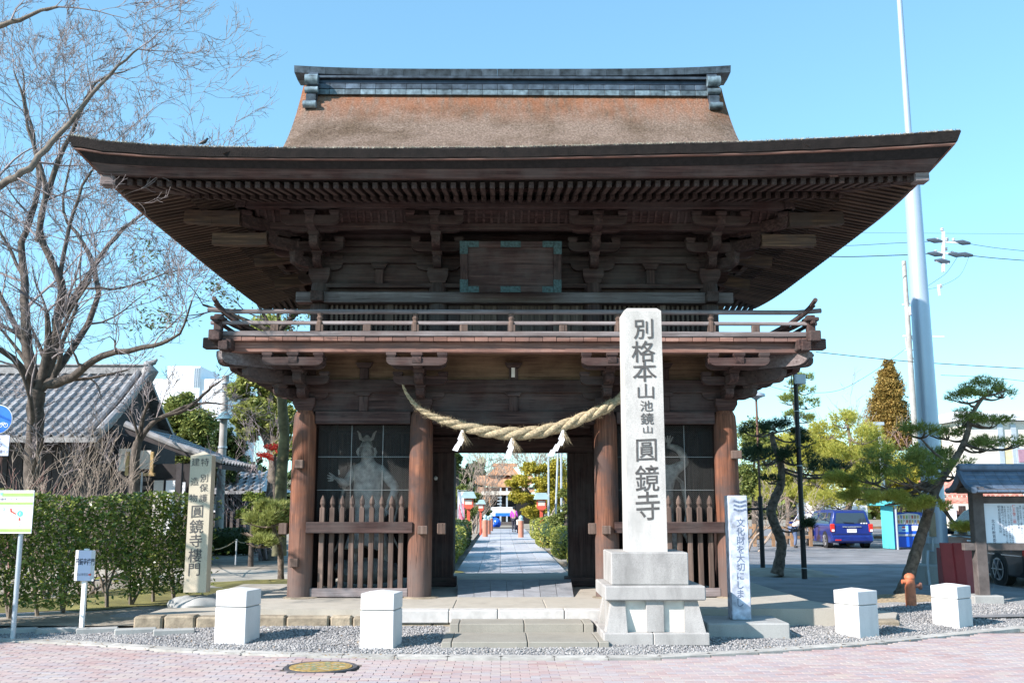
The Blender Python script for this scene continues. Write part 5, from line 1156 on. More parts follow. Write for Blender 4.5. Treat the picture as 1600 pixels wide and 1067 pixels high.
farpine('small open cloud pine with tiers of pads far behind the camera post',1247,838,.05,[(1247,838,.14),(1252,740,.12),(1248,680,.11),(1240,640,.08),(1248,600,.06),(1252,590,.04)],
 [(1254,588,0,20,6),(1238,600,0,16,6),(1256,610,0,20,7),(1236,624,0,26,9),(1262,630,0,20,9),(1242,648,0,22,7),(1262,654,0,16,6),(1225,690,0,20,10),(1262,700,0,26,14)],m_pine,tl=.2,tw=.013,dens=90)
# leafy trees
def tree(name,label,base,th,crown,n,size,ml,mb,cat='tree',group=None,lean=0,tr=.12,shell=.45,asp=.5,up=.4):
    n=int(n*2.2); t=thing(name,label,cat,base,0,group); b=MB(); bx_,by_,bz_=base
    top=Vector((bx_+lean,by_,bz_+th)); b.sweep([(bx_,by_,bz_-.05),(bx_+lean*.3,by_,bz_+th*.5),top],[tr*1.3,tr,tr*.7],9)
    tot=sum(r[0]*r[1]*r[2] for _,r in crown)
    for c,r in crown: b.sweep([top-Vector((0,0,th*.15)),(top+Vector(c))/2,Vector(c)+Vector((0,0,r[2]*.4))],[tr*.6,tr*.35,tr*.12],5,cap=False)
    b.build('trunk',mb,t,smooth=True); C=[]
    for c,r in crown:
        m=int(n*(r[0]*r[1]*r[2])**.67/sum((q[0]*q[1]*q[2])**.67 for _,q in crown)); sub=max(8,m//70)
        ctrs=blob_pts(c,tuple(x*.78 for x in r),sub,.35); rr=min(r)*.5
        for s in range(sub): C.append(blob_pts(tuple(ctrs[s]),(rr*rng.uniform(.7,1.3),rr*rng.uniform(.7,1.3),rr*rng.uniform(.5,.9)),m//sub,.3))
    V,Fc=leaf_quads(np.concatenate(C),size*.58,up,asp); npobj('crown',V,Fc,ml,t); return t
def crown_px(Y,items):
    out=[]
    for u,v,ru,rv in items: c=at(u,v,Y); a=ru/1575*Y; out.append(((c.x,c.y+rng.uniform(-.3,.3)*a,c.z),(a,a*.9,rv/1575*Y)))
    return out
def treepx(name,label,u,Y,items,n,size,ml,mb=m_barkd,zb=.05,**k):
    cr_=crown_px(Y,items); x=at(u,800,Y).x; zt=min(c[2] for c,_ in cr_); return tree(name,label,(x,Y,zb),max(.4,zt-zb+.2),cr_,n,size,ml,mb,**k)
treepx('conifer_tree','tall cone shaped golden brown conifer behind the parking area',1388,62,[(1388,573,11,16),(1388,590,21,20),(1387,610,30,24),(1388,635,37,26),(1389,660,43,28),(1389,685,46,28)],34000,.12,m_bronze,tr=.3)
treepx('shade_tree','olive green tree left of the temple gate behind the tiled house',280,42,[(285,640,30,34),(262,665,30,30),(315,668,32,34),(290,700,40,34),(335,720,30,34),(250,690,20,20)],20000,.15,m_ever,tr=.25)
treepx('shade_tree','dark green tree behind the old concrete utility pole',345,36,[(350,690,26,36),(345,735,32,34),(372,700,18,24)],6000,.10,m_everd,tr=.2)
m_feather=leafmat('feathery_leaves',[(.1,(.13,.17,.05)),(.5,(.30,.34,.10)),(.9,(.46,.48,.16)),(1,(.55,.52,.2))],.5,.35)
treepx('feathery_tree','tall pale green feathery evergreen behind the left pillar of the gate',425,30,[(420,520,34,34),(395,585,24,26),(430,600,38,36),(400,640,30,24),(435,655,34,28),(392,672,20,20),(445,700,30,20),(375,610,22,20),(410,560,28,24),(385,650,26,22)],26000,.12,m_feather,mb=m_bark,tr=.2)
# mossy trunk just left of the gate
Yt=24.; t=thing('mossy_tree','mossy tree trunk rising just left of the gate pillar with few leaves above the balcony','tree',(at(438,860,Yt).x,Yt,.1))
L=Limbs(); b=MB(); q,rr_=spl([at(u,v,Yt) for u,v in ((436,868),(438,800),(440,740),(444,680),(440,620),(436,560),(432,520))],[.18,.15,.14,.13,.12,.10,.08],6); b.sweep(q,rr_,12); b.build('trunk',plain('mossy_bark',(.12,.115,.065),.95,var=.6,scale=5,bmp=1,bs=25),t,smooth=True)
tips=[]
for (u,v) in ((434,530),(438,560),(432,515)): L.branch(at(u,v,Yt),Vector((rng.uniform(-1,1),rng.uniform(-.5,.5),.6)),1.6,.05,3,tips=tips)
L.branch(at(434,520,Yt),Vector((.6,0,.7)),2.0,.07,3,tips=tips); L.branch(at(434,520,Yt),Vector((-.7,0,.4)),2.0,.07,3,tips=tips)
L.build(.04,'limb','twigs',m_barkd,m_twigd,t); C=np.array([tuple(p+Vector((rng.gauss(0,.1),rng.gauss(0,.1),rng.gauss(0,.1)))) for p in tips for _ in range(5)]); V,Fc=leaf_quads(C,.05); npobj('leaves',V,Fc,m_ever,t)
# ---- bare trees
def bare(name,label,base,limbs,Y,mb,mt,thick=.05,cat='bare tree',sub=(3,2.6,.02),rmin=.006,nch=(3,5),spread=.75,wob=.14,up=.12,every=3,seedn=1,group=None,shrink=.62,scale_r=1.):
    rng.seed(seedn); t=thing(name,label,cat,base,0,group); L=Limbs(); L2=Limbs()
    for poly in limbs:
        pts=[at(u,v,Y+dy) for u,v,dy,_ in poly]; rad=[r*scale_r for *_,r in poly]; q,rr=spl(pts,rad,4)
        q=[p+Vector((rng.gauss(0,.012),rng.gauss(0,.012),rng.gauss(0,.012))) for p in q]
        b=MB(); b.sweep(q,rr,10); b.build('trunk' if poly is limbs[0] else 'limb',mb,t,smooth=True)
        for i in range(every,len(q),every):
            if rr[i]>.2: continue
            ax=(q[i]-q[i-1]).normalized(); o=Vector((rng.gauss(0,1),rng.gauss(0,.8),rng.gauss(0,1))); o=(o-ax*o.dot(ax)).normalized()
            L.branch(q[i],(ax*.7+o*.9+Vector((0,0,.15))).normalized(),sub[1]*rng.uniform(.6,1.2)*(.5+min(1,rr[i]/.1)*.5),max(.012,rr[i]*.45),sub[0],spread,wob,up,nch,None,shrink,rmin)
        L.branch(q[-1],(q[-1]-q[-2]).normalized(),sub[1]*.9,rr[-1]*.8,sub[0],spread,wob,up,nch,None,shrink,rmin)
    L.build(thick,'branch','twigs',mb,mt,t); return t
Yb_=21.5
bare('large_bare_tree','large bare deciduous tree with dark forked trunk in front of the tiled house',(at(50,880,Yb_).x,Yb_,.08),[
 [(52,880,0,.30),(50,800,0,.25),(50,720,0,.24),(55,650,0,.27),(58,610,0,.26)],
 [(58,615,0,.22),(45,560,0,.18),(40,500,0,.15),(38,440,.3,.13),(35,380,.5,.11),(60,300,.6,.09),(55,230,.6,.06),(40,160,.6,.04),(35,110,.6,.02)],
 [(62,600,0,.22),(80,560,0,.18),(90,500,-.2,.15),(95,440,-.4,.13),(62,360,-.6,.10),(85,270,-.6,.09),(120,190,-.8,.06),(150,130,-.8,.035),(200,110,-.8,.02)],
 [(60,380,-.6,.09),(68,290,-.8,.075),(45,200,-1,.05),(35,150,-1,.035),(20,110,-1,.02)],
 [(75,600,0,.20),(110,590,-.4,.14),(160,555,-.8,.11),(240,540,-1.2,.07),(280,520,-1.4,.04),(300,470,-1.5,.025)],
 [(90,500,0,.12),(140,430,.4,.09),(180,370,.7,.07),(230,330,.9,.045),(260,300,1,.02)],
 [(50,560,0,.12),(20,500,.5,.09),(-10,440,.8,.06)],[(52,610,0,.14),(30,570,-.5,.11),(-10,540,-.9,.07)],
 [(40,440,.3,.07),(10,380,.4,.05),(-20,330,.4,.03)],[(95,430,-.4,.08),(110,350,-.5,.06),(130,290,-.5,.045),(165,240,-.6,.025)],
 [(130,450,.2,.05),(190,450,.2,.035),(250,430,.2,.025),(290,420,.2,.015)],[(80,590,.2,.13),(150,480,1.2,.10),(140,400,1.6,.08),(100,330,1.8,.05),(110,250,1.8,.03)]],Yb_,m_barkd,m_twigd,.045,sub=(4,1.9,.02),rmin=.0062,nch=(3,4),every=3,seedn=5,scale_r=.66)
# tree whose limb reaches in at the upper left; it stands just outside the picture
Yn=13.
bare('roadside_bare_tree','near bare tree branch reaching in at the upper left corner',(-12.3,12.4,.0),[
 [(-760,940,-.6,.28),(-700,700,-.6,.24),(-640,520,-.5,.22),(-560,430,-.3,.19)],
 [(-560,430,-.3,.15),(-400,400,-.3,.13),(-200,370,-.2,.085),(-70,320,0,.065),(0,290,0,.052),(45,262,0,.046),(80,225,.1,.040),(120,178,.1,.032),(170,118,.1,.022),(215,75,.1,.012)],
 [(-560,430,-.3,.13),(-380,200,-.2,.09),(-140,100,0,.065),(-30,50,0,.045),(30,30,0,.03),(90,10,0,.018)],
 [(-560,450,-.3,.16),(-640,200,-.8,.12),(-700,0,-1.2,.08)],],Yn,m_bark,m_twigd,.03,sub=(4,1.15,.02),rmin=.0042,nch=(3,4),every=3,seedn=11)
# bare pale shrubs in front of the house
def shrub(lab,u,Y,h,n,seedn,mt=m_twig,spread=.5,depth=3,name='bare_shrub',cat='shrub',r=.03,rmin=.005):
    rng.seed(seedn); x=at(u,800,Y).x; t=thing(name,lab,cat,(x,Y,.09)); L=Limbs()
    for i in range(n): L.branch(Vector((x+rng.gauss(0,.12),Y+rng.gauss(0,.12),.05)),Vector((rng.gauss(0,.45),rng.gauss(0,.35),1)),h*rng.uniform(.45,.65),r,depth,spread,.12,.12,(3,4),None,.6,rmin)
    L.build(.02,'stem','twigs',m_twig if mt is m_twig else mt,mt,t); return t
shrub('bare pale grey shrub with long stems behind the hedge, left of the house door',75,17.5,2.7,9,3); shrub('bare shrub with arching pale stems behind the hedge near its middle',150,18.5,2.4,8,4)
shrub('reddish bare shrub behind the left end of the hedge',10,18.,2.6,7,6,plain('reddish_twig',(.30,.17,.15),.9),.5); shrub('low bare shrub before the dark wall of the house',225,21,1.9,7,8)
bare('dark_bough_tree','dark bare tree with long low bough crossing in front of the olive tree',(at(330,860,26).x-3.4,26,.08),[
 [(215,860,0,.16),(210,760,0,.13),(215,690,0,.11)],[(215,690,0,.08),(245,655,0,.06),(290,640,0,.05),(325,610,0,.035),(345,595,0,.02)],[(245,655,0,.05),(300,632,0,.035),(345,630,0,.02)]],26,m_barkd,m_twigd,.03,sub=(3,1.2,.02),rmin=.007,every=4,seedn=9)
shrub('pale lilac bare cherry tree between the small house and the gate',418,30,3.6,4,12,plain('lilac_twig',(.33,.27,.28),.9),.55,4,'bare_cherry_tree','bare tree',.035,.006)
rt=thing('red_berry_tree','small tree with bright red berry clusters left of the gate','tree',(at(430,860,27).x,27,.09)); b=MB(); b.sweep([at(430,868,27),at(432,800,27),at(428,740,27),at(430,710,27)],[.08,.06,.05,.03],7); b.build('trunk',m_barkd,rt,smooth=True)
C=np.concatenate([blob_pts(tuple(at(u,v,27)),(ru/1575*27,.4,.09),n,.1) for u,v,ru,n in ((428,698,16,260),(412,710,14,160),(440,706,14,160),(420,716,12,90))]); V,Fc=leaf_quads(C,.035,.2,.8); npobj('berries',V,Fc,m_redl,rt)
b2_=at(437,877,21.5); pine('garden_pine','small low spreading green pine beside the left gate pillar',(b2_.x,b2_.y,.1),[(440,880,b2_.y,.10),(438,860,b2_.y,.085),(432,840,b2_.y,.07),(425,815,b2_.y,.05)],
 [(425,792,b2_.y,24,9),(415,812,b2_.y-.4,30,11),(400,828,b2_.y+.3,26,10),(432,825,b2_.y+.5,24,12),(405,846,b2_.y-.5,22,8),(440,802,b2_.y+.2,14,8)],m_feather,m_barkp,tl=.13,tw=.010,dens=1100)
treepx('camellia_bush','glossy dark green camellia bush between the small house and the garden pine',395,27,[(400,780,22,14),(385,800,26,12),(410,800,20,14)],3200,.06,m_hedge,zb=.09,cat='bush',tr=.06)
# ---- the hedge at the left
HG=thing('hedge','tall leafy evergreen hedge running from the map sign towards the stone post','hedge',(-6.6,15.5,.1))
ax,ay=-7.75,13.75; bx2,by2=-5.35,17.6; dirx,diry=(bx2-ax),(by2-ay); Ln=math.hypot(dirx,diry); dirx/=Ln; diry/=Ln; nx_,ny_=-diry,dirx
N=38000; s=nrg.uniform(-3.4,Ln,N); w_=nrg.normal(scale=.22,size=N)-.35; w_=np.clip(w_,-1.0,.35); zz_=nrg.beta(1.15,1.05,N)*1.62+.25+.05*np.sin(s*2.3)
edge=.05*np.sin(s*5)+.05*np.sin(s*11+zz_*4); xcur=ax+dirx*s; ycur=ay+diry*s
# thin out patches low down so stems and ground show
keep=~((zz_<.72)&(np.sin(s*3.1)+.6*np.sin(s*7.7+1)+nrg.normal(scale=.5,size=N)>.25)&(s>2.0))
frontw=nrg.choice([-.42,.1],N)+nrg.normal(scale=.10,size=N); usef=nrg.rand(N)<.55; w2=np.where(usef,-(.42+edge)+nrg.normal(scale=.06,size=N)*1.0,w_)
C=np.stack([xcur-nx_*w2*-1,ycur-ny_*w2*-1,zz_],1)[keep]
V,Fc=leaf_quads(C,.040,.35,.42); npobj('foliage',V,Fc,m_hedge,HG,kind='stuff')
sb=-3.2
while sb<Ln:
    x=ax+dirx*sb; y=ay+diry*sb; b=MB(); q0=Vector((x,y,.08)); 
    for k in range(rng.randint(1,3)): b.sweep([q0,q0+Vector((rng.gauss(0,.05),rng.gauss(0,.05),.3)),q0+Vector((rng.gauss(0,.14),rng.gauss(0,.1),.8)),q0+Vector((rng.gauss(0,.2),rng.gauss(0,.12),1.4))],[.03,.024,.018,.008],6,cap=False)
    b.build('stem',m_bark,HG,smooth=True); sb+=rng.uniform(.28,.5)
# fallen leaf litter & flat border stones before the hedge
for k in range(6):
    s0=-.1+k*.72; b=MB(); x=-7.0+k*.55; y=kl(x)+.55+k*.10; b.box(-.26,-.07,.0,.26,.07,.09,.015)
    b.v=[(x+a*math.cos(.32)-c*math.sin(.32),y+a*math.sin(.32)+c*math.cos(.32),z+gh(y,x)-.03) for a,c,z in b.v]; b.build('border_stone',m_conc2,bpy.data.objects['kerb'])
# ---- trees that fill the middle distance at the right
for i,(lab,u,Y,items,n,sz,m) in enumerate((
 ('pale yellow green tree behind the thin lamp post',1180,48,[(1180,690,34,44),(1165,750,30,34),(1205,745,30,36)],7000,.13,m_ever),
 ('yellow green bushy tree left of the bright pine',1245,50,[(1248,700,40,38),(1225,750,38,34),(1265,765,40,30),(1290,705,34,36),(1210,700,26,30)],12000,.13,m_yel),
 ('rounded yellow green tree at the foot of the golden conifer',1345,54,[(1350,715,42,34),(1320,735,36,38),(1395,735,42,30),(1375,775,46,26),(1300,785,46,24),(1425,760,40,30)],13000,.14,m_yel),
 ('green tree behind the steel mast',1450,56,[(1430,725,40,38),(1470,715,40,42),(1500,700,30,30),(1445,775,44,26),(1475,765,30,30)],12000,.14,m_ever))):
    treepx('background_tree',lab,u,Y,items,n,sz,m,zb=.05,group='trees behind the parking area',tr=.16)
shrub('pinkish bare tree at the foot of the golden conifer',1405,57,4.2,5,31,plain('pink_twig',(.36,.22,.20),.9),.6,4,'bare_tree','bare tree',.07,.014)
shrub('grey leaning bare tree behind the dark pine',1172,36,3.0,4,33,m_twig,.7,4,'bare_tree','bare tree',.05,.009)
shrub('thin bare tree rising above the yellow trees',1300,60,6.4,5,34,m_twig,.5,4,'bare_tree','bare tree',.07,.014)
# ---- beyond the gate: path, hedges, bushes, trees
m_path=plain('path_stone',(.40,.41,.43),.8,var=.12,scale=3,bmp=.2,bs=60,spread=.10)
sheet('temple_path',[(-1.12,21.3),(1.62,21.3),(1.62,76),(-1.12,76)],.05,m_joint)
pth=thing('x','x','x',(0,22,0)); pth.name='path_paving'; del pth['label']; del pth['category']; pth['kind']='structure'; ORG['path_paving']=Vector((0,22,0))
bm_=MB(); bm_.box(-.27,-.39,0,.27,.39,.02,.004); pm=bm_.mesh('path_slab',m_path); rest=MB()
for r_ in range(60):
    y=21.9+r_*.8
    for c_ in range(5):
        x=-.84+c_*.548+(.0 if r_%2 else 0)
        if y<55: link('path_slab',pm,pth,(x,y-22,.052+rng.uniform(-.002,.002)))
        else: rest.box(x-.27,y-.39,.05,x+.27,y+.39,.072)
rest.build('path_slab_field',m_path,pth,kind='stuff')
def clipped(lab,x,y,rx,ry,h,n,ml=m_box,sz=.045,rnd_=.25,grp='clipped bushes along the path'):
    t=thing('clipped_bush',lab,'bush',(x,y,.08),0,grp); 
    P_=nrg.uniform(-1,1,(n,3)); ax_=nrg.randint(0,3,n); sgn=nrg.choice([-1,1],n); P_[np.arange(n),ax_]=sgn; P_/= (np.abs(P_)**4).sum(1,keepdims=True)**.25
    P_*=(1-.12*nrg.rand(n,1)); C=P_*np.array([rx,ry,h/2])+np.array([x,y,.12+h/2]); V,Fc=leaf_quads(C,sz,.3,.6); npobj('foliage',V,Fc,ml,t,kind='stuff')
    b=MB(); rock(b,(x,y,.10+h/2),(rx*.86,ry*.86,h*.46),int(abs(x*10))); b.build('inner_branches',m_everd,t,smooth=True)
for lab,x,y,rx,ry,h,n in (('clipped bush nearest the gate on the left of the path',-1.64,26.5,.5,2.0,.88,3500),('second clipped bush from the gate on the left of the path',-1.6,31.6,.48,2.0,.95,2600),('dark clipped bush third along the left of the path',-1.62,37.5,.5,2.0,1.05,2200),('clipped bush far along the left of the path',-1.9,45,.6,2,1.0,1500),
  ('clipped box hedge nearest the gate on the right of the path',2.1,25.4,.42,1.2,.85,3500),('second clipped hedge block on the right of the path',2.05,30.5,.55,1.5,.95,3400),('rounded clipped bush third on the right of the path',2.0,38,.75,1.6,1.15,2600),('rounded bush fourth on the right beside the bridge post',1.9,46,.6,1.5,1.1,1500)):
    clipped(lab,x,y,rx,ry,h,n,m_everd if 'dark' in lab else m_box)
treepx('yellow_leaf_tree','broad yellow leaved tree overhanging the path on the right beyond the gate',846,44,[(835,732,28,13),(812,752,26,13),(850,758,28,18),(870,735,24,22),(815,776,26,13),(850,788,28,15),(875,770,22,24),(830,800,22,12)],14000,.085,m_yel,tr=.14,asp=.6)
treepx('garden_tree','green tree over the right hedge beyond the gate',885,36,[(878,770,10,8),(885,800,12,16),(870,812,14,12)],2600,.07,m_ever,tr=.1)
treepx('cedar_tree','dark cedar at the upper left of the doorway view',712,70,[(712,690,8,20),(712,715,12,16),(706,735,18,14)],2600,.16,m_everd,tr=.25)
treepx('garden_tree','light green tree over the left red lantern beyond the gate',722,47,[(722,765,16,12),(712,785,14,14),(735,800,14,12),(742,778,10,12)],3000,.085,m_ever,tr=.1)
treepx('garden_tree','dark green tree behind the farther left lantern',760,66,[(757,790,8,16),(762,800,8,14)],1400,.11,m_everd,tr=.12)
shrub('grey bare tree above the left lanterns beyond the gate',738,58,5.0,6,41,m_twig,.6,4,'bare_tree','bare tree',.06,.013); shrub('bare tree crown beyond the gate at the top right of the doorway view',850,80,9.5,6,42,m_twig,.6,4,'bare_tree','bare tree',.09,.02)
# wooded horizon far behind
def wood_line(name,x0,x1,Y,h,n,sz,ml):
    X=nrg.uniform(x0,x1,n); hh=h*(.65+.2*np.sin(X*.13)+.15*np.sin(X*.37+2)); Z=nrg.rand(n)**.8*hh; C=np.stack([X,Y+nrg.normal(scale=2.,size=n),Z],1); V,Fc=leaf_quads(C,sz,.2,.7); npobj(name,V,Fc,ml,None,kind='stuff')
wood_line('distant_wood',-95,-2,118,9.5,16000,.55,m_everd); wood_line('distant_wood',6,110,125,8,16000,.6,m_ever)
# ================================================================ BUILDINGS
m_tile=plain('grey_kawara_tile',(.29,.29,.295),.45,var=.35,scale=4,spread=.25,bmp=.2,bs=30); m_ridge=plain('ridge_tile_grey',(.24,.24,.24),.6,var=.4,scale=8,bmp=.4,bs=40)
m_dwall=plain('charred_board',(.035,.030,.032),.8,var=.3,scale=6,spread=.25); m_plas=plain('plaster',(.55,.53,.50),.9,var=.08); m_glass=plain('window_glass',(.05,.07,.09),.08,var=.1,spec=.9)
m_cream=plain('cream_wall',(.70,.66,.58),.9,var=.05); m_white=plain('white_wall',(.78,.80,.84),.8,var=.04)
th=thing('temple_house','traditional dark board house with grey tiled roof and ornate ridge behind the bare tree','house',(-15,29,.08))
eY,rY,ez,rz_=26.,29.6,3.42,5.55; GXr=at(233,600,rY).x   # gable end x
def rt_(y): t=(y-eY)/(rY-eY); return ez+(rz_-ez)*(t**1.15)
# roof tiles: barrel rows with stepped tiles
tm=MB(); W_,L_=.27,.36
tm.add([(-W_/2,0,.0),(-W_*.15,0,-.02),(W_*.15,0,.0),(W_*.3,0,.055),(W_*.45,0,.06),(W_/2+.02,0,.0),(-W_/2,L_,-.03),(-W_*.15,L_,-.05),(W_*.15,L_,-.03),(W_*.3,L_,.025),(W_*.45,L_,.03),(W_/2+.02,L_,-.03),
  (-W_/2,0,-.04),(-W_*.15,0,-.06),(W_*.15,0,-.04),(W_*.3,0,.01),(W_*.45,0,.02),(W_/2+.02,0,-.04)],[(i,i+1,i+7,i+6) for i in range(5)]+[(12+i,13+i,1+i,i) for i in range(5)])
tme=tm.mesh('roof_tile',m_tile,smooth=False); O=org(th)
nrow=13; cnt=0; over=MB()
for r_ in range(nrow):
    y0=eY+(rY-eY)*r_/nrow; y1=eY+(rY-eY)*(r_+1)/nrow; z0=rt_(y0);z1=rt_(y1); sl_=math.atan2(z1-z0,y1-y0); ln=math.hypot(y1-y0,z1-z0)
    c_=0; x=GXr-.2
    while x>-27:
        if c_<22 and cnt<299: link('roof_tile',tme,th,Vector((x,y0,z0+.06))-O,(sl_,0,0),(1,ln/L_*1.05,1)); cnt+=1
        else:
            ca,sa=math.cos(sl_),math.sin(sl_); k=ln/L_*1.05
            over.add([(x+a,y0+b_*k*ca-c*sa,z0+.06+b_*k*sa+c*ca) for a,b_,c in tm.v],tm.f)
        c_+=1; x-=W_
over.build('roof_tile_field',m_tile,th,kind='stuff')
b=MB(); pr=[(eY,ez)]+[(eY+(rY-eY)*t,rt_(eY+(rY-eY)*t)) for t in (.25,.5,.75,1)]; pr+=[(2*rY-y,z) for y,z in reversed(pr[:-1])]; pr2=pr+[(y,z-.12) for y,z in reversed(pr)]
b.add([(x,y,z) for x in (-27,GXr) for y,z in pr2],[(i,(i+1)%len(pr2),len(pr2)+(i+1)%len(pr2),len(pr2)+i) for i in range(len(pr2))]+[tuple(range(len(pr2)-1,-1,-1)),tuple(range(len(pr2),2*len(pr2)))]); b.build('roof_deck',m_ridge,th)
b=MB(); b.box(-27,rY-.16,rz_-.02,GXr-.1,rY+.16,rz_+.22,.02); b.build('ridge',m_ridge,th); b=MB(); b.box(-27,rY-.21,rz_+.22,GXr-.02,rY+.21,rz_+.28,.02); b.build('ridge',m_ridge,th)
b=MB(); b.sweep([(GXr-.1,rY,rz_-.2),(GXr,rY,rz_+.1),(GXr-.05,rY,rz_+.32),(GXr+.12,rY,rz_+.36),(GXr+.2,rY,rz_+.46)],[.2,.26,.14,.08,.03],9); b.build('ridge_end_tile',m_ridge,th,smooth=True)
b=MB(); b.sweep([(GXr-.02,y,rt_(y)+.1) for y in (rY,(rY+eY)/2,eY+.2)],[.10,.10,.11],8); b.build('verge_tile',m_tile,th,smooth=True); b=MB(); b.sweep([(GXr-.3,y,rt_(y)+.12) for y in (rY,(rY+eY)/2,eY+.2)],[.09,.09,.10],8); b.build('verge_tile',m_tile,th,smooth=True)
# side roof running down to the right
sx0,sx1=at(196,655,26.9).x,at(347,722,26.9).x; sz0,sz1=at(196,668,26.9).z,at(345,724,26.9).z; nrow=9; ncol=13; y0_,y1_=26.9,30.9
for r_ in range(nrow):
    xa=sx1+(sx0-sx1)*r_/nrow; za=sz1+(sz0-sz1)*(r_/nrow)**1.2; xb=sx1+(sx0-sx1)*(r_+1)/nrow; zb=sz1+(sz0-sz1)*((r_+1)/nrow)**1.2; sl_=math.atan2(zb-za,xa-xb); ln=math.hypot(xa-xb,zb-za)
    for c_ in range(ncol):
        o=link('side_roof_tile',tme,th,Vector((xa,y0_+.15+c_*(y1_-y0_)/ncol,za+.05))-O,(sl_,0,math.pi/2),(1.1,ln/L_*1.05,1))
b=MB(); b.add([(sx1,y0_,sz1-.03),(sx1,y1_,sz1-.03),(sx0,y1_,sz0-.03),(sx0,y0_,sz0-.03),(sx1,y0_,sz1-.15),(sx1,y1_,sz1-.15),(sx0,y1_,sz0-.15),(sx0,y0_,sz0-.15)],[(0,1,2,3),(7,6,5,4),(0,4,5,1),(1,5,6,2),(2,6,7,3),(3,7,4,0)]); b.build('roof_deck',m_dwall,th)
b=MB(); b.sweep([(sx1,y0_,sz1+.08),((sx0+sx1)/2,y0_,(sz0+sz1)/2+.03),(sx0,y0_,sz0+.1)],.09,8); b.build('verge_tile',m_tile,th,smooth=True)
wx=at(178,760,27.5).x
n=34
for i in range(n): a=-24+(GXr+24)*i/n; b=MB(); b.box(a+.01,27.1+rng.uniform(-.01,.01),.05,a+(GXr+24)/n-.01,27.16,3.9); b.build('wall_board',m_dwall,th)
b=MB(); b.box(-24,27.16,.05,GXr-.05,32.5,4.0); b.build('inner_wall',m_dwall,th)
b=MB(); g0=[(rY-3,3.4),(rY,rz_-.2),(rY+3,3.4)]; b.prism(g0,GXr-.35,GXr-.3,'x'); b.build('gable_panel',m_dwall,th,fix=True)
b=MB(); b.box(GXr-.04,27.2,.05,sx1-.45,27.3,sz1+.0); b.build('porch_wall',m_dwall,th)
for a,c,z0,z1,m in ((186,206,2.6,3.2,m_plas),(212,236,2.65,3.15,m_plas),(243,258,.9,2.35,m_plas),(262,276,.9,2.35,m_white),(282,292,1.4,2.3,m_white)):
    xa,xb=at(a,760,27.2).x,at(c,760,27.2).x; b=MB(); b.box(xa,27.05,z0,xb,27.09,z1); b.build('plaster_panel',m,th)
m_tan=plain('light_wood',(.42,.29,.13),.7)
for a in (203,241): x=at(a,700,26.9).x; b=MB(); b.box(x-.04,26.75,at(a,742,26.9).z,x+.04,26.83,at(a,706,26.9).z); b.build('hanging_bracket',m_tan,th)
z=at(220,741,26.9).z; b=MB(); b.box(at(199,740,26.9).x,26.74,z-.04,at(244,740,26.9).x,26.84,z+.04); b.build('hanging_bracket',m_tan,th)
x=at(222,740,26.6).x; b=MB(); b.cyl((x,26.6,.1),(x,26.6,z+.05),.025,n=8); b.build('downpipe',m_steel,th)
for a in (206,280,316): x=at(a,760,26.4).x; b=MB(); b.box(x-.07,26.3,.05,x+.07,26.44,sz1-.02); b.build('porch_post',m_dwall,th)
# lattice shutter
xa=at(206,760,27).x; 
for k in range(7): b=MB(); b.box(xa,27.02,1.0+k*.22,xa+.5,27.07,1.1+k*.22); b.build('shutter_slat',m_nb,th)
# second small tiled house
h2=thing('garden_house','small dark house with blue grey tiled roof and white window panels left of the gate','house',(at(375,800,36).x,36,.08)); O=org(h2)
xa,xb=at(300,770,36).x,at(402,770,36).x; ze,zr=at(380,767,35.4).z,at(380,738,38).z
b=MB(); b.box(xa,36.,.05,xb-.3,41,ze+.05); b.build('wall',m_dwall,h2)
for r_ in range(5):
    for c_ in range(12): 
        t=r_/5; link('roof_tile',tme,h2,Vector((xb+.3-.15-c_*.3-t*.5,35.4+t*2.6,ze+(zr-ze)*t+.05))-O,(math.atan2(zr-ze,2.6),0,0),(1.1,1.6,1))
b=MB(); b.add([(xa-1,35.4,ze),(xb+.3,35.4,ze),(xb-.6,38,zr),(xa-1,38,zr),(xa-1,35.4,ze-.1),(xb+.3,35.4,ze-.1),(xb-.6,38,zr-.1),(xa-1,38,zr-.1),(xb+.3,41,ze)],[(0,1,2,3),(7,6,5,4),(0,4,5,1),(1,5,6,2),(1,8,2)]); b.build('roof',m_tile,h2)
for a in (336,343): x=at(a,800,35.9).x; b=MB(); b.box(x-.08,35.88,at(a,800,35.9).z,x+.07,35.97,at(a,775,35.9).z); b.build('window_panel',m_white,h2)
for a in (353,362,372,383): x=at(a,800,35.9).x; b=MB(); b.box(x-.05,35.9,.1,x+.05,35.99,ze); b.build('wall_post',m_nb,h2)
# low hedge and rope fence before it
clipped('dark low hedge in front of the small garden house',at(345,830,33).x,33,1.7,.4,.85,2600,m_everd,.05,grp='low hedges')
rf=thing('rope_fence','low rope fence with thin grey posts in the garden left of the gate','fence',(at(340,880,23).x,23,.1))
ps=[(282,878),(310,905),(368,882),(392,875)]; pp_=[]
for u,v in ps: q=gz(u,v,.1); b=MB(); b.cyl(q,(q.x,q.y,.78),.022,n=8); b.build('post',m_steel,rf,smooth=True); pp_.append(Vector((q.x,q.y,.76)))
for a,c in zip(pp_,pp_[1:]): b=MB(); b.sweep([a.lerp(c,t)+Vector((0,0,-.12*4*t*(1-t))) for t in (0,.25,.5,.75,1)],.012,5); b.build('rope',m_straw,rf)
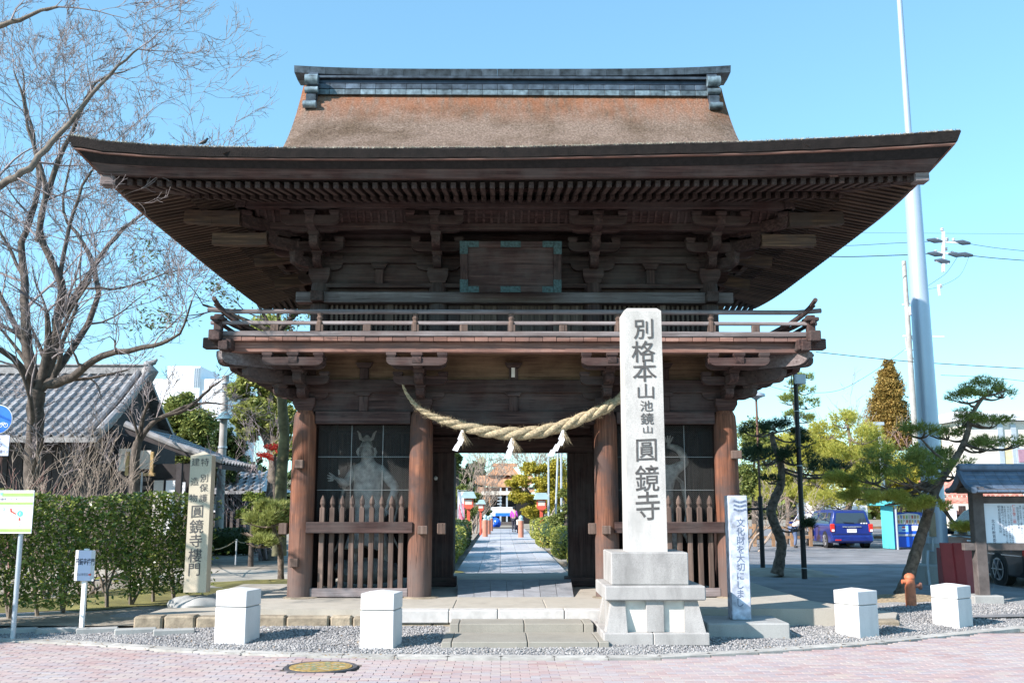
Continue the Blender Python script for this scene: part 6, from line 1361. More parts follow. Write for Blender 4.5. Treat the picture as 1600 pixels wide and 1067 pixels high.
# white tower block, far
m_pane=plain('pale_sky_pane',(.42,.48,.55),.2)
wb=thing('white_building','white multi storey building far behind the tiled house','building',(at(290,800,115).x,115,0)); 
def blk(u0,v0,u1,v1,Y,dep,nm,m,par): a=at(u0,v0,Y); c=at(u1,v1,Y); b=MB(); b.box(a.x,Y,0,c.x,Y+dep,a.z); b.build(nm,m,par); return a,c
blk(236,592,345,800,115,14,'main_block',m_white,wb); blk(262,572,312,600,114.8,8,'roof_tower',m_white,wb)
for i in range(0):
    for j in range(4): a=at(244+i*20,610+j*16,115); b=MB(); b.box(a.x,114.85,a.z-.75,a.x+.9,115.1,a.z+.1,0); f=b.build('window_frame',m_white,wb); b=MB(); b.box(a.x+.07,114.8,a.z-.68,a.x+.83,114.85,a.z+.03); b.build('pane',m_pane,f)
for k in range(4): a=at(300+k*3,590,114.6); b=MB(); b.box(a.x,114.6,a.z-1,a.x+.06,114.7,at(300,572,114.6).z); b.build('louvre',m_steel,wb)
# buildings at the right
cb=thing('cream_building','cream coloured two storey building behind the leaning pine at the right','building',(at(1560,800,52).x,52,0))
blk(1502,658,1700,800,52,2.5,'wall',m_cream,cb); a=at(1498,656,51.6); c=at(1710,650,51.6); b=MB(); b.box(a.x,51.6,a.z,c.x,54.7,c.z+.25); b.build('roof_slab',m_white,cb)
for u0,u1,m in ((1563,1566,m_steel),(1584,1587,m_steel)): a,c=at(u0,725,51.9),at(u1,662,51.9); b=MB(); b.box(a.x,51.9,0,c.x,52,c.z); b.build('downpipe',m,cb)
a,c=at(1566,722,51.9),at(1584,698,51.9); b=MB(); b.box(a.x,51.94,0,c.x,51.99,at(1570,698,52).z); b.build('yellow_wall_bay',plain('pale_yellow_wall',(.66,.56,.34),.9),cb)
a,c=at(1592,722,51.9),at(1612,702,51.9); b=MB(); b.box(a.x-.08,51.88,a.z-.08,c.x,51.98,c.z+.08); f=b.build('window',m_steel,cb); b=MB(); b.box(a.x,51.84,a.z,c.x-.1,51.88,c.z); b.build('pane',plain('mauve_curtain',(.35,.2,.26),.5),f)
rh=thing('red_roof_house','low house with faded red tiled roof and white wall behind the notice board','house',(at(1540,850,31).x,31,0))
m_rt=plain('faded_red_tile',(.50,.20,.15),.6,var=.3,scale=4,spread=.25); x0,x1=at(1478,800,31).x,at(1660,800,31).x
b=MB(); b.box(x0+.3,31.2,.05,x1,32.4,at(1500,800,31).z+.25); b.build('wall',m_cream,rh)
for (Ya,va,Yb2,vb,xo) in ((31,802,33,778,.8),(33.2,776,35.5,752,0)):
    z0,z1=at(1540,va,Ya).z,at(1540,vb,Yb2).z; xs0=at(1490 if Ya<32 else 1482,800,Ya).x; n=16; w_=(x1-xs0)/n
    for i in range(n):
        for r_ in range(3):
            t0,t1=r_/3,(r_+1)/3; xa=xs0+i*w_+.02; b=MB(); ya,yb=Ya+(Yb2-Ya)*t0,Ya+(Yb2-Ya)*t1; za,zb=z0+(z1-z0)*t0,z0+(z1-z0)*t1
            b.add([(xa,ya,za+.03),(xa+w_*.5,ya,za+.09),(xa+w_-.03,ya,za+.03),(xa+w_-.03,yb,zb),(xa+w_*.5,yb,zb+.06),(xa,yb,zb),(xa,ya,za-.03),(xa+w_-.03,ya,za-.03)],[(0,1,4,5),(1,2,3,4),(6,7,2,1),(6,1,0)]); b.build('roof_tile',m_rt,rh)
    b=MB(); b.box(xs0,Ya+.02,z0-.28,x1,Ya+.12,z0-.04); b.build('eave_board',wdx,rh)
for u,v,m in ((1490,795,m_white),(1507,820,wdz)): a=at(u,v,30.9); b=MB(); b.box(a.x-.08,30.9,.05,a.x+.08,31.05,at(u,790,30.9).z); b.build('corner_post',m,rh)
# fences and things at the far side of the parking area
ff=thing('wooden_fence','brown wooden post and rail fence along the far side of the parking area','fence',(9,40,.05)); m_fw=plain('fence_wood',(.26,.16,.09),.85,var=.25,scale=5,spread=.2); Yf=40.5
xa,xb=at(1150,840,Yf).x,at(1388,840,Yf).x; x=xa
while x<xb: b=MB(); b.box(x-.06,Yf-.06,.03,x+.06,Yf+.06,.95); b.build('post',m_fw,ff); x+=.75
for z in (.42,.8): b=MB(); b.box(xa,Yf-.03,z-.05,xb,Yf+.03,z+.05); b.build('rail',m_fw,ff)
tk=thing('white_truck_box','plain white box of a parked truck behind the blue van','truck',(at(1320,850,46).x,46,.05)); a,c=at(1286,846,46),at(1355,779,46); b=MB(); b.box(a.x,46,.75,c.x,50,c.z,.03); b.build('cargo_box',m_white,tk); b=MB(); b.box(a.x+.1,46.1,.5,c.x-.1,49.9,.75); b.build('chassis',m_blk,tk)
for s in (a.x+.3,c.x-.3): b=MB(); b.cyl((s-.12,47,.42),(s+.12,47,.42),.38,n=20); b.build('wheel',m_blk,tk)
cpn=thing('cyan_panel','tall turquoise sheet panel standing left of the vending machine','panel',(at(1388,852,38).x,38,.05)); m_cy=plain('turquoise_sheet',(.10,.52,.58),.5,var=.06); a,c=at(1379,850,38.6),at(1394,788,37.6)
b=MB(); b.add([(a.x,38.6,.08),(c.x,37.6,.08),(c.x,37.6,at(1394,792,37.6).z),(a.x,38.6,at(1379,785,38.6).z),(a.x+.05,38.65,.08),(c.x+.05,37.65,.08),(c.x+.05,37.65,at(1394,792,37.6).z),(a.x+.05,38.65,at(1379,785,38.6).z)],[(0,1,2,3),(7,6,5,4),(0,4,5,1),(1,5,6,2),(2,6,7,3),(3,7,4,0)]); b.build('sheet',m_cy,cpn)
b=MB(); b.cyl((c.x+.1,37.55,.05),(c.x+.1,37.55,at(1394,786,37.6).z),.04,n=8); b.build('corner_tube',m_steel,cpn)
b=MB(); b.box(c.x-.3,37.4,at(1394,790,37.6).z,c.x+2.2,39.4,at(1394,782,37.6).z,.02); b.build('canopy',m_cy,cpn)
# vending machine
vm_=thing('vending_machine','blue drinks vending machine behind the trunk of the leaning pine','vending machine',(at(1423,856,38).x,38,.05)); m_vb=plain('vending_blue',(.01,.10,.62),.35,var=.03); Y=38.
a,c=at(1397,856,Y),at(1449,800,Y); zt=c.z; b=MB(); b.box(a.x,Y,.12,c.x,Y+.8,zt,.03); b.build('cabinet',m_vb,vm_); W=c.x-a.x; Hm=zt-.12; zf=lambda f:.12+Hm*f
b=MB(); pts=[(a.x+W*.12,zf(.66)),(a.x+W*.9,zf(.66)),(a.x+W*.9,zf(.86)),(a.x+W*.7,zf(.95)),(a.x+W*.45,zf(.975)),(a.x+W*.12,zf(.93))]; b.prism(pts,Y-.02,Y-.002,'y'); b.build('display_window',plain('pale_display',(.80,.80,.76),.3),vm_,fix=True)  # display is a plain pale panel
for r_ in range(2):
    for k in range(9):
        x=a.x+W*(.17+k*.078); col=[(.7,.35,.1),(.65,.5,.2),(.6,.15,.12),(.3,.5,.2),(.25,.3,.6),(.35,.25,.18),(.6,.6,.6)][(k*3+r_)%7]; nm='drink_colour_%d'%((k*3+r_)%7); m=bpy.data.materials.get(nm) or plain(nm,col,.4)
        b=MB(); b.cyl((x,Y-.03,zf(.69+.13*r_)),(x,Y-.03,zf(.69+.13*r_)+.12),.03,n=8); b.build('drink_can',m,vm_,smooth=True)
b=MB(); b.box(a.x+W*.12,Y-.025,zf(.795),a.x+W*.9,Y-.0,zf(.805)); b.build('shelf_edge',m_white,vm_)
b=MB(); b.box(a.x+W*.15,Y-.012,zf(.44),a.x+W*.44,Y-.001,zf(.62)); b.build('logo_panel',plain('light_blue_panel',(.25,.55,.85),.4),vm_)
lx_,lz_=a.x+W*.30,zf(.535); r=.085
for z0,z1,m in ((.3,1.,m_red),(-.25,.25,m_white),(-1.,-.3,m_vb)):
    b=MB(); pts=[]
    for k in range(9): t=z0+(z1-z0)*k/8; pts.append((lx_+r*math.sqrt(max(0,1-t*t)),lz_+r*t))
    for k in range(8,-1,-1): t=z0+(z1-z0)*k/8; pts.append((lx_-r*math.sqrt(max(0,1-t*t)),lz_+r*t))
    b.add([(x,Y-.015,z) for x,z in pts],[tuple(range(len(pts)))]); b.build('logo_mark',m,vm_)
b=MB(); b.box(a.x+W*.52,Y-.014,zf(.47),a.x+W*.80,Y-.001,zf(.62),.01); b.build('coin_panel',m_white,vm_); b=MB(); b.box(a.x+W*.12,Y-.03,zf(.32),a.x+W*.85,Y-.001,zf(.38),.01); b.build('pickup_flap',m_steel,vm_)
# old concrete utility pole at the left, with a hooded lamp
Y=33.; X=at(343,800,Y).x; m_cpole=plain('concrete_pole',(.36,.35,.33),.9,var=.2,scale=3); up=thing('concrete_utility_pole','old grey concrete utility pole beside the small stone monument','utility pole',(X,Y,.05)); zt=at(342,587,Y).z
b=MB(); b.cyl((X,Y,0),(X,Y,zt),.15,.11,n=16); b.build('pole',m_cpole,up,smooth=True)
for v in (600,612,700): q=at(342,v,Y); b=MB(); b.cyl((X,Y,q.z),(X,Y,q.z+.06),.15,n=16); b.build('steel_band',m_steel,up)
q=at(350,648,Y); b=MB(); b.lathe([(.30,0),(.10,.22),(.03,.26)],(q.x+.05,Y-.1,q.z-.15),12); b.build('lamp_hood',plain('teal_grey_hood',(.12,.22,.26),.5),up,smooth=True); b=MB(); b.cyl((X,Y,q.z+.05),(q.x+.05,Y-.1,q.z+.08),.025,n=6); b.build('lamp_arm',m_steel,up)
# electricity pole at the right with crossarms, insulators, transformer
Y=58.; X=at(1438,800,Y).x; ep=thing('electricity_pole','grey electricity pole with crossarms, insulators and transformer partly behind the steel mast','electricity pole',(X,Y,.05)); zt=at(1430,408,Y).z
b=MB(); b.cyl((X,Y,0),(X,Y,zt),.2,.13,n=14); b.build('pole',m_cpole,ep,smooth=True); m_ins=plain('insulator_grey',(.62,.62,.64),.4); m_insd=plain('insulator_cover',(.07,.09,.12),.5)
def arm_(u0,v0,u1,v1,dy=0,w_=.1): a,c=at(u0,v0,Y+dy),at(u1,v1,Y+dy); b=MB(); b.obox(a,c,w_,w_); b.build('crossarm',m_ins,ep)
arm_(1420,418,1442,412); arm_(1463,378,1510,380,-1); arm_(1462,395,1515,398,-1); arm_(1410,476,1436,472); arm_(1411,525,1475,526); arm_(1413,547,1440,547,0,.07); arm_(1474,362,1474,425,-1,.14); arm_(1462,408,1482,412,-1); arm_(1466,445,1468,462,-1)
q=at(1429,482,Y-.4); b=MB(); b.cyl((q.x,q.y,at(1429,494,Y).z),(q.x,q.y,q.z+.1),.33,n=16); b.build('transformer',m_ins,ep,smooth=True)
for u,v in ((1424,475),(1429,475),(1434,475),(1465,378),(1480,377),(1490,378),(1462,396),(1478,392),(1488,398),(1472,362),(1470,450)): q=at(u,v,Y-.6); b=MB(); b.lathe([(.05,0),(.12,.06),(.06,.1),(.12,.16),(.05,.22)],tuple(q),8); b.build('insulator',m_ins,ep,smooth=True)
for u,v in ((1460,376),(1504,379),(1461,397),(1493,398),(1508,398),(1472,408)): q=at(u,v,Y-1); b=MB(); b.sweep([q-Vector((.45,0,-.05)),q,q+Vector((.45,0,-.05))],[.06,.17,.08],8); b.build('insulator_cover',m_insd,ep,smooth=True)
arm_(1415,528,1417,545,0,.05); arm_(1425,527,1430,545,0,.05); arm_(1418,548,1438,575,0,.05)
m_wire2=plain('cable_black',(.05,.06,.07),.6)
def wire(lab,pts,Y,r=.018):
    t=thing('overhead_cable',lab,'cable',tuple(at(*pts[0],Y)),0,'overhead cables'); q,_=spl([at(u,v,Y) for u,v in pts],[1]*len(pts),6); b=MB(); b.sweep(q,r,5); b.build('cable',m_wire2,t)
wire('upper thin cable from the insulators to the left eave side',[(1185,375),(1300,384),(1400,380),(1463,377)],57); wire('lower thicker cable from the insulators to the left',[(1185,392),(1300,401),(1400,399),(1462,396)],57,.03)
wire('upper cable running right from the insulators',[(1508,380),(1560,388),(1640,396)],57); wire('lower thicker cable running right from the insulators',[(1512,399),(1560,404),(1640,410)],57,.026); wire('long cable from behind the balcony past the mast',[(1275,550),(1400,563),(1500,570),(1640,578)],50,.022); wire('second long cable sagging right of the mast',[(1470,586),(1550,590),(1640,600)],50,.014)
wire('cable sagging from balcony corner to the low steel pole',[(1180,595),(1230,610),(1300,612),(1350,590),(1415,545)],50,.012); wire('thin jumper loop under the insulators',[(1500,395),(1480,425),(1460,440),(1445,450)],57,.014); wire('second jumper loop under the insulators',[(1515,398),(1500,430),(1470,447),(1450,452)],57,.012)
wire('very thin top cable above the insulators',[(1190,362),(1380,364),(1640,366)],57,.010); wire('thin upper cable behind the bare tree at the left',[(150,372),(260,374),(420,380)],50,.010); wire('thin lower cable behind the bare tree at the left',[(150,388),(260,391),(420,395)],50,.010)
Y=45.; X=at(1382,800,Y).x; sp=thing('short_steel_pole','short grey steel pole with a cap before the golden conifer','pole',(X,Y,.05)); zt=at(1379,660,Y).z; b=MB(); b.cyl((X,Y,0),(X,Y,zt),.11,.08,n=12); b.build('tube',m_steel,sp,smooth=True); b=MB(); b.box(X-.25,Y-.08,zt-.12,X+.2,Y+.08,zt+.02); b.build('cap_arm',m_steel,sp)
# ================================================================ VEHICLES
m_tyre=plain('tyre_rubber',(.02,.02,.02),.8); m_rim=plain('silver_rim',(.5,.5,.52),.3,metal=.7,var=.05); m_cg=plain('car_glass',(.03,.045,.06),.05,var=.05,spec=1.); m_tail=plain('tail_lamp_red',(.62,.03,.02),.2); m_plate=plain('number_plate_white',(.75,.75,.74),.5); m_chr=plain('chrome_strip',(.75,.76,.78),.2,metal=.8)
def carpaint(nm,c):
    m,n,l,p=nt(nm); p.inputs['Base Color'].default_value=(*c,1); p.inputs['Roughness'].default_value=.3; p.inputs['Coat Weight'].default_value=.6; p.inputs['Coat Roughness'].default_value=.05; return m
def car(name,label,loc,rz,paint,prof,gl,W,L,wheels,belt,roofz,wr=.31):
    """local axes: +y forward; prof: lower body side outline (y,z); gl: greenhouse outline (y,z)"""
    t=thing(name,label,'car',loc,rz); ORG[t.name]=Vector((0,0,0))
    b=MB(); vs=[];n=len(prof)
    for k,(x,ins) in enumerate(((-W/2,.0),(-W/2+.07,-.0),(W/2-.07,0),(W/2,.0))):
        e=.05 if k in (0,3) else 0; cy_=sum(p_[0] for p_ in prof)/n; cz_=.6
        vs+=[(x,cy_+(y-cy_)*(1-e*.6),cz_+(z-cz_)*(1-e*1.2)) for y,z in prof]
    b.add(vs,[(k*n+i,k*n+(i+1)%n,(k+1)*n+(i+1)%n,(k+1)*n+i) for k in range(3) for i in range(n)]+[tuple(range(n-1,-1,-1)),tuple(range(3*n,4*n))]); b.build('body',paint,t,fix=True,smooth=True,bev=.02)
    # greenhouse
    b=MB(); vs=[]; m_=len(gl); zb_=min(z for _,z in gl); zt_=max(z for _,z in gl)
    for s in (-1,1): vs+=[(s*(W/2-.05-.16*(z-zb_)/(zt_-zb_)),y,z) for y,z in gl]
    b.add(vs,[tuple(range(m_)),tuple(range(2*m_-1,m_-1,-1))]+[(i,i+m_,(i+1)%m_+m_,(i+1)%m_) for i in range(m_)]); b.build('cabin',paint,t,fix=True,smooth=True,bev=.03)
    for y in wheels:
        for s in (-1,1):
            x=s*(W/2-.10); b=MB(); b.cyl((x-.11,y,wr),(x+.11,y,wr),wr,n=26); w_=b.build('wheel',m_tyre,t,smooth=True); b=MB(); xo=x+s*.112
            b.cyl((xo,y,wr),(xo+s*.006,y,wr),wr*.68,n=22); b.build('rim',m_blk,w_)
            b=MB(); 
            for k in range(6): a=k*math.pi/3; b.obox((xo+s*.012,y,wr),(xo+s*.012,y+math.cos(a)*wr*.66,wr+math.sin(a)*wr*.66),.02,wr*.2,up=(1,0,0))
            b.build('spokes',m_rim,w_)
            b=MB(); vs=[];N=24
            for k in range(N): a=k*2*math.pi/N; vs+=[(xo+s*.013,y+math.cos(a)*wr*.70,wr+math.sin(a)*wr*.70),(xo+s*.013,y+math.cos(a)*wr*.60,wr+math.sin(a)*wr*.60)]
            b.add(vs,[(2*k,2*k+1,(2*k+3)%(2*N),(2*k+2)%(2*N)) for k in range(N)]); b.build('rim_ring',m_rim,w_)
            b=MB(); b.cyl((s*(W/2-.003),y,wr),(s*(W/2+.004),y,wr),wr*1.16,n=24); b.build('wheel_arch',m_blk,t)
    return t
def quad(t,nm,m,pts,off=(0,0,0)): b=MB(); b.add([tuple(Vector(p)+Vector(off)) for p in pts],[tuple(range(len(pts)))]); return b.build(nm,m,t)
# the blue van: rear towards the camera
pv=gz(1333,857,.06); Wv=1.62; blue=carpaint('blue_car_paint',(.008,.022,.17)); xv=pv.x
van=car('blue_van','blue compact van parked with its rear hatch towards the gate','van' and (xv,pv.y,.06),0,blue,
 [(0,.28),(-.0,.50),(.03,.88),(3.05,.86),(3.9,.76),(4.1,.55),(4.08,.25),(3.8,.2),(.15,.2)],[(.04,.84),(.16,1.38),(.32,1.45),(2.2,1.46),(2.6,1.38),(3.25,.86)],Wv,4.1,(.72,3.25),.88,1.45,.30)
van['category']='van'
def xg(z): return Wv/2-.05-.16*(z-.84)/(1.46-.84)
def yg(z): return .04+(.12)*(z-.84)/(.54)
quad(van,'rear_window',m_cg,[(-xg(.95)+.12,yg(.95)-.012,.95),(xg(.95)-.12,yg(.95)-.012,.95),(xg(1.35)-.10,yg(1.35)-.012,1.34),(-xg(1.35)+.10,yg(1.35)-.012,1.34)])
for s in (-1,1):
    b=MB(); b.box(s*(Wv/2-.16),-.025,.62,s*(Wv/2+.005),.10,.93,.03); b.build('tail_light',m_tail,van); b=MB(); b.box(s*(Wv/2-.13),-.03,.64,s*(Wv/2-.03),-.02,.72,.01); b.build('reversing_light',m_white,van)
    for y0,y1 in ((.35,.75),(.85,1.75),(1.85,2.7)):
        z0,z1=.93,1.34; f=lambda z:s*(xg(z)+.012); quad(van,'side_window',m_cg,[(f(z0),y0,z0),(f(z0),y1+.1,z0),(f(z1),y1-(.25 if y1>2 else 0),z1),(f(z1),y0+.06,z1)])
b=MB(); b.box(-.36,-.022,.80,.36,.01,.835,.008); b.build('hatch_strip',m_chr,van); b=MB(); b.box(-.19,-.02,.60,.17,.01,.74,.005); b.build('number_plate',m_plate,van)
b=MB(); b.box(-Wv/2+.02,-.07,.26,Wv/2-.02,.12,.48,.04); b.build('rear_bumper',blue,van); b=MB(); b.box(-.45,-.075,.30,-.68,-.06,.35,.01); b.build('reflector',m_tail,van)
b=MB(); b.box(-Wv/2+.10,-.012,.545,Wv/2-.10,.0,.553); b.build('hatch_gap',m_blk,van); b=MB(); b.sweep([(.1,.02,.96),(-.3,.03,.985)],.012,5); b.build('rear_wiper',m_blk,van)
for i,x in enumerate((.38,.48,.57)): b=MB(); b.box(x-.03,.02,.93,x+.03,.03,.97); b.build('sticker',m_white,van)
for x in (-.22,.28): b=MB(); b.box(x-.17,.35,.9,x+.17,.5,1.25,.05); b.build('rear_seat',m_blk,van)
# open front door at the left
b=MB(); b.box(-Wv/2-.78,2.35,.36,-Wv/2-.02,2.43,.92,.03); d=b.build('open_door',blue,van); b=MB(); b.box(-Wv/2-.74,2.325,.40,-Wv/2-.06,2.349,.90,.02); b.build('door_lining',plain('beige_lining',(.42,.38,.34),.8),d)
b=MB(); b.sweep([(-Wv/2-.75,2.39,.92),(-Wv/2-.5,2.39,1.28),(-Wv/2-.06,2.39,1.34)],.02,5); b.build('door_frame',blue,d); b=MB(); b.box(-Wv/2-.9,2.3,.88,-Wv/2-.76,2.42,1.0,.02); b.build('door_mirror',blue,d)
# dark people carrier seen from its left side behind the notice board
blk_=carpaint('black_car_paint',(.010,.010,.013)); xcar=10.35; 
bc=car('black_car','black people carrier parked behind the roofed notice board','car' and (xcar+.87,20.0,.06),0,blk_,[(0,.3),(-.02,.62),(.04,.98),(3.3,.96),(4.3,.82),(4.6,.6),(4.6,.28),(4.2,.2),(.2,.2)],[(.06,.95),(.3,1.5),(.5,1.6),(2.4,1.62),(2.9,1.5),(3.75,.96)],1.74,4.6,(1.05,3.75),.98,1.6,.33)
def xg2(z): return 1.74/2-.05-.16*(z-.95)/(1.62-.95)
for y0,y1 in ((.45,1.0),(1.1,2.05),(2.15,3.1)):
    for s in (-1,1): z0,z1=1.03,1.5; f=lambda z:s*(xg2(z)+.012); quad(bc,'side_window',m_cg,[(f(z0),y0,z0),(f(z0),y1+.2 if y1>3 else y1,z0),(f(z1),y1-(.35 if y1>3 else 0),z1),(f(z1),y0+(.2 if y0<.5 else 0),z1)])
for s in (-1,1):
    for z in (.42,.62): b=MB(); b.box(s*.868,.1 if z>.5 else 1.45,z,s*.878,4.3 if z>.5 else 3.35,z+.02); b.build('chrome_trim',m_chr,bc)
    for y in (1.15,2.2): b=MB(); b.box(s*.87,y,.84,s*.895,y+.18,.87,.008); b.build('door_handle',m_chr,bc)
    for y in (1.08,2.12): b=MB(); b.box(s*.866,y,.3,s*.872,y+.012,.98); b.build('door_gap',m_tyre,bc)
b=MB(); b.box(-.87,-.03,.62,-.70,.08,.95,.02); b.build('tail_light',m_tail,bc); b=MB(); b.box(-1.05,3.0,.98,-.86,3.12,1.12,.03); b.build('wing_mirror',blk_,bc)
# ================================================================ PEOPLE
m_skin=plain('skin_tone',(.45,.28,.20),.6,var=.05); m_hair=plain('dark_hair',(.02,.017,.015),.6); m_trs=plain('black_trousers',(.03,.03,.045),.8); m_shoe=plain('dark_shoes',(.03,.03,.03),.6)
def person(lab,x,y,z,h,top,legs,pose,rz=0,hair=m_hair,bodymat=None):
    t=thing('person',lab,'person',(x,y,z)); k=h/1.7; c,s=math.cos(rz),math.sin(rz)
    def w(p): return (x+(p[0]*c-p[1]*s)*k,y+(p[0]*s+p[1]*c)*k,z+p[2]*k)
    J=[(*w(p[:3]),p[3]*k) for p in pose['J']]; skin('body',J,pose['E'],m_skin,t,2)
    for nm,ids,ed,inf,mt in pose['cloth']:
        m=mt(top,legs); JJ=[(*J[i][:3],J[i][3]*inf) for i in ids]; skin(nm,JJ,ed,m,t,2)
    hd=J[pose['head']]; b=MB(); rock(b,(hd[0]-0*s,hd[1]+.02*k*c,hd[2]+.035*k),(.10*k,.115*k,.115*k),4,8,8); b.build('hair',hair,t,smooth=True,fix=True)
    for f in pose['feet']: q=w(f); b=MB(); b.box(q[0]-.05*k,q[1]-.14*k,q[2]-.0,q[0]+.05*k,q[1]+.11*k,q[2]+.08*k,.02); b.build('shoe',m_shoe,t)
    fx=Vector(w(pose['face'])); hv=Vector(hd[:3]); 
    b=MB(); dv=(fx-hv).normalized(); b.sweep([hv+dv*.08*k,hv+dv*.12*k+Vector((0,0,-.02*k))],[.012*k,.016*k],5); b.build('nose',m_skin,t)
    return t
stand={'J':[(0,0,.93,.13),(0,0,1.12,.13),(0,.0,1.36,.15),(0,0,1.48,.055),(0,-.01,1.6,.10),(-.19,0,1.40,.06),(-.25,-.02,1.12,.045),(-.16,-.16,.98,.035),(-.12,-.2,.95,.04),(.19,0,1.40,.06),(.26,0,1.13,.045),(.24,-.08,.90,.035),(.23,-.1,.84,.04),(-.09,0,.86,.09),(-.1,0,.48,.065),(-.1,.02,.09,.045),(.09,0,.86,.09),(.1,-.03,.48,.065),(.1,0,.09,.045)],
 'E':[(0,1),(1,2),(2,3),(3,4),(2,5),(5,6),(6,7),(7,8),(2,9),(9,10),(10,11),(11,12),(0,13),(13,14),(14,15),(0,16),(16,17),(17,18)],
 'cloth':[('jacket',[0,1,2,5,6,7,9,10,11],[(0,1),(1,2),(2,3),(3,4),(4,5),(2,6),(6,7),(7,8)],1.22,lambda a,b:a),('trousers',[0,13,14,15,16,17,18],[(0,1),(1,2),(2,3),(0,4),(4,5),(5,6)],1.2,lambda a,b:b)],'head':4,'feet':[(-.1,0,0),(.1,-.02,0)],'face':(0,-.2,1.6)}
m_pur=plain('magenta_jacket',(.48,.06,.46),.8,var=.1)
q=gz(803,831,.06); person('person in a magenta jacket and dark trousers standing on the path beyond the gate',q.x,q.y,.075,1.5,m_pur,m_trs,stand,rz=R(150))
crouch={'J':[(0,.1,.42,.14),(0,.02,.6,.14),(0,-.08,.8,.14),(0,-.12,.92,.055),(0,-.17,1.02,.10),(-.17,-.08,.82,.06),(-.22,-.25,.65,.045),(-.12,-.38,.6,.035),(.17,-.08,.82,.06),(.22,-.25,.65,.045),(.12,-.38,.6,.035),(-.1,.08,.4,.09),(-.14,-.28,.5,.07),(-.13,-.05,.08,.045),(.1,.08,.4,.09),(.14,-.28,.5,.07),(.13,-.05,.08,.045)],
 'E':[(0,1),(1,2),(2,3),(3,4),(2,5),(5,6),(6,7),(2,8),(8,9),(9,10),(0,11),(11,12),(12,13),(0,14),(14,15),(15,16)],
 'cloth':[('jacket',[0,1,2,5,6,7,8,9,10],[(0,1),(1,2),(2,3),(3,4),(4,5),(2,6),(6,7),(7,8)],1.22,lambda a,b:a),('trousers',[0,11,12,13,14,15,16],[(0,1),(1,2),(2,3),(0,4),(4,5),(5,6)],1.2,lambda a,b:b)],'head':4,'feet':[(-.13,-.05,0),(.13,-.05,0)],'face':(0,-.4,1.0)}
q=gz(812,832,.06); person('person in a cream top crouching at the bridge post beside the magenta jacket',q.x-.05,q.y-1,.075,1.5,plain('cream_top',(.6,.55,.48),.8),m_trs,crouch,rz=R(160))
bend={'J':[(0,.15,.88,.13),(0,-.02,1.02,.13),(0,-.28,1.15,.14),(0,-.4,1.2,.055),(0,-.52,1.22,.10),(-.17,-.28,1.12,.06),(-.2,-.4,.88,.045),(-.16,-.5,.7,.035),(.17,-.28,1.12,.06),(.2,-.45,.95,.045),(.16,-.62,.85,.035),(-.09,.15,.82,.09),(-.1,.08,.46,.065),(-.1,.15,.09,.045),(.09,.15,.82,.09),(.1,.0,.46,.065),(.1,.02,.09,.045)],
 'E':crouch['E'],'cloth':crouch['cloth'],'head':4,'feet':[(-.1,.12,0),(.1,0,0)],'face':(0,-.7,1.2)}
q=gz(1278,860,.06); person('person in pale top and blue jeans bending into the open van door',q.x,pv.y+1.0,.06,1.5,plain('grey_beige_top',(.5,.47,.45),.8),plain('blue_jeans',(.10,.14,.24),.8),bend,rz=R(100),hair=plain('pale_grey_cap',(.55,.56,.58),.8))
# ================================================================ BEYOND THE GATE: lanterns, bridge, hall
m_verm=plain('vermilion_paint',(.55,.09,.05),.6,var=.15); m_lroof=plain('lantern_roof_green',(.35,.50,.52),.5,var=.1); m_lpan=plain('lantern_paper',(.65,.52,.45),.6)
def lantern(lab,u,Y,vt):
    q=at(u,820,Y); t=thing('red_lantern_post',lab,'lantern',(q.x,Y,.08),0,'red lantern posts along the path'); zt=at(u,vt,Y).z; h=zt-.08; s=h/1.9
    b=MB(); b.box(q.x-.055*s,Y-.055*s,.05,q.x+.055*s,Y+.055*s,.08+h*.64,.005); b.build('post',m_verm,t); z=.08+h*.64
    b=MB(); b.prism([(q.x-.08*s,z),(q.x+.08*s,z),(q.x+.19*s,z+.10*s),(q.x-.19*s,z+.10*s)],Y-.16*s,Y+.16*s,'y'); b.build('bracket_base',m_verm,t,fix=True)
    b=MB(); b.box(q.x-.16*s,Y-.16*s,z+.10*s,q.x+.16*s,Y+.16*s,z+.36*s); lb=b.build('lantern_box',m_verm,t); b=MB(); b.box(q.x-.12*s,Y-.165*s,z+.15*s,q.x+.12*s,Y-.161*s,z+.32*s); b.build('paper_pane',m_lpan,lb)
    b=MB(); b.prism([(q.x-.27*s,z+.37*s),(q.x+.27*s,z+.37*s),(q.x+.25*s,z+.43*s),(q.x+.17*s,z+.60*s),(q.x-.17*s,z+.60*s),(q.x-.25*s,z+.43*s)],Y-.26*s,Y+.26*s,'y'); b.build('roof',m_lroof,t,fix=True)
lantern('red lantern post nearer the gate on the left of the path',732,42,764); lantern('smaller red lantern post farther off on the left of the path',751,56,778); lantern('red lantern post on the right of the path before the yellow tree',846,41.3,766)
bn=thing('nobori_banner','tall white and pink vertical banner beside the left lantern','banner',(at(719,825,43).x,43,.08)); a,c=at(715,822,43),at(726,768,43)
b=MB(); b.grid(lambda i,j:(a.x+.02+(c.x-a.x)*i*(.8+.25*(1-j)),43+.04*math.sin(i*6+j*5),a.z+(c.z-a.z)*j),6,14); b.build('cloth',m_white,bn,smooth=True); b=MB(); b.grid(lambda i,j:(a.x+.05+(c.x-a.x)*i*(.7+.25*(1-j)),42.985+.04*math.sin(i*6+j*5),a.z+(c.z-a.z)*(.04+.62*j)),6,10); b.build('pink_print',plain('pink_print_cloth',(.62,.18,.26),.8,var=.5,scale=9),bn,smooth=True)
b=MB(); b.cyl((a.x,43,.05),(a.x,43,c.z+.1),.015,n=6); b.cyl((a.x,43,c.z+.05),(c.x+.1,43,c.z+.05),.012,n=6); b.build('pole',m_steel,bn)
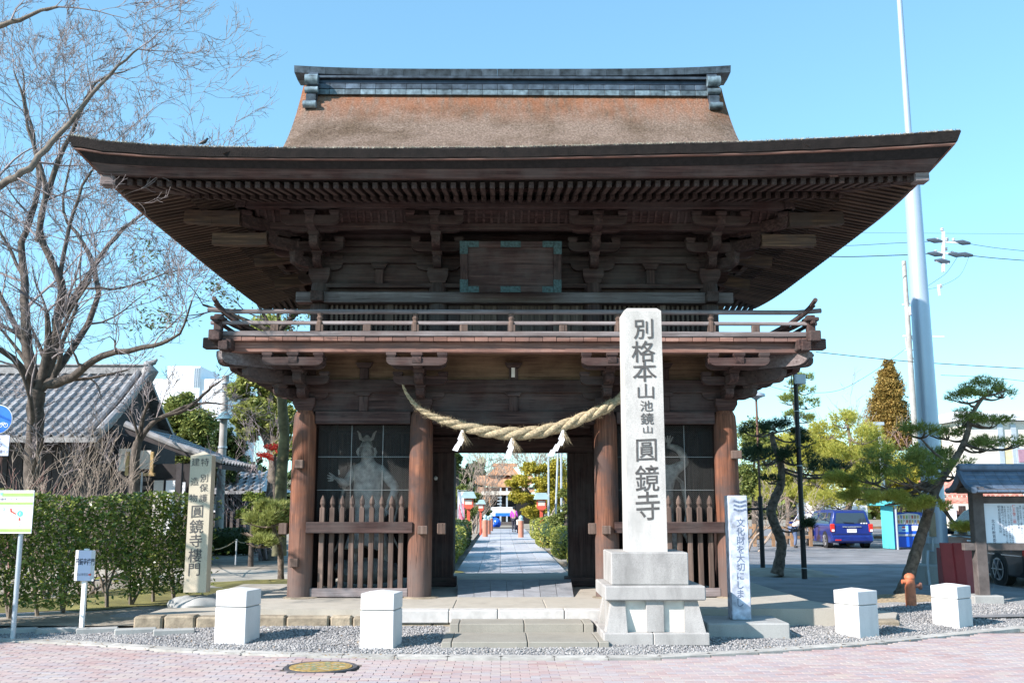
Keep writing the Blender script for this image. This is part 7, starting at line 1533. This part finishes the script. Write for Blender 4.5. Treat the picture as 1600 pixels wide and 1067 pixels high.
def giboshi(lab,u,vb,vt):
    q=gz(u,vb,.08); t=thing('bridge_post',lab,'post',(q.x,q.y,.08),0,'bridge posts'); h=at(u,vt,q.y).z-.08; b=MB(); b.lathe([(.14,0),(.14,h*.75),(.12,h*.76)],(q.x,q.y,.06),14); b.build('post',plain('faded_red_post',(.50,.20,.13),.7,var=.15),t,smooth=True)
    b=MB(); b.lathe([(.13,0),(.14,h*.04),(.07,h*.07),(.12,h*.13),(.09,h*.2),(.0,h*.26)],(q.x,q.y,.06+h*.75),12); b.build('finial',m_lroof,t,smooth=True)
giboshi('nearest bridge post on the left of the path',758,838,803); giboshi('second bridge post on the left of the path',763,834,805); giboshi('third bridge post on the left of the path',767,829,803); giboshi('pale bridge post on the right of the path beside the people',814,839,804)
# temple hall far down the path, its roof half stripped, with tarps
hall=thing('temple_hall','distant temple hall with orange brown curved roofs above a dark open porch','hall',(at(772,830,95).x,95,.1)); Yh=95.
m_or2=plain('orange_roof',(.50,.27,.15),.8,var=.25,scale=1.5); a,c=at(748,800,Yh),at(830,755,Yh)
b=MB(); b.box(a.x+.6,Yh,0,c.x,Yh+8,at(770,768,Yh).z); b.build('porch_shade',m_dark,hall)  # solid near black box stands for the shade of the open porch
for v0,v1,u0,u1,dy in ((757,741,742,835,0),(770,760,745,835,-.6)):
    z0,z1=at(770,v0,Yh).z,at(770,v1,Yh).z; x0,x1=at(u0,v0,Yh).x,at(u1,v0,Yh).x; b=MB(); b.grid(lambda i,j:(x0+(x1-x0)*i,Yh+dy+j*3.2,z0+(z1-z0)*j**1.3+.35*(abs(2*i-1)**3)*(1-j)),20,6); b.grid(lambda i,j:(x0+(x1-x0)*i,Yh+dy,z0-.22*j+.35*(abs(2*i-1)**3)),20,1); b.build('roof',m_or2,hall,fix=True)
z0,z1=at(778,741,Yh).z,at(778,722,Yh).z; x0,x1=at(760,740,Yh).x,at(812,740,Yh).x; b=MB(); b.prism([(x0,z0),(x1,z0),((x0+x1)/2+.9,z1-.3),((x0+x1)/2-.6,z1-.3)],Yh+2,Yh+6,'y'); b.build('upper_roof',m_or2,hall,fix=True); b=MB(); b.box((x0+x1)/2-1.0,Yh+2.3,z1-.35,(x0+x1)/2+1.4,Yh+2.8,z1); b.build('ridge',m_or2,hall)
for u in (757,765,782,792): x=at(u,800,Yh-.5).x; b=MB(); b.box(x-.08,Yh-.5,0,x+.08,Yh-.3,at(u,762,Yh).z); b.build('scaffold_tube' if u>770 else 'porch_pillar',m_steel if u>770 else m_or2,hall)
for k in range(5): z=at(783,778+k*5,Yh-.6).z; b=MB(); b.box(at(777,800,Yh).x,Yh-.62,z,at(784,800,Yh).x,Yh-.55,z+.1); b.build('ladder_rung',m_steel,hall)
b=MB(); z=at(770,773,Yh-.6).z; b.box(at(752,800,Yh).x,Yh-.7,z,at(800,800,Yh).x,Yh-.5,z+.35); b.build('porch_beam',m_cream,hall)
wt=thing('white_tarp_screen','white and blue sheet screen at the end of the path','screen',(at(785,820,80).x,80,.1)); a,c=at(766,822,80),at(804,792,80); b=MB(); b.box(a.x,80,at(780,806,80).z,c.x,80.1,c.z); b.build('sheet',m_white,wt); b=MB(); b.box(a.x+.4,79.9,at(780,806,80).z,c.x,79.99,at(780,801,80).z); b.build('blue_band',m_blue,wt); b=MB(); b.box(a.x,79.95,.1,c.x,80.05,at(780,815,80).z); b.build('lower_sheet',m_nb,wt)
tp=thing('blue_tarp','crumpled blue tarpaulin heap at the end of the path','tarp',(at(772,821,76).x,76,.1)); b=MB(); rock(b,(at(772,815,76).x,76,.35),(.55,.4,.4),9); b.build('heap',m_vb,tp,fix=True)
for i,(lab,u,Y,vt) in enumerate((('leftmost thin steel flagpole right of the path',857,42,640),('middle thin steel flagpole right of the path',866,42,640),('rightmost thin steel flagpole right of the path',877,40,640))):
    x=at(u,800,Y).x; t=thing('thin_pole',lab,'pole',(x,Y,.08),0,'thin poles right of the path'); b=MB(); b.cyl((x,Y,0),(x+(.02 if i!=1 else .25),Y,at(u,vt,Y).z),.045,.035,n=8); b.build('tube',m_steel,t,smooth=True)

# small bird perched on the eave
q=at(317,224,13.0); bd=thing('small_bird','tiny dark bird perched on the left part of the thatched eave','bird',(q.x,13.02,q.z-.02)); b=MB(); b.sweep([(q.x-.07,13.02,q.z+.005),(q.x-.02,13.02,q.z+.02),(q.x+.03,13.02,q.z+.045),(q.x+.055,13.02,q.z+.075)],[.008,.03,.032,.014],8); b.build('body',m_blk,bd,smooth=True)
b=MB(); rock(b,(q.x-.0+.06,13.02,q.z+.085),(.02,.018,.018),2,6,6); b.cyl((q.x+.075,13.02,q.z+.085),(q.x+.10,13.02,q.z+.082),.005,.001,n=5); b.build('head',m_blk,bd,smooth=True)
bd.scale=(.85,.85,.85)

# fallen leaves scattered over gravel, kerb and moss
g=np.random.RandomState(5); n=900; X=g.uniform(-7.5,8,n); off=g.gamma(1.6,.7,n); Y=np.array([kl(x) for x in X])+off*.9-.25; k=~((Y>13.7)|((X>-.9)&(X<2.8))); X,Y=X[k],Y[k]
C=np.stack([X,Y,np.array([gh(y,x)+.016 for x,y in zip(X,Y)])],1); V,Fc=leaf_quads(C,.016,3.0,.5); npobj('fallen_leaves',V,Fc,leafmat('dry_leaf',[(.1,(.16,.09,.04)),(.6,(.32,.2,.09)),(1,(.45,.33,.15))],.8,.1),None,kind='stuff')
